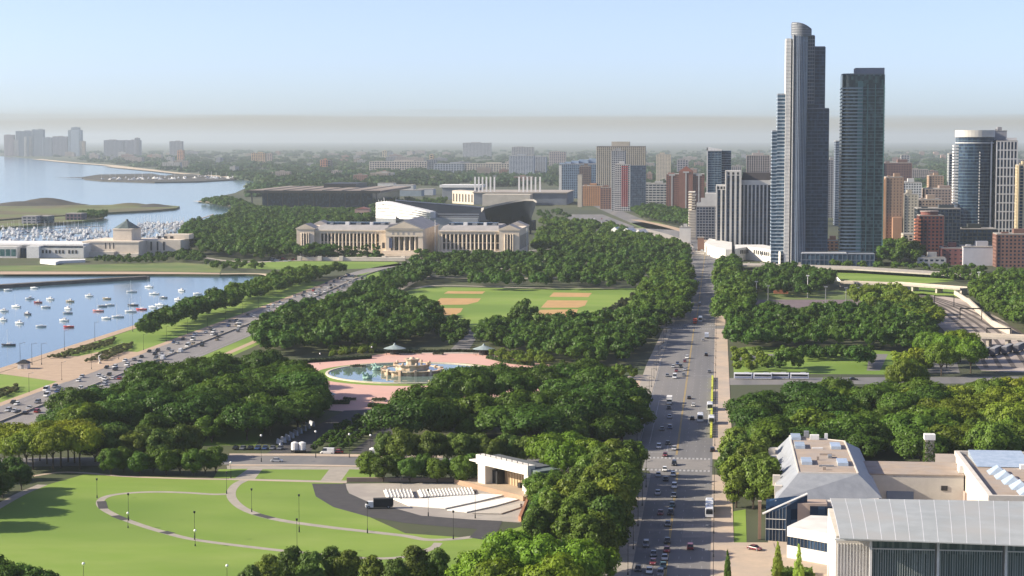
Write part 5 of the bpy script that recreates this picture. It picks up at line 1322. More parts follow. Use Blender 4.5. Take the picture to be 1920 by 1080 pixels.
# the old colonnade
tc = thing('colonnade', 'small pinkish stone colonnade beside the white stadium stand', 'colonnade', (*G(680, 419), 0))
s_ = mpp(419)
w = MB(); w.box(-15 * s_, 13 * s_, 0, 14, -1, 4); w.build('base', STM, tc)
w = MB(); w.box(-15 * s_, 13 * s_, 0, 14, 15, 20); w.build('entablature', TINT, tc, (.45, .30, .26))
w = MB(); gable(w, -14 * s_, 12 * s_, -.5, 14.5, 20.02, 23); w.build('roof', TINT, tc, (.36, .16, .14))
for i in range(6): c = MB(); c.cyl((-13 + 4.9 * i) * s_, 1.6, 4, 15, 1.1, .95, 7); c.build('column', STM, tc)
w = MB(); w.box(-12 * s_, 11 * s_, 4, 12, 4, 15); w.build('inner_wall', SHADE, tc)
# ---- dark flat-roofed exhibition hall by the lake
HD = 3250.0
th = thing('flat_hall', 'huge dark exhibition hall with wide flat brown roof beside the lake', 'exhibition hall', (onY(600, 385, HD)[0], HD, 0)); oh = th.location.x
zf = onY(600, 357.5, HD)[1]
xl, xr = onY(462, 357, HD)[0] - oh, onY(713, 357, HD)[0] - oh
BRR = mat('brown_roof', (.25, .20, .17), (.19, .155, .135), .01, .9, c3=(.28, .235, .2), scale3=.004)
w = MB(); w.box(xl, xr, 0, 330, zf - 4, zf); rr = w.build('roof', BRR, th)
for k in range(6): w = MB(); w.box(xl + 30 + k * 34, xl + 31.5 + k * 34, 4, 326, zf + .02, zf + .9); w.build('roof_joint', DARKM, rr)
w = MB(); w.box(xl + 90, xl + 150, 220, 330, zf + .02, zf + 7); w.build('roof_plant', DARKM, rr)
w = MB(); w.box(xl, xr, -.6, 0, zf - 4.2, zf + .3); w.build('fascia', DARKM, th)
w = MB(); w.box(xl + 22, xr - 18, 24, 310, -1, zf - 4); w.build('glazing', GLASS_D, th)
for k in range(9): c = MB(); xx = xl + 8 + (xr - xl - 16) * k / 8; c.box(xx - .9, xx + .9, 6, 8, -1, zf - 4); c.build('column', DARKM, th)
# ---- exhibition hall with white masts
D6 = 3420.0
t6 = thing('mast_hall', 'exhibition hall with two rows of white roof masts and cream side wall', 'exhibition hall', (onY(950, 382, D6)[0], D6, 0)); o6 = t6.location.x
def x6(px): return onY(px, 370, D6)[0] - o6
z6 = onY(950, 362, D6)[1]
w = MB(); w.box(x6(888), x6(1062), 0, 170, -1, z6); w.build('hall', TINT, t6, (.16, .19, .24))
w = MB(); w.box(x6(886), x6(1064), -3, 172, z6, z6 + 1.5); w.build('roof', TINT, t6, (.36, .32, .28))
w = MB(); w.prism([(x6(838), 70), (x6(888), 0), (x6(888), 60), (x6(845), 120)], -1, z6 + 2.5); w.build('cream_wing', TINT, t6, (.58, .52, .42))
for k in range(7): c = MB(); u = (k + .5) / 7; xx = x6(838) + (x6(888) - x6(838)) * u; yy = 70 * (1 - u); c.cbox(xx, yy - .4, 4, 3, 1.2, 14, rz=-.95); c.build('window', SHADE, t6)
zt6 = onY(950, 332, D6)[1]
for px in (888, 895, 902, 909.5, 917, 924.5, 971, 979, 986.5, 994, 1002, 1010.5):
    c = MB(); c.box(x6(px) - 1.4, x6(px) + 1.4, 20, 23, z6 + 1.5, zt6); c.build('mast', WHITE, t6)
w = MB(); w.box(x6(912), x6(1000), -60, -5, -1, 20); w.build('front_hall', TINT, t6, (.55, .50, .42))
w = MB(); w.box(x6(785), x6(868), 260, 330, z6 + 3, z6 + 8); w.build('rear_roof', WHITE, t6)
w = MB(); w.box(x6(790), x6(862), 262, 328, -1, z6 + 3); w.build('rear_hall', TINT, t6, (.25, .27, .3))
for i, (x0, x1, yt, yb, c, lb) in enumerate([(708, 738, 344, 352, (.66, .64, .60), 'long low white shed behind the flat hall, left one'), (738, 775, 347, 356, (.62, .61, .58), 'long low white shed behind the flat hall, middle one'), (715, 790, 357, 368, (.28, .34, .38), 'low blue grey shed between the two exhibition halls'), (782, 812, 355, 366, (.5, .52, .54), 'low white vaulted shed before the mast hall')]):
    block('low_shed', lb, 'shed', x0, x1, yt, yb, 40, c, plain=True, top_box=[])
# low annexes and harbour sheds
block('harbour_building', 'grey harbour building on the pier among the boats', 'building', 42, 68, 406, 421, 24, (.34, .33, .36), 4, 1.8, 6, 2, top_box=[])
block('harbour_building', 'dark green harbour building on the pier', 'building', 68, 90, 406, 420, 24, (.10, .15, .15), 4, 1.8, 6, 2, top_box=[])
block('harbour_building', 'dark purple brown harbour building near the pier tip', 'building', 124, 152, 401, 414, 24, (.15, .11, .14), 4, 1.8, 6, 2, top_box=[])
# white tents and sheds right of the museum
for i, (px, py, w_) in enumerate(((1152, 442, 26), (1174, 444, 26), (1196, 447, 24))):
    x, y = G(px, py); s_ = mpp(py) * w_ / 2
    tt = thing('white_tent', 'peaked white tent beside the bus yard, %s of three' % ('left', 'middle', 'right')[i], 'tent', (x, y, 0), -.35, 'white tents')
    m = MB(); m.box(-s_, s_, 0, 22, 0, 4); m.build('tent_wall', mat('tent_wall', (.45, .45, .50), (.38, .38, .42), .3, .8), tt)
    m = MB()
    gable(m, -s_ - .3, s_ + .3, -.3, 22.3, 4.02, 10.5); m.build('tent_roof', WHITE, tt)
# ================================================================== the museum in the right foreground
CLAD = mat('pale_cladding', (0.62, 0.57, 0.50), (0.54, 0.50, 0.44), 0.25, 0.8)
SLATE = mat('zinc_roof', (0.29, 0.305, 0.325), (0.235, 0.25, 0.27), 0.3, 0.55, stretch=(1, 1, .2))
TANR = mat('tan_roof', (0.40, 0.32, 0.25), (0.31, 0.25, 0.20), 0.25, 0.95, detail=7, c3=(.34, .29, .25), scale3=.15)
SKYL = mat('skylight_glass', (0.44, 0.52, 0.60), (0.34, 0.42, 0.50), 0.4, 0.15, spec=.6)
CARPET = mat('roof_blades', (0.37, 0.39, 0.385), (0.30, 0.32, 0.315), 0.12, 0.55, detail=5, c3=(.36, .36, .34), scale3=.06)
FGL = glass_mat('facade_glass', (0.07, 0.11, 0.105), (0.20, 0.25, 0.24), (0.62, .6, 7), .15)
# flying roof
t = thing('blade_roof_gallery', 'modern gallery with wide grey bladed roof and tall glass front in the lower right', 'gallery', (30, 478, 0)); o_ = t.location
zc_ = 20.0
A_, B_, C_, D_ = G(1557, 930, zc_), G(1975, 936.5, zc_), G(1975, 1021, zc_), G(1575, 1005, zc_)
def lp(u, v):  # u along the width, v from the near to the far edge
    n = (D_[0] + (C_[0] - D_[0]) * u, D_[1] + (C_[1] - D_[1]) * u); f = (A_[0] + (B_[0] - A_[0]) * u, A_[1] + (B_[1] - A_[1]) * u)
    bow = .75 * math.sin(math.pi * min(1, v * 1.05 + .04))
    return (n[0] + (f[0] - n[0]) * v - o_.x, n[1] + (f[1] - n[1]) * v - o_.y, zc_ - .6 + bow)
NP = 15
rf = None
for i in range(NP):
    mb = MB(); u0, u1 = (i + .012) / NP, (i + .988) / NP; K = 10; rings = []
    for k in range(K + 1):
        a, b = lp(u0, k / K), lp(u1, k / K); rings.append([a, b, (b[0], b[1], b[2] - .28), (a[0], a[1], a[2] - .28)])
    mb.loft(rings); mb.build('roof_panel', CARPET, t, smooth=False)
mb = MB()
for i in range(NP + 1):
    for k in range(10): a, b = lp(i / NP, k / 10), lp(i / NP, (k + 1) / 10); mb.tube((a[0], a[1], a[2] - .05), (b[0], b[1], b[2] - .05), .10, n=4)
mb.build('roof_ribs', mat('rib_white', (.66, .67, .67), (.6, .6, .6), 1, .5), t, kind='stuff')
yf = 6.5
mb = MB(); mb.box(9, 60, yf + 1, 44, -1, 17.6); mb.build('hall', CLAD, t)
mb = MB(); mb.box(0.3, 9, yf - 1.2, 42, -1, 18.2); mb.build('end_pier', CLAD, t)
mb = MB()
for k in range(11): mb.box(.7 + k * .78, .95 + k * .78, yf - 1.42, yf - 1.18, 0, 16.4)
mb.build('pier_ribs', WALLW, t, kind='stuff')
for k in range(3):
    x0 = 9.4 + k * 16.6
    mb = MB(); mb.box(x0, x0 + 15.6, yf - .1, yf + .2, 0, 17.3); g_ = mb.build('window', FGL, t)
    mb = MB()
    for j in range(26): mb.box(x0 + .3 + j * .6, x0 + .42 + j * .6, yf - .32, yf - .1, 2, 15)
    mb.build('glass_fins', TINT, g_, (.46, .50, .49), kind='stuff')
    for zz in (5.5, 14.9): mb = MB(); mb.box(x0 + .02, x0 + 15.58, yf - .5, yf - .12, zz, zz + .28); mb.build('transom', WHITE, g_)
for k in range(4): mb = MB(); x0 = 8.8 + k * 16.6; mb.box(x0 - .25, x0 + .35, yf - 3.2, yf - 2.6, 0, 19.0); mb.build('column', WHITE, t)
mb = MB(); mb.box(-.4, 60, -1.5, -1.0, zc_ - 1.5, zc_ - 1.0); mb.build('edge_beam', WHITE, t)
# low terrace wing
t = thing('terrace_wing', 'white roofed low wing with dark ribbon window left of the bladed roof', 'building', (22, 480, 0)); o_ = t.location
q = [G(1476, 987, 9), G(1520, 966, 9), G(1572, 968, 9), G(1575, 1004, 9)]
MB().prism(local(t, q), 6.2, 9.0).build('roof_slab', WALLW, t)
q2 = [(x + .5 * (22 - x) / 20, y + .7) for x, y in q]
MB().prism(local(t, q2), 3.6, 6.2).build('ribbon_window', GLASS_D, t)
MB().prism(local(t, [(x, y + .4) for x, y in q]), -1, 3.6).build('base_wall', WALLW, t)
s = MB(); a, b = q2[0], q2[3]
for k in range(16):
    u = k / 15; s.cbox(a[0] + (b[0] - a[0]) * u - o_.x, a[1] + (b[1] - a[1]) * u - o_.y - .12, 3.6, .12, .14, 2.6)
s.build('mullions', TINT, t, (.3, .3, .3), kind='stuff')
# glass lean-to with slanted white beam
t = thing('glass_lean_to', 'dark glazed stair hall with slanted white roof edge at the corner of the gallery', 'building', (18, 530, 0))
q = [G(1437, 965, 9), G(1476, 958, 9), G(1476, 945, 9), G(1437, 950, 9)]
a, b, c, d = [(x - 18, y - 530) for x, y in (G(1436, 963, 8), G(1474, 950, 10.5), G(1515, 929, 14), G(1450, 935, 12))]
MB().add([(a[0], a[1], -1), (b[0], b[1], -1), (c[0], c[1] + 4, -1), (d[0] - 2, d[1] + 4, -1), (a[0], a[1], 8), (b[0], b[1], 10.5), (c[0], c[1] + 4, 13.5), (d[0] - 2, d[1] + 4, 11)],
         [(0, 1, 5, 4), (1, 2, 6, 5), (2, 3, 7, 6), (3, 0, 4, 7), (4, 5, 6, 7)]).build('glazing', GLASS_D, t)
for k in range(7):
    u = k / 6; MB().tube((a[0] + (b[0] - a[0]) * u, a[1] + (b[1] - a[1]) * u - .15, 0), (a[0] + (b[0] - a[0]) * u, a[1] + (b[1] - a[1]) * u - .15, 8 + 2.5 * u), .09, n=4).build('mullion', GREYM, t)
for zz in (3.5, 6.5): MB().tube((a[0], a[1] - .15, zz), (b[0], b[1] - .15, zz + .2), .1, n=4).build('transom', WHITE, t)
MB().tube((a[0] - 1, a[1] - .3, 8), (c[0], c[1] + 3.5, 13.9), .35, n=5).build('slanted_beam', WHITE, t)
MB().box(b[0] + .3, b[0] + 12, b[1] + 2, b[1] + 9, -1, 11.2).build('tan_wall', TINT, t, (.46, .36, .29))
MB().box(b[0] + 7, b[0] + 16, b[1] + 1.6, b[1] + 1.95, 6, 10.5).build('window', GLASS_D, t)
# faceted school building
t = thing('faceted_building', 'museum school with flat tan roof and sloping zinc sides right of the avenue', 'building', (33, 566, 0))
EL = (-15.5, 16.5, 1, 102); RL = (-8, 9.8, 16, 89)
MB().box(EL[0] + 1, EL[1] - 1, EL[2] + 1, EL[3] - 1, -1, 11).build('wall', CLAD, t)
e = [(EL[0], EL[2], 11), (EL[1], EL[2] + 8, 11), (EL[1], EL[3], 11), (EL[0] + 4, EL[3], 11)]; r = [(RL[0], RL[2], 17), (RL[1], RL[2], 17), (RL[1], RL[3] - 10, 17), (RL[0], RL[3], 17)]
names = ['front_slope', 'right_slope', 'back_slope', 'left_slope']
for i in range(4):
    j = (i + 1) % 4
    MB().add([e[i], e[j], r[j], r[i]], [(0, 1, 2, 3)]).build(names[i], SLATE, t)
rt = MB().add([(x, y, 17.0) for x, y, z in r], [(0, 1, 2, 3)]).build('flat_roof', TANR, t)
for i in range(4):
    j = (i + 1) % 4; MB().tube((r[i][0], r[i][1], 17.05), (r[j][0], r[j][1], 17.05), .3, n=4).build('parapet', CLAD, t)
for (x, y) in ((-5.6, 66), (-4.8, 35), (6.2, 34), (6.0, 66), (-6.2, 84)):
    k = MB().box(x - 1.6, x + 1.6, y - 4.5, y + 4.5, 17.02, 18.0).build('skylight', SKYL, t)
for i, (x, y, w_, d_, h_) in enumerate(((0, 82, 3, 2, 1.6), (-2.5, 86, 1.6, 2, 2.2), (2, 50, 4, 1, .6), (0, 62, 3.5, .8, .5), (1, 28, 4.5, .8, .5), (-1, 40, .8, .8, 1.2), (4, 84, 1, 1, 1.8), (3, 45, 1.2, 3, .9), (0, 22, 1, 1, 1))):
    MB().box(x - w_ / 2, x + w_ / 2, y - d_ / 2, y + d_ / 2, 17.02, 17 + h_).build('roof_unit', (WHITE, GREYM, TANR)[i % 3], t)
for k in range(5):
    y = 14 + k * 18; MB().box(EL[0] + .3, EL[0] + 2.6, y, y + 2.2, 10, 13.2).build('dormer', CLAD, t)
MB().add([(7.5, 10, 12), (15.5, 9.5, 11.2), (16.2, 24, 11.2), (9.8, 16, 17)], [(0, 1, 3), (1, 2, 3)]).build('glass_corner', GLASS_G, t)
MB().box(15.6, 16.2, 9, 32, 5, 10.6).build('side_window', GLASS_D, t)
# low links and the right-hand block
t = thing('link_building', 'low beige link building between the school and the right block', 'building', (64, 612, 0))
MB().box(-16, 14, 0, 24, -1, 11.6).build('wall', CLAD, t); MB().box(-16.2, 14.2, -.2, 24.2, 11.6, 12).build('roof', TANR, t)
MB().box(-10, -1.5, -.3, .02, 0, 6.5).build('loading_door', TINT, t, (.24, .28, .36))
MB().box(7, 9, -.2, .02, 7, 8.5).build('vent', SHADE, t)
MB().box(13.9, 22, -4, 12, -1, 7).build('pink_annexe', TINT, t, (.48, .36, .31))
MB().box(13, 18, 4, 9, 12.02, 14.4).build('roof_unit', WHITE, t)
MB().box(8, 22, 24.1, 60, -1, 9).build('rear_annexe', TINT, t, (.42, .36, .30))
t = thing('skylit_block', 'tan roofed block with blue glass skylights at the right edge', 'building', (78, 557, 0))
MB().box(.5, 40, .5, 80, -1, 14.4).build('wall', CLAD, t); rt = MB().box(.6, 39.9, .6, 79.9, 14.4, 14.6).build('roof', TANR, t)
for (x0, x1, y0, y1) in ((0, 1.4, 0, 80), (1.4, 40, 0, 1.2), (1.4, 40, 78.8, 80)): MB().box(x0, x1, y0, y1, 14.3, 15.8).build('parapet', CLAD, t)
MB().add([(4, 55, 14.8), (21, 55, 14.8), (21, 77, 16.6), (4, 77, 16.6), (4, 77, 14.6), (21, 77, 14.6)], [(0, 1, 2, 3), (2, 5, 4, 3), (0, 3, 4), (1, 5, 2)]).build('sloped_skylight', SKYL, t)
MB().box(17, 30, 52, 54.5, 14.62, 16).build('roof_wall', WHITE, t)
for k in range(5):
    c = (9 + k * 1.0, 45 - k * 8.5); MB().add([(c[0] - 3, c[1] - 3.6, 14.62), (c[0] + 3, c[1] - 3.6, 14.62), (c[0] + 3, c[1] + 3.6, 14.62), (c[0] - 3, c[1] + 3.6, 14.62), (c[0], c[1] - 2, 16.9), (c[0], c[1] + 2, 16.9)],
         [(0, 1, 4), (1, 2, 5, 4), (2, 3, 5), (3, 0, 4, 5)]).build('pyramid_skylight', SKYL, t)
for k in range(9):
    MB().box(17 + (k % 3) * 6, 19.5 + (k % 3) * 6, 6 + (k // 3) * 14, 10 + (k // 3) * 14, 14.62, 15.8 + (k % 2) * .8).build('roof_unit', (GREYM, TANR, WHITE)[k % 3], t)
t = thing('ivy_tower', 'slender ivy covered tower with white cap behind the link building', 'tower', (*G(1742, 920), 0))
MB().box(-1.5, 1.5, 0, 3, -1, 17.2).build('shaft', STONE, t)
g = np.random.default_rng(3); n = 1500
f_ = g.integers(0, 3, n); P = np.zeros((n, 3)); u = g.uniform(-1.65, 1.65, n); z = g.uniform(0, 17, n)
P[f_ == 0] = np.stack([u, np.full(n, -.12), z], 1)[f_ == 0]; P[f_ == 1] = np.stack([np.full(n, -1.62), u + 1.5, z], 1)[f_ == 1]; P[f_ == 2] = np.stack([np.full(n, 1.62), u + 1.5, z], 1)[f_ == 2]
d1 = g.normal(size=(n, 3)) * .2; d2 = g.normal(size=(n, 3)) * .2
V = np.stack([P - d1, P - d2, P + d1, P + d2], 1).reshape(-1, 3); link('ivy', np_mesh('ivy', V, np.arange(4 * n).reshape(-1, 4), LEAF), t, (.09, .15, .03), kind='stuff')
MB().box(-1.8, 1.8, -.3, 3.3, 17.2, 19).build('cap', WHITE, t)
# court in front: slim trees, hedge, post, sign wall
for i, (px, py) in enumerate(((1458, 1085), (1497, 1090))):
    x, y = G(px, py); tree('cone', x, y, 10.5, (.22, .32, .05), 'slim light green tree in the museum court, %s of two' % ('left', 'right')[i], 'slim trees in the museum court', 'slim_tree', w=.5)
x, y = G(1364, 1092); tree('cone', x, y, 9.5, MD, 'slim dark tree on the sidewalk at the bottom of the avenue', 'sidewalk trees', 'slim_tree', w=.38)
HEDGE = []
def hedge(pts, w, h, color, label, n_per_m=9, name='hedge', z=0):
    "clipped hedge: a leafy box along a line of world points"
    g = np.random.default_rng(len(HEDGE) + 5); VV = []
    for (a, b) in zip(pts[:-1], pts[1:]):
        L_ = math.hypot(b[0] - a[0], b[1] - a[1]); n = int(L_ * n_per_m * 3)
        t_ = g.uniform(0, 1, n); dx, dy = (b[0] - a[0]) / L_, (b[1] - a[1]) / L_
        s_ = g.uniform(-1, 1, n); hh = h * np.minimum(1, g.uniform(0.15, 1.5, n)); s_ = np.where(hh >= h * .99, s_, np.sign(s_)) * w / 2
        P = np.stack([a[0] + (b[0] - a[0]) * t_ - dy * s_, a[1] + (b[1] - a[1]) * t_ + dx * s_, hh + z], 1)
        r_ = .28; d1 = g.normal(size=(n, 3)) * r_; d2 = g.normal(size=(n, 3)) * r_
        VV.append(np.stack([P - d1, P - d2, P + d1, P + d2], 1).reshape(-1, 3))
        bx8 = []
        for zz in (0, h * .93):
            for (u, s2) in ((0, -1), (1, -1), (1, 1), (0, 1)): bx8.append((a[0] + (b[0] - a[0]) * u - dy * s2 * w * .46, a[1] + (b[1] - a[1]) * u + dx * s2 * w * .46, zz + z))
        bq = np.array(bx8)[[0, 1, 5, 4, 1, 2, 6, 5, 2, 3, 7, 6, 3, 0, 4, 7, 4, 5, 6, 7]]; VV.append(bq)
    V = np.concatenate(VV); o = link(name, np_mesh(name, V, np.arange(len(V)).reshape(-1, 4), LEAF), None, color); HEDGE.append(o)
    tag(o, label, 'hedge'); return o
hedge([G(1448, 1078), G(1524, 1080)], 6, 1.6, (.10, .16, .03), 'low green hedge under the two slim court trees')
# ---- bandshell
PL, PR = G(896, 912.5), G(990, 936)
ang = math.atan2(PR[1] - PL[1], PR[0] - PL[0]); Lb = math.hypot(PR[0] - PL[0], PR[1] - PL[1])
t = thing('bandshell', 'white framed concert bandshell with tan stage wall facing the seats', 'bandshell', (PL[0], PL[1], 0), ang)
BSW = mat('bandshell_white', (.74, .70, .62), (.64, .60, .53), .2, .8)
hb = 10.4
MB().box(0, 4.2, 0, 9, -.5, hb - 2.4).build('left_pier', BSW, t)
MB().box(Lb - 2.2, Lb, 0, 9, -.5, hb - 2.4).build('right_pier', BSW, t)
MB().box(-.4, Lb + .4, -.5, 2.6, hb - 2.4, hb + .7).build('fascia', BSW, t)
MB().box(-4.5, -.4, -.4, 2, hb - 2.0, hb - 1.5).build('side_canopy', BSW, t)
MB().box(0, Lb, 2.6, 9, hb - .8, hb - .1).build('roof', TINT, t, (.12, .13, .13))
bw = MB().box(4.2, Lb - 2.2, 6.4, 7, 0, hb - .8).build('stage_wall', TINT, t, (.50, .37, .23))
for k in range(16): MB().box(4.6 + k * 1.55, 4.75 + k * 1.55, 6.2, 6.4, 0, hb - .9).build('wall_rib', TINT, bw, (.38, .28, .17))
MB().box(4.21, 7.0, 3, 6.2, 0, 6).build('stage_speaker', DARKM, t)
MB().box(-9, Lb + 2, -3.2, 12.4, -.5, 1.5).build('stage_floor', TINT, t, (.46, .36, .26))
MB().box(-9, Lb + 2, -3.5, -3.2, -.5, 1.7).build('stage_edge', TINT, t, (.40, .27, .18))
MB().box(Lb + .02, Lb + 5, 1, 9, -.5, hb - .6).build('side_wing', TINT, t, (.15, .19, .18))
MB().box(Lb - 7, Lb - 4.5, 3, 5.2, 1.5, 3.6).build('piano_case', WHITE, t)
MB().box(16, 17.2, 5, 6, 1.5, 3.2).build('stage_monitor', DARKM, t)
for k in range(10): MB().tube((1.5 + k * 3, 0, hb + .7), (1.5 + k * 3, 0, hb + 1.5), .12, n=4).build('roof_post', DARKM, t)
# stage apron wall and ramps
t = thing('stage_wall', 'long low brown wall behind the concert paving', 'wall', (*G(760, 903), 0)); q = local(t, PX([(650, 903.5), (880, 904), (880, 902.8), (650, 902.2)])); MB().prism(q, -.3, 1.4).build('wall', TINT, t, (.26, .2, .16))
t = thing('stage_ramp', 'rust brown ramp wall right of the concert seats', 'wall', (*G(977, 955), 0)); q = local(t, PX([(972, 977), (988, 940), (992, 941), (977, 979)])); MB().prism(q, -.3, 1.6).build('wall', TINT, t, (.36, .17, .10))
# benches: slatted white rows
BN = mat('bench_white', (.84, .81, .74), (.76, .73, .66), .6, .7)
def bench(a, b, i, label):
    L_ = math.hypot(b[0] - a[0], b[1] - a[1]); t = thing('bench_row', label, 'bench', (a[0], a[1], 0), math.atan2(b[1] - a[1], b[0] - a[0]), 'concert bench rows')
    MB().box(0, L_, 0, .75, .42, .55).build('seat', BN, t); MB().box(0, L_, .8, .92, .5, 1.05).build('backrest', BN, t)
    for k in (0.08, .92): MB().box(L_ * k - .06, L_ * k + .06, .1, .7, .0, .42).build('leg', GREYM, t)
def bump(p, h): return p
for i in range(8):
    a, b = G(724 + i * 6.6, 936), G(718.5 + i * 6.6, 922); bench(b, a, i, 'white bench row in the left block of concert seats')
for i in range(17):
    a, b = G(788 + i * 6.0, 935 - i * .3), G(782 + i * 6.0, 922.5 - i * .25); bench(b, a, i, 'white bench row in the right block of concert seats')
for i, (pts, lb) in enumerate((([(735, 936), (790, 937), (905, 928), (945, 930), (900, 941), (835, 955), (768, 950)], 'largest white seat covering before the stage'), ([(838, 958), (905, 944), (950, 935), (972, 938), (930, 950), (875, 962)], 'second white seat covering before the stage'), ([(885, 964), (940, 953), (975, 945), (976, 953), (940, 965)], 'pale seat covering nearest the lower right of the stage'))):
    o = sheet('seat_cover', PX(pts), .42, BN if i < 2 else mat('cover_tan', (.5, .45, .38), (.44, .4, .34), .3, .8), thick=.3, kind=None); tag(o, lb, 'cover')
    kk = 0
# truck on the service road
def wheel_mesh(r=.34, w=.24):
    mb = MB(); n = 12
    for s, m in ((1.0, 0), (.58, 1)):
        ww = w if m == 0 else w + .02
        ring0 = [(-ww / 2, r * s * math.cos(2 * math.pi * i / n), r * s * math.sin(2 * math.pi * i / n)) for i in range(n)]; ring1 = [(ww / 2, y, z) for x, y, z in ring0]
        mb.loft([ring0, ring1], m)
    return mb.mesh('wheel', [TYRE, GREYM])
WHEEL = wheel_mesh(); BIGW = wheel_mesh(.5, .3)
# ================================================================== fountain and plaza furniture
FX, FY = -152.5, 951.0
CURB = mat('fountain_curb', (.62, .55, .44), (.52, .46, .37), .3, .8)
FST = mat('fountain_stone', (.55, .40, .27), (.40, .27, .17), .5, .85, detail=6, c3=(.62, .50, .38), scale3=.3)
def ringm(r0, r1, z0, z1, n=64):
    mb = MB(); R_ = [[(r * math.cos(2 * math.pi * i / n), r * math.sin(2 * math.pi * i / n), z) for i in range(n)] for r, z in ((r1, z0), (r1, z1), (r0, z1), (r0, z0))]
    mb.loft(R_ + [R_[0]], caps=False); return mb
def disc(r, z, n=64): return MB().add([(r * math.cos(2 * math.pi * i / n), r * math.sin(2 * math.pi * i / n), z) for i in range(n)], [tuple(range(n))])
o = ringm(43.5, 49.5, -.2, .09).build('fountain_lawn', GRASS, loc=(FX, FY, 0)); o['kind'] = 'structure'
tf = thing('fountain', 'grand tiered stone fountain standing in a round pool on the pink plaza', 'fountain', (FX, FY, 0))
ringm(42.3, 43.6, -.2, .75).build('pool_curb', CURB, tf)
pw = mat('pool_water', (.13, .20, .18), (.17, .23, .20), .2, .03, spec=1.0)
disc(42.4, .35).build('pool_water', pw, tf)
def tier(r0, r1, z0, z1, lip, nm, scal=12):
    mb = MB(); n = 48; rings = []
    for (r, z) in ((r0, z0), (r0 * 1.0, z0 + (z1 - z0) * .45), (r1, z1 - .35), (r1 + lip, z1 - .3), (r1 + lip, z1), (r1 - .8, z1), (r1 - .9, z1 - .3)):
        rings.append([(r * (1 + .035 * math.cos(scal * 2 * math.pi * i / n)) * math.cos(2 * math.pi * i / n), r * (1 + .035 * math.cos(scal * 2 * math.pi * i / n)) * math.sin(2 * math.pi * i / n), z) for i in range(n)])
    mb.loft(rings, caps=False); p = mb.build(nm, FST, tf); disc(r1 - .85, z1 - .25, 32).build('basin_water', pw, p); return p
tier(14.2, 15.2, .2, 2.6, .4, 'lower_basin'); tier(8.2, 9.0, 2.3, 5.0, .35, 'middle_basin'); tier(3.0, 3.6, 4.7, 7.6, .35, 'upper_basin', 8)
MB().cyl(0, 0, 7.3, 8.3, 1.6, .9, 12).build('finial', FST, tf)
for i in range(12):
    a = 2 * math.pi * (i + .5) / 12; MB().cbox(14.9 * math.cos(a), 14.9 * math.sin(a), .3, 1.6, 1.3, 2.9, rz=a).build('buttress', FST, tf)
for i in range(8):
    a = 2 * math.pi * (i + .5) / 8; m = MB(); m.sphere((8.9 * math.cos(a), 8.9 * math.sin(a), 5.4), .7, .7, .9, 6, 4); m.build('urn', FST, tf)
PAT = mat('patina_bronze', (.20, .36, .30), (.34, .48, .42), .8, .6)
for i, (px, py) in enumerate(((689, 712), (707, 696), (852, 700), (838, 717))):
    x, y = G(px, py); x -= FX; y -= FY; a = math.atan2(y, x)
    t = tf
    m = MB()
    m.sphere((x, y, .9), 2.6, 1.6, .8, 8, 5)                                             # rock
    for s in (-1, 1):
        cx_, cy_ = x + s * 1.4 * -math.sin(a), y + s * 1.4 * math.cos(a); d = (math.cos(a), math.sin(a))
        m.sphere((cx_, cy_, 1.8), 1.5, .8, .9, 8, 5)                                     # body
        m.tube((cx_ + d[0] * .9, cy_ + d[1] * .9, 2.1), (cx_ + d[0] * 1.8, cy_ + d[1] * 1.8, 3.7), .65, .4, 6)   # neck
        m.tube((cx_ + d[0] * 1.7, cy_ + d[1] * 1.7, 3.7), (cx_ + d[0] * 2.7, cy_ + d[1] * 2.7, 3.2), .45, .22, 6)  # head
        m.tube((cx_ - d[0] * 1.2, cy_ - d[1] * 1.2, 1.8), (cx_ - d[0] * 2.6, cy_ - d[1] * 2.6, 2.9), .5, .15, 6)  # tail
    m.build('sea_horse_group', PAT, tf, smooth=False)
# round kiosks
KR = mat('kiosk_roof', (.30, .36, .36), (.22, .27, .27), .5, .6)
for i, (px, py, lb) in enumerate(((740, 664, 'round kiosk with pale conical roof behind the fountain, left one'), (907, 665, 'round kiosk with pale conical roof behind the fountain, right one'), (604, 752, 'round kiosk with pale conical roof in the shade left of the plaza'))):
    x, y = G(px, py); t = thing('kiosk', lb, 'kiosk', (x, y, 0), 0, 'plaza kiosks')
    MB().cyl(0, 0, 0, 3.2, 2.6, n=12).build('booth', DARKM, t)
    m = MB(); m.cyl(0, 0, 3.2, 5.0, 6.2, 1.0, 16); m.cyl(0, 0, 5.0, 6.2, .9, .2, 8); m.build('roof', KR, t)
    for k in range(8): c = MB(); c.cyl(5.4 * math.cos(k * .785), 5.4 * math.sin(k * .785), 0, 3.3, .14, n=5); c.build('post', DARKM, t)
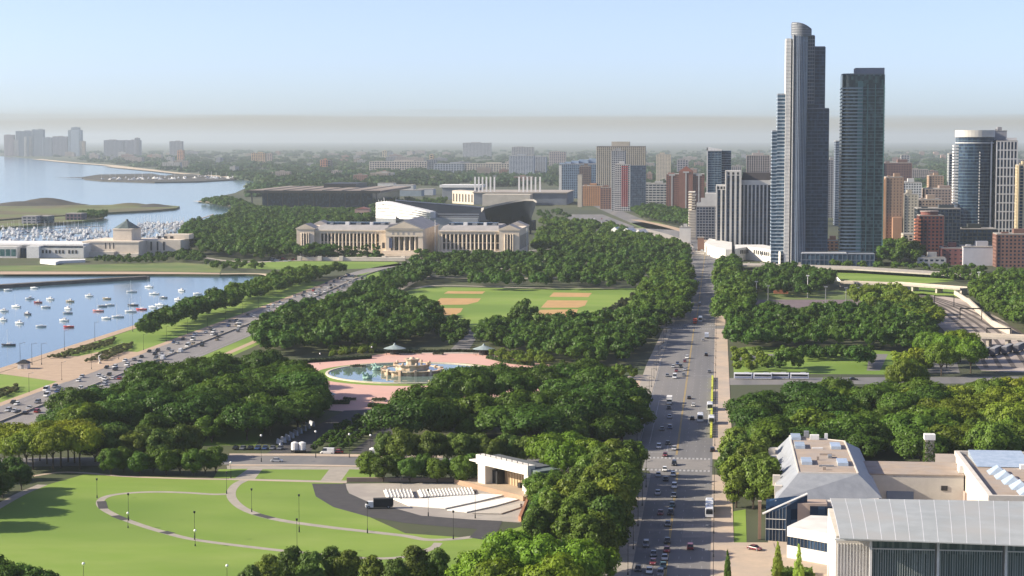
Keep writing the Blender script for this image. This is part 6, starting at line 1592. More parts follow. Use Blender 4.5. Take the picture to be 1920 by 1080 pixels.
# planters on the plaza
for i, (px, py, w_, d_, lb) in enumerate(((822, 665, 5, 5, 'square flower planter behind the fountain'), (671, 689, 8, 3, 'dark flower planter left of the fountain pool'), (711, 752, 6, 7, 'square dark planter in the shade before the fountain'), (770, 664, 12, 2, 'long dark hedge planter by the left kiosk'), (655, 751, 6, 2, 'long low planter beside the shaded kiosk'))):
    x, y = G(px, py); t = thing('planter', lb, 'planter', (x, y, 0))
    MB().box(-w_ / 2, w_ / 2, -d_ / 2, d_ / 2, 0, .5).build('kerb', STONE, t)
    g = np.random.default_rng(i); n = 220; P = np.stack([g.uniform(-w_ / 2, w_ / 2, n), g.uniform(-d_ / 2, d_ / 2, n), g.uniform(.4, 1.2, n)], 1); d1 = g.normal(size=(n, 3)) * .28; d2 = g.normal(size=(n, 3)) * .28
    link('planting', np_mesh('planting', np.stack([P - d1, P - d2, P + d1, P + d2], 1).reshape(-1, 3), np.arange(4 * n).reshape(-1, 4), LEAF), t, (.05, .06, .03), kind='stuff')
# hedges and gardens around the plaza
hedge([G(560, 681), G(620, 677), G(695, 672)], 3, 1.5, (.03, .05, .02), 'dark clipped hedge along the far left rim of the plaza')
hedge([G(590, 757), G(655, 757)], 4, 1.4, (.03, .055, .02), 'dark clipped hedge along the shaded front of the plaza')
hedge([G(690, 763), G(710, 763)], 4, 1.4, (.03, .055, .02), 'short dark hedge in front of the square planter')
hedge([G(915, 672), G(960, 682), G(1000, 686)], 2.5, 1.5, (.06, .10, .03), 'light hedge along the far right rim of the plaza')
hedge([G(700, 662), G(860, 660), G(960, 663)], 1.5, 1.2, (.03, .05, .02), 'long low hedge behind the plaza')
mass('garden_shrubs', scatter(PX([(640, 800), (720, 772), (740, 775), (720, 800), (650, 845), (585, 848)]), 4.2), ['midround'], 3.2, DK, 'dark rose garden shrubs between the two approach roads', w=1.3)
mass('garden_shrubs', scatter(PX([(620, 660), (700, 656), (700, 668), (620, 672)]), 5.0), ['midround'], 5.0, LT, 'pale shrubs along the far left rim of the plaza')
mass('garden_shrubs', scatter(PX([(920, 668), (1000, 672), (1040, 684), (1010, 690), (940, 680)]), 5.0), ['midround'], 5.5, LT, 'pale small trees along the far right rim of the plaza')
mass('garden_shrubs', scatter(PX([(1040, 690), (1120, 700), (1180, 705), (1190, 715), (1080, 705)]), 7.0), ['midround'], 6.5, MD, 'small trees at the right end of the plaza')
mass('garden_shrubs', scatter(PX([(90, 672), (150, 655), (215, 637), (210, 648), (120, 672)]), 2.6), ['midround'], 2.0, (.11, .12, .05), 'tawny shrub bed along the harbour lawn, near the water', w=1.6)
mass('garden_shrubs', scatter(PX([(160, 680), (200, 660), (248, 645), (245, 655), (200, 676)]), 2.6), ['midround'], 2.0, (.11, .12, .05), 'tawny shrub bed on the lawn beside the lake drive', w=1.6)
mass('garden_shrubs', scatter(PX([(0, 735), (30, 725), (35, 733), (0, 748)]), 2.6), ['midround'], 2.0, (.11, .12, .05), 'tawny shrub bed at the left edge', w=1.6)
mass('garden_shrubs', scatter(PX([(178, 492), (200, 486), (262, 487), (330, 474), (350, 480), (340, 492), (250, 496)]), 8), ['midround'], 6, DK, 'dark shrubs below the aquarium')
# conical trees before the museum
for i, px in enumerate((563, 572, 581, 590, 599, 609, 618, 627, 637, 648, 656, 666, 680, 688, 702, 710)):
    x, y = G(px, 487.4 - (i % 2) * .6); tree('midcone' if i > 6 else 'midround', x, y, 16.5 * random.uniform(.88, 1.1), DK, 'dark conical tree in the row before the left wing of the museum', 'trees before the left museum wing', 'conical_tree', w=1.5)
for i, px in enumerate((788, 806, 822, 838, 853, 868, 884, 900, 915, 930, 948)):
    x, y = G(px, 490.5 + (i % 2)); tree('midround', x, y, 12 * random.uniform(.8, 1.15), DK, 'dark rounded tree before the right wing of the museum', 'trees before the right museum wing', w=1.7)
# ================================================================== vehicles
def car_parts(kind):
    "body, windows, roof meshes; the car points towards -Y"
    L_, W_, H_ = {'sedan': (4.6, 1.82, 1.46), 'suv': (4.7, 1.9, 1.78), 'van': (5.4, 2.0, 2.3), 'hatch': (4.1, 1.76, 1.52)}[kind]
    belt = {'sedan': .92, 'suv': 1.08, 'van': 1.25, 'hatch': .95}[kind]; h = L_ / 2; w = W_ / 2
    b = MB(); rings = []
    prof = [(-h, .40, .62, .80), (-h + .18, .28, .74, .93), (-h + 1.0, .26, belt - .06, 1.0), (0, .26, belt, 1.0), (h - .9, .26, belt, 1.0), (h - .15, .28, belt - .06, .95), (h, .42, belt - .16, .84)]
    for (y, z0, z1, k) in prof: rings.append([(-w * k, y, z0), (w * k, y, z0), (w * k, y, z1 - .12), (w * k * .93, y, z1), (-w * k * .93, y, z1), (-w * k, y, z1 - .12)])
    b.loft(rings)
    y0, y1 = {'sedan': (-h + 1.15, h - .55), 'suv': (-h + 1.2, h - .12), 'van': (-h + .65, h - .08), 'hatch': (-h + 1.05, h - .12)}[kind]
    t0, t1 = {'sedan': (y0 + .75, y1 - .75), 'suv': (y0 + .7, y1 - .3), 'van': (y0 + .55, y1 - .06), 'hatch': (y0 + .7, y1 - .4)}[kind]
    gl = MB(); gl.add([(-w * .92, y0, belt - .02), (w * .92, y0, belt - .02), (w * .92, y1, belt - .02), (-w * .92, y1, belt - .02), (-w * .76, t0, H_ - .06), (w * .76, t0, H_ - .06), (w * .76, t1, H_ - .06), (-w * .76, t1, H_ - .06)],
                      [(0, 1, 5, 4), (1, 2, 6, 5), (2, 3, 7, 6), (3, 0, 4, 7), (4, 5, 6, 7)])
    rf = MB(); rf.box(-w * .77, w * .77, t0 - .03, t1 + .03, H_ - .06, H_)
    if kind == 'van': rf.box(-w * .93, w * .93, 0, y1 + .02, belt, H_ - .05)
    hl = MB(); hl.box(-w * .78, -w * .48, -h - .02, -h + .1, .58, .70)
    tl = MB(); tl.box(-w * .80, -w * .55, h - .1, h + .02, .62, .78)
    return dict(body=b.mesh('body', PAINT), windows=gl.mesh('windows', CARGLASS), roof=rf.mesh('roof', PAINT), hl=hl.mesh('headlight', mat('headlight', (.7, .7, .68), (.6, .6, .6), 2, .2)), tl=tl.mesh('tail_light', mat('tail_light', (.35, .02, .02), (.25, .01, .01), 2, .3)), wy=(-h + .85, h - .85), wx=w - .1, w=w)
CARS = {k: car_parts(k) for k in ('sedan', 'suv', 'van', 'hatch')}
def car(kind, x, y, rz, color, label, group, detail=2, z=.03):
    P = CARS[kind]; t = thing({'sedan': 'car', 'hatch': 'car', 'suv': 'car', 'van': 'van'}[kind], label, 'van' if kind == 'van' else 'car', (x, y, z), rz, group)
    link('body', P['body'], t, color); link('windows', P['windows'], t); link('roof', P['roof'], t, color)
    if detail > 1:
        for sx in (-1, 1):
            for yy in P['wy']: link('wheel', WHEEL, t, loc=(sx * P['wx'], yy, .34))
        link('headlight', P['hl'], t); link('headlight', P['hl'], t, loc=(P['w'] * 1.26, 0, 0)); link('tail_light', P['tl'], t); link('tail_light', P['tl'], t, loc=(P['w'] * 1.35, 0, 0))
    return t
SIL = (.42, .43, .45); BLK = (.015, .015, .018); WHT = (.72, .72, .70); RED = (.32, .03, .03); GRN = (.05, .12, .12); GRA = (.14, .15, .17); BLU = (.04, .07, .17); TNN = (.35, .29, .2); MAR = (.16, .03, .04)
NB = [(1254, 768, 'sedan', BLK, 'black car northbound, far from the crosswalk behind the grove shade'), (1255, 785, 'sedan', SIL, 'silver car in the inner northbound lane in the wide dark tree shade'), (1241, 808, 'sedan', GRA, 'dark grey car in the outer lane of the wide tree shade'),
      (1256, 805, 'hatch', BLU, 'dark blue car beside the dark grey car in the tree shade'), (1235, 842, 'suv', SIL, 'silver car leftmost of the pack waiting beyond the crosswalk'), (1252, 835, 'sedan', BLK, 'black car at the back of the pack beyond the crosswalk'), (1264, 845, 'sedan', SIL, 'silver car rightmost of the pack beyond the crosswalk'),
      (1247, 857, 'sedan', MAR, 'dark red car just beyond the far crosswalk'), (1264, 874, 'suv', BLK, 'black tall car in the sunlit crossing, casting a long shadow'), (1246, 885, 'hatch', WHT, 'white car on the near crosswalk, left of the pair of white cars'), (1234, 895, 'sedan', SIL, 'silver car left below the near crosswalk'),
      (1262, 894, 'sedan', WHT, 'white car right below the near crosswalk'), (1248, 903, 'sedan', BLK, 'black car between the silver and white cars below the crosswalk'), (1264, 917, 'suv', WHT, 'white tall car alone in the inner lane below the crosswalk'), (1233, 929, 'sedan', SIL, 'silver car in the outer lane by the lamp pole'),
      (1263, 934, 'sedan', GRA, 'dark grey car following the white tall car'), (1260, 952, 'sedan', GRN, 'dark teal car in the inner lane level with the bus'), (1238, 967, 'sedan', MAR, 'dark red car with pale roof in the outer lane, left of the bus rear'), (1257, 967, 'suv', BLK, 'black car in the inner lane, left of the bus rear'),
      (1252, 988, 'sedan', GRA, 'grey car alone between the two northbound packs'), (1211, 1027, 'suv', GRA, 'dark tall car at the left kerb in the lowest pack'), (1251, 1020, 'sedan', BLK, 'black car leading the inner lane of the lowest pack'), (1250, 1037, 'sedan', RED, 'bright red car in the lowest northbound pack'),
      (1225, 1045, 'sedan', GRA, 'grey car in the middle lane of the lowest pack'), (1246, 1052, 'sedan', SIL, 'silver car behind the bright red car'), (1224, 1061, 'hatch', MAR, 'maroon car in the middle lane of the lowest pack'), (1243, 1067, 'sedan', GRN, 'teal car in the inner lane near the bottom edge'),
      (1196, 1073, 'sedan', BLK, 'black car at the left kerb on the bottom edge'), (1217, 1077, 'sedan', WHT, 'white car in the middle lane on the bottom edge'), (1238, 1082, 'suv', GRA, 'dark car cut off by the bottom edge in the inner lane'),
      (1262, 690, 'sedan', SIL, 'silver car leftmost in the far queue before the plaza'), (1270, 684, 'sedan', BLU, 'dark blue car in the far queue before the plaza'), (1276, 690, 'suv', BLK, 'black car in the middle of the far queue'), (1284, 695, 'sedan', SIL, 'silver car at the right of the far queue'),
      (1268, 698, 'sedan', MAR, 'maroon car in the far queue'), (1251, 707, 'sedan', GRA, 'grey car at the left kerb of the far queue'), (1265, 710, 'van', WHT, 'white van at the front of the far queue'), (1288, 673, 'suv', WHT, 'white car behind the far queue'), (1282, 706, 'sedan', GRA, 'grey car at the front right of the far queue'), (1284, 680, 'hatch', MAR, 'small maroon car at the back of the far queue'),
      (1285, 588, 'van', WHT, 'white van near the far cross street'), (1285, 615, 'sedan', SIL, 'silver car turning at the far cross street'), (1290, 540, 'sedan', BLK, 'black car far up the avenue on the left'), (1303, 525, 'sedan', WHT, 'white car far up the avenue on the left')]
for (px, py, k, c, lb) in NB:
    x, y = G(px, py); car(k, x, y + 2, random.uniform(-.02, .02), c, lb, 'northbound traffic on the avenue')
SB = [(1298, 788, 'sedan', BLK, 'black car left of the three white coaches'),
      (1336, 848, 'suv', BLK, 'black car at the right kerb beyond the crosswalk'), (1294, 1032, 'suv', MAR, 'dark red car alone on the southbound side near the bottom'), (1292, 749, 'sedan', BLK, 'black car southbound beyond the white coaches'), (1300, 763, 'sedan', WHT, 'white car southbound beyond the white coaches'), (1324, 668, 'suv', BLK, 'black car southbound in the upper tree shade'), (1330, 700, 'sedan', GRA, 'grey car at the right kerb near the plaza crossing'),
      (1312, 573, 'van', GRA, 'dark van far up the southbound side'), (1318, 640, 'sedan', SIL, 'silver car beside the far red truck'), (1330, 520, 'sedan', SIL, 'silver car far up the avenue on the right'), (1322, 500, 'sedan', WHT, 'white car at the far end of the avenue')]
for (px, py, k, c, lb) in SB:
    x, y = G(px, py); car(k, x, y + 2, math.pi + random.uniform(-.02, .02), c, lb, 'southbound traffic on the avenue')
def truck(px, py, rz, cab, box, label, L_=8.0, h=3.2, name='box_truck', w=2.4, z=.05, xy=None):
    x, y = xy or G(px, py); t = thing(name, label, 'truck', (x, y, z), rz)
    MB().box(-w / 2, w / 2, -L_ / 2 + 2.3, L_ / 2, .9, h).build('cargo_box', TINT, t, box)
    m = MB(); m.box(-w * .46, w * .46, -L_ / 2 + .5, -L_ / 2 + 2.2, .5, 2.3); m.box(-w * .45, w * .45, -L_ / 2 - .3, -L_ / 2 + .5, .5, 1.35); m.build('cab', PAINT, t, cab)
    m = MB(); m.box(-w * .43, w * .43, -L_ / 2 + .44, -L_ / 2 + .5, 1.4, 2.15); m.build('windscreen', CARGLASS, t)
    m = MB(); m.box(-w * .42, w * .42, -L_ / 2, L_ / 2 - .2, .45, .9); m.build('chassis', DARKM, t)
    for sx in (-1, 1):
        for yy in (-L_ / 2 + .7, L_ / 2 - 1.6): link('wheel', BIGW, t, loc=(sx * (w / 2 - .2), yy, .5))
    return t
truck(712, 953, math.pi / 2 * -1 + .25, WHT, (.03, .03, .033), 'white cab truck with black box parked beside the concert seats', 8.6)
truck(1303, 607, 0, (.5, .05, .04), (.55, .12, .07), 'small red truck far up the avenue', 7)
truck(1325, 634, math.pi, WHT, (.5, .55, .65), 'pale blue truck far up the southbound side', 8)
truck(28, 772, 0.0, WHT, (.70, .70, .68), 'white box truck in the lake drive traffic at the left edge', 11, 3.8, xy=(-283.5, 838))
def bus(px, py, rz, label, parts=2, Ls=9.0, band=(.05, .09, .28), z=.05, xy=None):
    x, y = xy or G(px, py); t = thing('city_bus', label, 'bus', (x, y, z), rz)
    for k in range(parts):
        y0 = k * (Ls + .6); m = MB(); r = []
        for yy, s in ((y0, .96), (y0 + .2, 1.0), (y0 + Ls - .2, 1.0), (y0 + Ls, .96)): r.append([(-1.28 * s, yy, .35), (1.28 * s, yy, .35), (1.28 * s, yy, 2.7), (1.1 * s, yy, 3.05), (-1.1 * s, yy, 3.05), (-1.28 * s, yy, 2.7)])
        m.loft(r); b = m.build('body', PAINT, t, (.70, .71, .72))
        m = MB(); m.box(-1.31, 1.31, y0 + .5, y0 + Ls - .5, 1.45, 2.45); m.build('side_windows', CARGLASS, b)
        m = MB(); m.box(-1.30, 1.30, y0 + .3, y0 + Ls - .3, .75, 1.1); m.build('stripe', PAINT, b, band)
        m = MB(); m.box(-.8, .8, y0 + Ls * .55, y0 + Ls * .85, 3.05, 3.3); m.build('roof_unit', PAINT, b, (.55, .57, .6))
        for sx in (-1, 1):
            for yy in (y0 + 1.8, y0 + Ls - 2): link('wheel', BIGW, t, loc=(sx * 1.1, yy, .5))
    for k in range(parts - 1): m = MB(); m.box(-1.1, 1.1, (k + 1) * Ls + k * .6 - .05, (k + 1) * Ls + k * .6 + .65, .5, 2.9); m.build('bellows', PAINT, t, (.04, .06, .16))
    m = MB(); m.box(-1.05, 1.05, -.04, .03, 1.3, 2.5); m.build('rear_window', CARGLASS, t)
    m = MB(); m.box(-.9, .9, -.05, .03, 2.55, 2.85); m.build('route_display', DARKM, t)
    return t
x, y = G(1330, 972); bus(0, 0, 0, 'long white and blue articulated bus at the right kerb of the avenue', xy=(x, y))
x, y = G(1313, 604); bus(0, 0, 0, 'white bus far up the southbound side of the avenue', 1, 11, xy=(x, y))
x, y = G(1376, 711); bus(0, 0, -math.pi / 2, 'white roofed articulated bus on the western cross street, left of two', xy=(x, y + 1.5))
x, y = G(1445, 711); bus(0, 0, -math.pi / 2, 'white roofed articulated bus on the western cross street, right of two', xy=(x, y + 1.5))
for (px, py, lb) in ((1331, 771, 'white coach at the right kerb, uppermost of three white coaches'), (1313, 792, 'white coach in the middle lane, left of three white coaches'), (1334, 797, 'white coach beside the lime barrier, lowest of three white coaches')):
    x, y = G(px, py); bus(0, 0, 0, lb, 1, 8.5, (.62, .63, .64), xy=(x, y))
truck(1255, 757, 0, WHT, (.70, .70, .69), 'white box truck northbound alone near the sidewalk crossing', 8, 3.3)
# on the near cross street
x, y = G(519, 866); car('sedan', x, y, math.pi / 2, SIL, 'silver car alone on the cross street left', None)
x, y = G(613, 852); car('van', x, y + 1, -math.pi / 2, WHT, 'white van parked behind the cross street', None)
x, y = G(632, 850.5); car('sedan', x, y + 1, -math.pi / 2, RED, 'red car parked behind the white van', None)
for i, px in enumerate((553, 567)):
    x, y = G(px, 848); t = thing('tank_trailer', 'white round tank on a trailer on the approach road, %s of two' % ('left', 'right')[i], 'trailer', (x, y, .05), .2)
    m = MB(); m.cyl(0, 0, 1.0, 3.6, 1.4, n=12); m.cyl(0, 0, 3.6, 4.0, 1.4, .5, 12); m.build('tank', WHITE, t); MB().box(-1.3, 1.3, -2.6, 2.2, .6, 1.0).build('chassis', DARKM, t)
    for sx in (-1, 1): link('wheel', BIGW, t, loc=(sx * 1.2, 0, .5))
for i, px in enumerate((698, 711, 724, 737)):
    x, y = G(px, 856); t = thing('white_cabin', 'small white portable cabin by the cross street, %s of four' % ('first', 'second', 'third', 'last')[i], 'cabin', (x, y, .05), 0, 'white portable cabins')
    MB().box(-1.25, 1.25, 0, 2.4, .2, 2.6).build('wall', WHITE, t); m = MB(); m.sphere((0, 1.2, 2.6), 1.3, 1.25, .6, 10, 6); m.build('roof', WHITE, t); MB().box(-.5, .5, -.06, .02, .3, 2.2).build('door', GREYM, t)
for k in range(9):
    a = G(524 + k * 7.6, 833 - k * 4.4); t = thing('concrete_barrier', 'pale barrier block in the row along the left approach road', 'barrier', (a[0], a[1], 0), -1.05, 'barrier row')
    MB().add([(-2.6, -.5, 0), (2.6, -.5, 0), (2.6, .5, 0), (-2.6, .5, 0), (-2.6, -.22, 1.9), (2.6, -.22, 1.9), (2.6, .22, 1.9), (-2.6, .22, 1.9)], [(0, 1, 5, 4), (1, 2, 6, 5), (2, 3, 7, 6), (3, 0, 4, 7), (4, 5, 6, 7)]).build('block', TINT, t, (.48, .50, .56))
# parked cars in the shade beside the grove
for k in range(7):
    x, y = G(438 + k * 14, 845); car('sedan', x, y + 3, .0, random.choice((BLK, BLU, GRA, GRA)), 'dark car parked in the tree shade beside the cross street, left', 'cars parked in the shade', 1)
x, y = G(1415, 1032); car('sedan', x, y, .9, MAR, 'dark red car standing on the forecourt right of the avenue', None, z=.18)
for i, (px, lb) in enumerate(((1600, 'dark car on the western cross street, left'), (1735, 'dark car on the western cross street, right'))):
    x, y = G(px, 713); car('sedan', x, y, math.pi / 2, BLK, lb, None)
# lake drive traffic
LC = [WHT, WHT, WHT, SIL, SIL, SIL, GRA, GRA, BLK, BLK, BLU, TNN, RED]; CN = {id(WHT): 'white', id(SIL): 'silver', id(GRA): 'grey', id(BLK): 'black', id(RED): 'red', id(BLU): 'blue', id(TNN): 'tan'}
r_ = random.Random(3); nl = 0
lanes = [(-312.4, 0), (-308.9, 0), (-305.3, 0), (-301.8, 0), (-298.9, 0), (-295, 1), (-291.6, 1), (-288.2, 1), (-284.6, 1), (-281.2, 1)]
def lsd_x(Y): return 0.0 if Y < 1280 else (-2.0 * (Y - 1280) / 170 if Y < 1450 else -2 - 4 * (Y - 1450) / 150)
for lx, dr in lanes:
    y = 790 + r_.uniform(0, 12)
    while y < 1640 and nl < 165:
        far = y > 1150
        if dr == 0 or y < 960 or y > 1060 or r_.random() < .8:
            c = r_.choice(LC); k = r_.choice(('sedan', 'sedan', 'suv', 'hatch', 'van')) if c is WHT else r_.choice(('sedan', 'sedan', 'suv', 'hatch'))
            if not (lx == -284.6 and 826 < y < 850): car(k, lx + lsd_x(y), y, math.pi * dr + 0, c, '%s %s in the dense traffic on the lake drive' % (CN[id(c)], 'van' if k == 'van' else 'car'), '%s %s on the lake drive' % (CN[id(c)], 'vans' if k == 'van' else 'cars'), 1); nl += 1
        y += r_.uniform(11, 62) if dr == 0 else r_.uniform(11, 56)
print('lake drive cars', nl)
# ================================================================== boats
def hull_mesh(L_, W_, H_):
    mb = MB(); rings = []
    for u, k, zb, sh in ((0, .80, .1, 0), (.25, .95, .0, 0), (.55, 1.0, .0, .02), (.8, .68, .08, .1), (.94, .28, .2, .2), (1.0, .04, .4, .28)):
        y = (u - .5) * L_; w = W_ / 2 * k; z1 = H_ * (1 + sh)
        rings.append([(-w * .55, y, -.25 + zb), (w * .55, y, -.25 + zb), (w, y, z1 * .55), (w, y, z1), (-w, y, z1), (-w, y, z1 * .55)])
    mb.loft(rings); return mb.mesh('hull', PAINT)
HULL = hull_mesh(8.5, 2.9, 1.15); HULL2 = hull_mesh(10.5, 3.1, 1.1)
def cabin_mesh():
    mb = MB(); mb.add([(-1.1, -1.8, 1.1), (1.1, -1.8, 1.1), (1.0, 1.9, 1.15), (-1.0, 1.9, 1.15), (-.95, -1.6, 2.3), (.95, -1.6, 2.3), (.75, .9, 2.2), (-.75, .9, 2.2)], [(0, 1, 5, 4), (1, 2, 6, 5), (2, 3, 7, 6), (3, 0, 4, 7), (4, 5, 6, 7)])
    mb.box(-.9, .9, -1.7, .3, 2.9, 3.0); 
    for sx in (-.85, .85): mb.box(sx - .04, sx + .04, -1.6, -1.5, 2.3, 2.9)
    return mb.mesh('cabin', WHITE)
def deck_mesh(): mb = MB(); mb.add([(-.7, -1.5, 1.05), (.7, -1.5, 1.05), (.55, 1.8, 1.1), (-.55, 1.8, 1.1), (-.55, -1.3, 1.7), (.55, -1.3, 1.7), (.4, 1.3, 1.55), (-.4, 1.3, 1.55)], [(0, 1, 5, 4), (1, 2, 6, 5), (2, 3, 7, 6), (3, 0, 4, 7), (4, 5, 6, 7)]); return mb.mesh('cabin', WHITE)
def mast_mesh(h=12): mb = MB(); mb.tube((0, .9, 1), (0, .9, h), .11, .06, 6); mb.tube((0, .9, 2.2), (0, -3.2, 2.3), .16, .14, 6); mb.tube((-.9, .9, h * .62), (.9, .9, h * .62), .05, n=4); mb.tube((0, 5, 1.4), (0, .9, h - .3), .025, n=3); mb.tube((0, -5, 1.2), (0, .9, h - .1), .025, n=3); return mb.mesh('mast', WHITE)
CAB, DCK, MST = cabin_mesh(), deck_mesh(), mast_mesh(); CWIN = MB().box(-1.06, 1.06, -1.2, .9, 1.55, 2.0).mesh('cabin_windows', CARGLASS)
BW = (.74, .74, .72); BLB = [(56, 561, 'm', BW, 'white motor boat'), (71, 568, 'm', (.25, .05, .06), 'dark red motor boat'), (94, 562, 'm', BW, 'white motor boat'), (131, 566, 'm', TNN, 'tan covered boat'), (127, 580, 'm', BW, 'white cabin cruiser'), (127, 588, 's0', SIL, 'pale grey boat'), (86, 577, 's0', BW, 'white low boat'), (51, 590, 'm', (.1, .1, .12), 'dark hulled motor boat'),
      (30, 576, 's', BW, 'white sailing boat with mast'), (7, 584, 'm', BW, 'white motor boat'), (36, 607, 'm', BW, 'white motor boat seen end on'), (77, 613, 's0', BW, 'white low boat'), (120, 602, 'm', BW, 'white cabin cruiser'), (129, 614, 's0', (.55, .04, .03), 'bright red boat'), (5, 601, 'm', BW, 'white motor boat'), (16, 648, 's', (.06, .06, .08), 'dark hulled sailing boat'),
      (167, 556, 'm', BW, 'white motor boat'), (200, 561, 's0', TNN, 'tan covered boat'), (192, 575, 's0', SIL, 'pale grey boat'), (206, 573, 's0', BW, 'white low boat'), (184, 584, 's', (.5, .2, .18), 'red and white sailing boat'), (199, 598, 's0', BW, 'white low boat'), (221, 595, 's', BW, 'white sailing boat'), (245, 585, 's', BW, 'white sailing boat'), (249, 573, 's', (.07, .08, .1), 'dark hulled sailing boat'), (265, 581, 's', (.5, .08, .08), 'red hulled sailing boat'),
      (286, 577, 's0', BW, 'white low boat'), (299, 573, 's', BW, 'white sailing boat'), (247, 548, 's', BW, 'white sailing boat'), (279, 539, 's', BW, 'white sailing boat'), (289, 552, 's', BW, 'white sailing boat'), (306, 559, 's0', (.2, .22, .25), 'dark grey low boat'), (340, 546, 'm', BW, 'white motor boat'), (334, 563, 'm', BW, 'white motor boat'), (370, 552, 's0', BW, 'white low boat'), (64, 541, 's0', BW, 'white work boat'), (15, 545, 's0', BW, 'white work boat')]
def near_name(px, py, i):
    if py < 547: return 'beside the breakwater' if px < 100 else 'farthest out near the aquarium shore'
    horiz = 'at the left edge of the harbour' if px < 45 else 'in the left cluster of the harbour' if px < 140 else 'in the middle cluster of the harbour' if px < 255 else 'in the right cluster of the harbour'
    return horiz
seen_ = {}
ROWN = ['', ', second nearest', ', third nearest', ', fourth nearest', ', fifth nearest']
order = sorted(range(len(BLB)), key=lambda i: -BLB[i][1]); labs = {}
for i in order:
    px, py, k, c, d = BLB[i]; key = d + ' moored ' + near_name(px, py, i); n = seen_.get(key, 0); seen_[key] = n + 1; labs[i] = (key, n)
for i, (px, py, k, c, d) in enumerate(BLB):
    x, y = G(px, py, WZ); key, n = labs[i]; lb = key + (', nearest' if n == 0 and seen_[key] > 1 else ROWN[n])
    t = thing('sailing_boat' if k == 's' else 'boat', lb, 'boat', (x, y, WZ + .15), math.pi / 2 + random.uniform(-.5, .3), 'boats moored in the harbour'); t.scale = (.78, .78, .78)
    link('hull', HULL2 if k == 's' else HULL, t, c)
    if k == 'm': cb = link('cabin', CAB, t); link('cabin_windows', CWIN, cb)
    else: link('cabin', DCK, t)
    if k == 's': link('mast', MST, t)
# the crowded marina
mm = MB(); 
def far_boat(kind):
    mb = MB(); L_, W_ = (9, 3.0) if kind == 0 else (12, 3.6)
    mb.loft([[(-W_ / 2 * k, (u - .5) * L_, 0), (W_ / 2 * k, (u - .5) * L_, 0), (W_ / 2 * k * 1.1, (u - .5) * L_, 1.3), (-W_ / 2 * k * 1.1, (u - .5) * L_, 1.3)] for u, k in ((0, .85), (.5, 1), (.85, .6), (1, .08))], 0)
    mb.box(-W_ * .3, W_ * .3, -L_ * .2, L_ * .15, 1.3, 2.2 if kind == 0 else 3.0, 1)
    if kind == 0: mb.tube((0, .8, 1.3), (0, .8, 13), .14, .10, 4, 1); mb.tube((0, .8, 2.4), (0, -3.4, 2.5), .3, .28, 4, 2)
    else: mb.box(-W_ * .28, W_ * .28, -L_ * .12, L_ * .05, 3.0, 4.0, 1)
    return mb.mesh('marina_boat', [PAINT, WHITE, mat('sail_cover', (.06, .09, .22), (.1, .12, .2), 1, .8)])
FB = [far_boat(0), far_boat(1)]
mar = [PX([(0, 421), (40, 424), (120, 421), (200, 412), (215, 416), (200, 450), (0, 455)]), PX([(235, 440), (262, 418), (330, 402), (420, 394), (432, 396), (395, 412), (345, 432), (325, 446), (262, 448)])]
nb = 0; r_ = random.Random(8)
for gi, poly in enumerate(mar):
    xs = [p[0] for p in poly]; ys = [p[1] for p in poly]; k = 0
    y = min(ys)
    while y < max(ys):
        x = min(xs) + r_.uniform(0, 6)
        while x < max(xs):
            if inside((x, y), poly) and r_.random() < .62 and nb < (150 if gi == 0 else 300):
                o = link('marina_boat', FB[r_.random() < .35], None, r_.choice((BW, BW, BW, (.06, .08, .15), SIL)), (x, y, WZ), r_.choice((0, math.pi)) + r_.uniform(-.1, .1))
                tag(o, 'small moored boat in the crowded marina %s' % ('left of the aquarium roof' if gi == 0 else 'between the aquarium and the wood'), 'boat', 'marina boats ' + ('left' if gi == 0 else 'right')); nb += 1
            x += r_.uniform(5, 9)
        y += 26 if gi == 0 else 19
print('marina boats', nb)
for (a, b) in (((20, 432), (195, 424)), ((10, 441), (205, 436)), ((262, 436), (330, 416)), ((300, 436), (400, 402))):
    o = ribbon('pontoon', PX([a, b], WZ), 3, WZ + .5, CONC, kind=None, curve=False, thick=.8); tag(o, {432: 'far pontoon of the left marina', 441: 'near pontoon of the left marina', 436: 'pontoon of the right marina, %s one' % ('left' if a[0] < 280 else 'right')}[a[1]] + ', long and grey', 'pontoon')
# boats at the far harbour
for k in range(60):
    px = r_.uniform(190, 460); x, y = G(px, 339 - (px - 190) * .012 + r_.uniform(-3, 1.5), WZ); o = link('marina_boat', FB[k % 2], None, BW, (x, y, WZ + 2.5), r_.uniform(0, 6)); o.scale = (1.4, 1.4, 1.4)
    tag(o, 'tiny boat in the far harbour basin', 'boat', 'boats of the far harbour')
# ================================================================== lamps, poles, small structures
def lamp_mesh(h=9, arm=1.8, head='cobra'):
    m = MB(); m.tube((0, 0, 0), (0, 0, h), .10 if h > 6 else .07, .06, 6); m.cyl(0, 0, 0, .8, .22, .16, 8)
    return m.mesh('pole', DARKM)
POLE9, POLE5 = lamp_mesh(9), lamp_mesh(5)
def arm_mesh(s): m = MB(); m.tube((0, 0, 8.6), (s * 1.8, 0, 9.1), .06, .05, 5); return m.mesh('arm', DARKM)
ARM = {1: arm_mesh(1), -1: arm_mesh(-1)}
HEAD = MB().cbox(0, 0, 9.0, .8, .3, .16).mesh('lamp_head', GREYM)
GLOBE = MB().sphere((0, 0, 5.3), .32, nu=10, nv=7).mesh('globe', mat('lamp_globe', (.8, .8, .76), (.7, .7, .68), 2, .3))
CAPM = MB().cyl(0, 0, 5.0, 5.7, .3, .38, 8).mesh('lamp_head', DARKM)
def street_lamp(x, y, s, label, group):
    t = thing('street_lamp', label, 'street lamp', (x, y, .15), 0, group); link('pole', POLE9, t); link('arm', ARM[s], t); link('lamp_head', HEAD, t, loc=(s * 1.9, 0, 0))
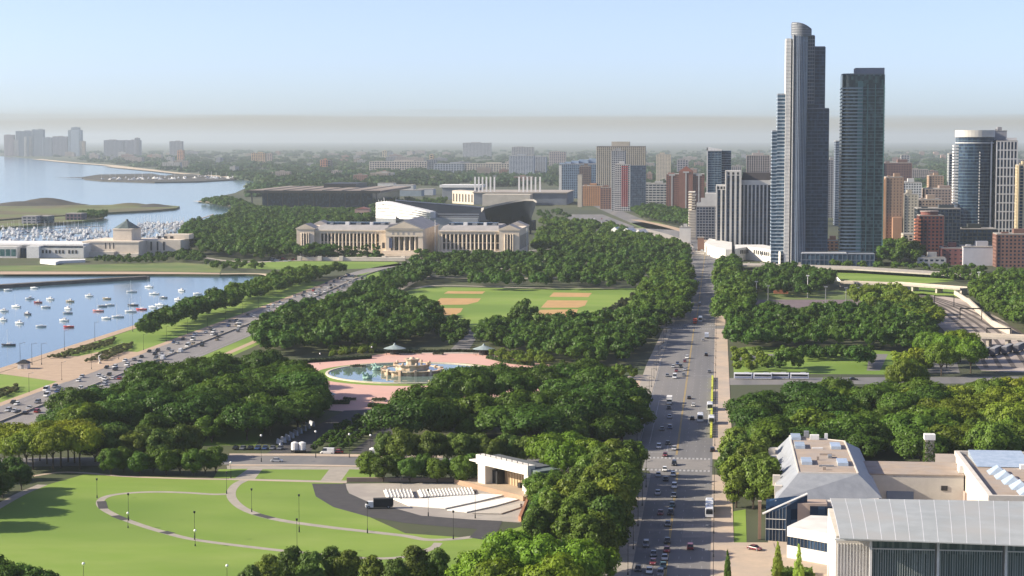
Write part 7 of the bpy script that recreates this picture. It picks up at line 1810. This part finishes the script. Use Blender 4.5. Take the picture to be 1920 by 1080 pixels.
for y in range(505, 1180, 33):
    if 668 < y < 730: continue
    street_lamp(-.4, y, -1, 'dark street lamp on the right sidewalk of the avenue', 'street lamps right of the avenue')
    xl = -23.4 if y < 690 else -30.6
    street_lamp(xl, y + 8, 1, 'dark street lamp on the left sidewalk of the avenue', 'street lamps left of the avenue')
for y in range(860, 1400, 45):
    street_lamp(-318.7, y, 1, 'tall dark lamp beside the lake drive', 'street lamps of the lake drive')
for i, (px, py, h) in enumerate(((38, 683, 1.2), (60, 684, 1.0), (78, 684, 1.0), (121, 657, 1.1), (178, 640, 1.1), (249, 622, 1.1))):
    x, y = G(px, py); t = thing('shore_lamp', 'tall lamp on the harbour promenade, number %d from the left' % (i + 1), 'street lamp', (x, y, .1), 0, 'shore lamps'); t.scale = (1.3, 1.3, 1.25); link('pole', POLE9, t); link('arm', ARM[1], t); link('lamp_head', HEAD, t, loc=(1.9, 0, 0))
PLP = [(241, 976, 8, 'k'), (365, 1012, 8, 'k'), (561, 998, 11, 'k'), (557, 1034, 9, 'k'), (689, 1000, 9, 'k'), (850, 1011, 8, 'k'), (472, 960, 7, 'k'), (182, 934, 6, 'k'), (425, 926, 7, 'k'), (752, 938, 7, 'k'), (803, 968, 8, 'k'), (891, 972, 8, 'k'),
       (433, 897, 5, 'g'), (157, 1096, 5, 'g'), (426, 1100, 5, 'g'), (1090, 1120, 11, 'g'), (240, 990, 4, 'g'), (366, 1024, 4, 'g'), (592, 858, 9, 'g'), (655, 858, 8, 'g'), (695, 860, 8, 'g'), (490, 866, 9, 'g'), (865, 862, 8, 'g'), (600, 683, 5, 'g'), (697, 670, 5, 'g')]
where = {'k': 'black loudspeaker pole', 'g': 'park lamp with white globe'}
spots = ['left loop of the lawn path', 'lower bend of the lawn loop path', 'middle of the lawn by the second path', 'lawn near the bottom row of trees', 'edge of the dark service road', 'right end of the lawn', 'lawn beside the curving walk', 'left tip of the lawn loop', 'fork of the two lawn paths', 'left end of the concert paving', 'concert seats by the truck', 'right part of the concert paving',
         'top of the curving walk', 'bottom edge at the left', 'bottom edge left of the olive trees', 'bottom edge among the bright trees', 'left loop, low beside the path', 'lower bend, low beside the path', 'cross street beside the white van', 'cross street right of the white van', 'cross street by the right approach road', 'cross street at the left', 'trees behind the concert seats', 'far left rim of the plaza', 'far rim of the plaza by the shrubs']
for (px, py, h, k), sp_ in zip(PLP, spots):
    x, y = G(px, py); t = thing('speaker_pole' if k == 'k' else 'park_lamp', where[k] + ' at the ' + sp_, 'pole' if k == 'k' else 'lamp', (x, y, .03)); s = h / 5.0; t.scale = (1.0, 1.0, s)
    link('pole', POLE5, t)
    if k == 'k': link('speaker', CAPM, t, scale=(.9, .9, .9 / s), loc=(0, 0, 5.0 - 4.6 / s))
    else: link('globe', GLOBE, t, scale=(1.3, 1.3, 1 / s * 1.3), loc=(0, 0, 5.0 - 5.0 / s * 1.3 + .2))
# lime barrier panels at the right kerb
LIME = mat('lime_panel', (.55, .58, .06), (.48, .5, .05), .8, .6)
y = 756; i = 0
while y < 945:
    t = thing('lime_barrier', 'lime yellow barrier panel standing along the right kerb of the avenue', 'barrier', (-1.9, y, .04), 0, 'lime barrier panels')
    MB().box(-.5, .4, 0, 5.6, .1, 1.3).build('panel', LIME, t)
    for k in (.4, 5.2): MB().box(-.35, .35, k - .08, k + .08, 0, .12).build('foot', DARKM, t)
    y += 6.3 if i % 7 != 5 else 14; i += 1
# shore hut, statue, signs
t = thing('shore_hut', 'small white hut with dark hipped roof on the harbour promenade', 'hut', (*G(42, 692), .1))
MB().box(-2.6, 2.6, 0, 4.4, 0, 2.8).build('wall', WALLW, t); m = MB(); m.prism([(-3.4, -.8), (3.4, -.8), (3.4, 5.2), (-3.4, 5.2)], 2.8, 4.6, pts1=[(-.6, 1.8), (.6, 1.8), (.6, 2.6), (-.6, 2.6)]); m.build('roof', DARKM, t); MB().box(-.6, .6, -.05, .02, 0, 2.1).build('door', GREYM, t)
t = thing('banner_post', 'tall rust brown post beside the museum corner', 'post', (*G(1424, 1012), .1)); MB().box(-.45, .45, 0, .9, 0, 11.2).build('shaft', TINT, t, (.30, .20, .14)); MB().box(-.55, .55, -.1, 1.0, 11.2, 11.5).build('cap', TINT, t, (.45, .35, .28))
t = thing('white_statue', 'slender white sculpture on the lawn beside the lake drive', 'statue', (*G(187, 682), 0)); m = MB(); m.cyl(0, 0, 0, 1, 1, .9, 8); m.build('plinth', STONE, t); m = MB(); m.tube((0, 0, 1), (-.6, 0, 4), .35, .25, 6); m.tube((-.6, 0, 4), (.9, .2, 5.2), .25, .1, 6); m.tube((-.5, 0, 3.4), (1.0, 0, 2.2), .22, .1, 6); m.build('figure', WHITE, t)
# ------------------------------------------------------------------ ridge street, rail cut and bridges on the right
RW = mat('retaining_wall', (.52, .46, .38), (.44, .39, .32), .1, .85)
t = thing('ridge_street', 'pale viaduct street along the foot of the towers', 'viaduct', (*G(1600, 500), 0))
def ridge(pts, z, nm, m, thick, w):
    pass
q = PX([(1360, 497), (1440, 498), (1560, 503), (1600, 504), (1800, 516), (2000, 524), (2000, 520), (1800, 511), (1600, 499), (1440, 494), (1360, 493)], 4.0)
MB().prism(local(t, q), 2.8, 4.0).build('deck', CONC, t)
for px in range(1380, 1560, 24): x, y = G(px, 499); MB().cbox(x - t.location.x, y - t.location.y + 6, -.5, 2, 3, 3.4).build('pier', RW, t)
t = thing('white_ramp', 'bright white triangular ramp wall below the ridge street', 'wall', (*G(1566, 527), 0)); 
pA, pB = local(t, [G(1553, 524), G(1577, 528)]); m = MB(); m.add([(pA[0], pA[1], -1), (pB[0], pB[1], -1), (pB[0], pB[1], .5), (pA[0] + 1.5, pA[1], 8.5), (pA[0], pA[1], 6), (pA[0], pA[1] + 3, -1), (pB[0], pB[1] + 3, -1), (pB[0], pB[1] + 3, .5), (pA[0] + 1.5, pA[1] + 3, 8.5), (pA[0], pA[1] + 3, 6)], [(0, 1, 2, 3, 4), (9, 8, 7, 6, 5), (2, 7, 8, 3), (3, 8, 9, 4), (0, 4, 9, 5)]); m.build('wall', WHITE, t)
def bridge(name, label, p0, p1, w, z, n=3, col=None):
    a, b = G(*p0, z), G(*p1, z); L_ = math.hypot(b[0] - a[0], b[1] - a[1]); t = thing(name, label, 'bridge', (a[0], a[1], 0), math.atan2(b[1] - a[1], b[0] - a[0]))
    MB().box(0, L_, 0, w, z - 1.2, z).build('deck', CONC, t)
    for yy in (0, w - .4): MB().box(0, L_, yy, yy + .4, z + .002, z + 1.0).build('parapet', RW, t)
    for k in range(n + 1): MB().box(L_ * k / n - .8, L_ * k / n + .8, 1, w - 1, -.5, z - 1.2).build('pier', RW, t)
bridge('footbridge', 'pale bridge across the lawn below the ridge street', (1575, 529), (1700, 534), 8, 4, 4)
bridge('road_bridge', 'pale road bridge over the near end of the rail yard', (1800, 551), (1905, 560), 10, 6, 3) if False else None
bridge('road_bridge', 'pale flat bridge spanning the rail cut behind the trees', (1665, 531), (1800, 541), 9, 5, 3)
bridge('road_bridge', 'concrete bridge across the rail yard at the right edge', (1815, 630), (1960, 636), 12, 6, 4)
TRK = mat('rail_track', (.07, .06, .055), (.11, .09, .08), .5, .9, coords='World')
for k in range(6):
    a = [G(1710 + k * 6, 553 + k * .2), G(1760 + k * 13, 580), G(1815 + k * 20, 625), G(1850 + k * 26, 690)]; ribbon('rail_track', a, 2.4, .12, TRK)
for i, (px, py, w_) in enumerate(((1752, 575, 36), (1800, 600, 40), (1850, 640, 44))):
    x, y = G(px, py); s = mpp(py); t = thing('rail_gantry', 'dark steel gantry over the rail tracks, %s of three' % ('farthest', 'middle', 'nearest')[i], 'gantry', (x, y, 0))
    for u in (0, w_ * s): MB().box(u - .25, u + .25, 0, .5, 0, 8).build('post', DARKM, t)
    MB().box(0, w_ * s, 0, .5, 7.2, 8.0).build('beam', DARKM, t)
for i in range(4):
    x, y = G(1838 + i * 22, 672 - i * 3); t = thing('rail_car', 'dark rail car standing in the yard at the right, number %d from the left' % (i + 1), 'rail car', (x, y, .2), -.35, 'rail cars'); MB().box(-1.5, 1.5, 0, 18, .9, 4.2).build('body', TINT, t, (.10, .10, .12)); MB().box(-1.4, 1.4, .2, 17.8, 4.2, 4.5).build('roof', TINT, t, (.3, .3, .31))
    for k in (2, 15): MB().box(-1.2, 1.2, k - 1.2, k + 1.2, .1, .9).build('bogie', DARKM, t)
t = thing('yard_wall', 'stepped pale retaining wall between rail yard and right wood', 'wall', (*G(1840, 590), 0)); pts = [G(1790, 552), G(1815, 568), G(1838, 590), G(1862, 612), G(1895, 628)]
for k in range(4):
    a, b = pts[k], pts[k + 1]; L_ = math.hypot(b[0] - a[0], b[1] - a[1]); MB().cbox((a[0] + b[0]) / 2 - t.location.x, (a[1] + b[1]) / 2 - t.location.y, -.5, L_, 1.2, 3.6 + (k % 2) * .6, rz=math.atan2(b[1] - a[1], b[0] - a[0])).build('wall_section', RW, t)
for i, (px, py, h) in enumerate(((1514, 558, 16), (1835, 545, 14), (1418, 565, 14), (1440, 568, 12), (1548, 570, 12), (1586, 572, 12), (1608, 572, 12))):
    x, y = G(px, py); f = MB(); f.tube((0, 0, 0), (0, 0, h), .3, .18, 6); f.cbox(0, 0, h, 2.4, .6, .8); o = f.build('floodlight_mast', WHITE if i < 2 else GREYM, loc=(x, y, 0)); tag(o, 'slim floodlight mast by the tennis courts and ridge, number %d counted from the nearest list' % (i + 1) if False else ['white mast before the two glass towers', 'white mast at the right wood', 'grey mast at the left end of the tennis courts', 'grey mast second along the tennis courts', 'grey mast at the middle of the tennis courts', 'grey mast third from the right end of the courts', 'grey mast at the right end of the tennis courts'][i], 'mast', 'floodlight masts')
block('clubhouse', 'small red roofed clubhouse behind the tennis courts', 'building', 1451, 1478, 541, 551, 10, (.42, .16, .10), plain=True, top_box=[])
# cars in the distant bus yard and car park
r_ = random.Random(12)
for poly, lb, gp, n in (([(1240, 452), (1290, 456), (1335, 478), (1300, 478)], 'vehicle in the bright bus yard at the end of the avenue', 'bus yard vehicles', 22), ([(1065, 405), (1125, 405), (1180, 424), (1150, 433), (1085, 426)], 'parked car in the car park right of the stadium', 'stadium car park', 22), ([(1000, 492), (1045, 490), (1045, 497), (1000, 499)], 'parked car in the small lot right of the museum', 'museum car park', 14), ([(505, 486), (548, 484), (552, 490), (505, 492)], 'parked car on the terrace left of the museum', 'terrace car park', 12)):
    for p in scatter(PX(poly), 5.2, n):
        car(r_.choice(('sedan', 'suv', 'van')), p[0], p[1], r_.choice((0, 1.57)), r_.choice(LC), lb, gp, 1)
# ================================================================== haze
hz = MB(); hz.box(-62000, 42000, -3200, 62000, -6, 262)
hm = bpy.data.materials.new('haze_air'); hm.use_nodes = True
nt = hm.node_tree; nt.nodes.remove(nt.nodes['Principled BSDF'])
pv = nt.nodes.new('ShaderNodeVolumePrincipled')
pv.inputs['Color'].default_value = (0.60, 0.67, 0.72, 1)
pv.inputs['Density'].default_value = 0.000044
pv.inputs['Anisotropy'].default_value = 0.2
nt.links.new(pv.outputs[0], nt.nodes['Material Output'].inputs['Volume'])
o = hz.build('haze', hm); tag(o, kind='stuff')
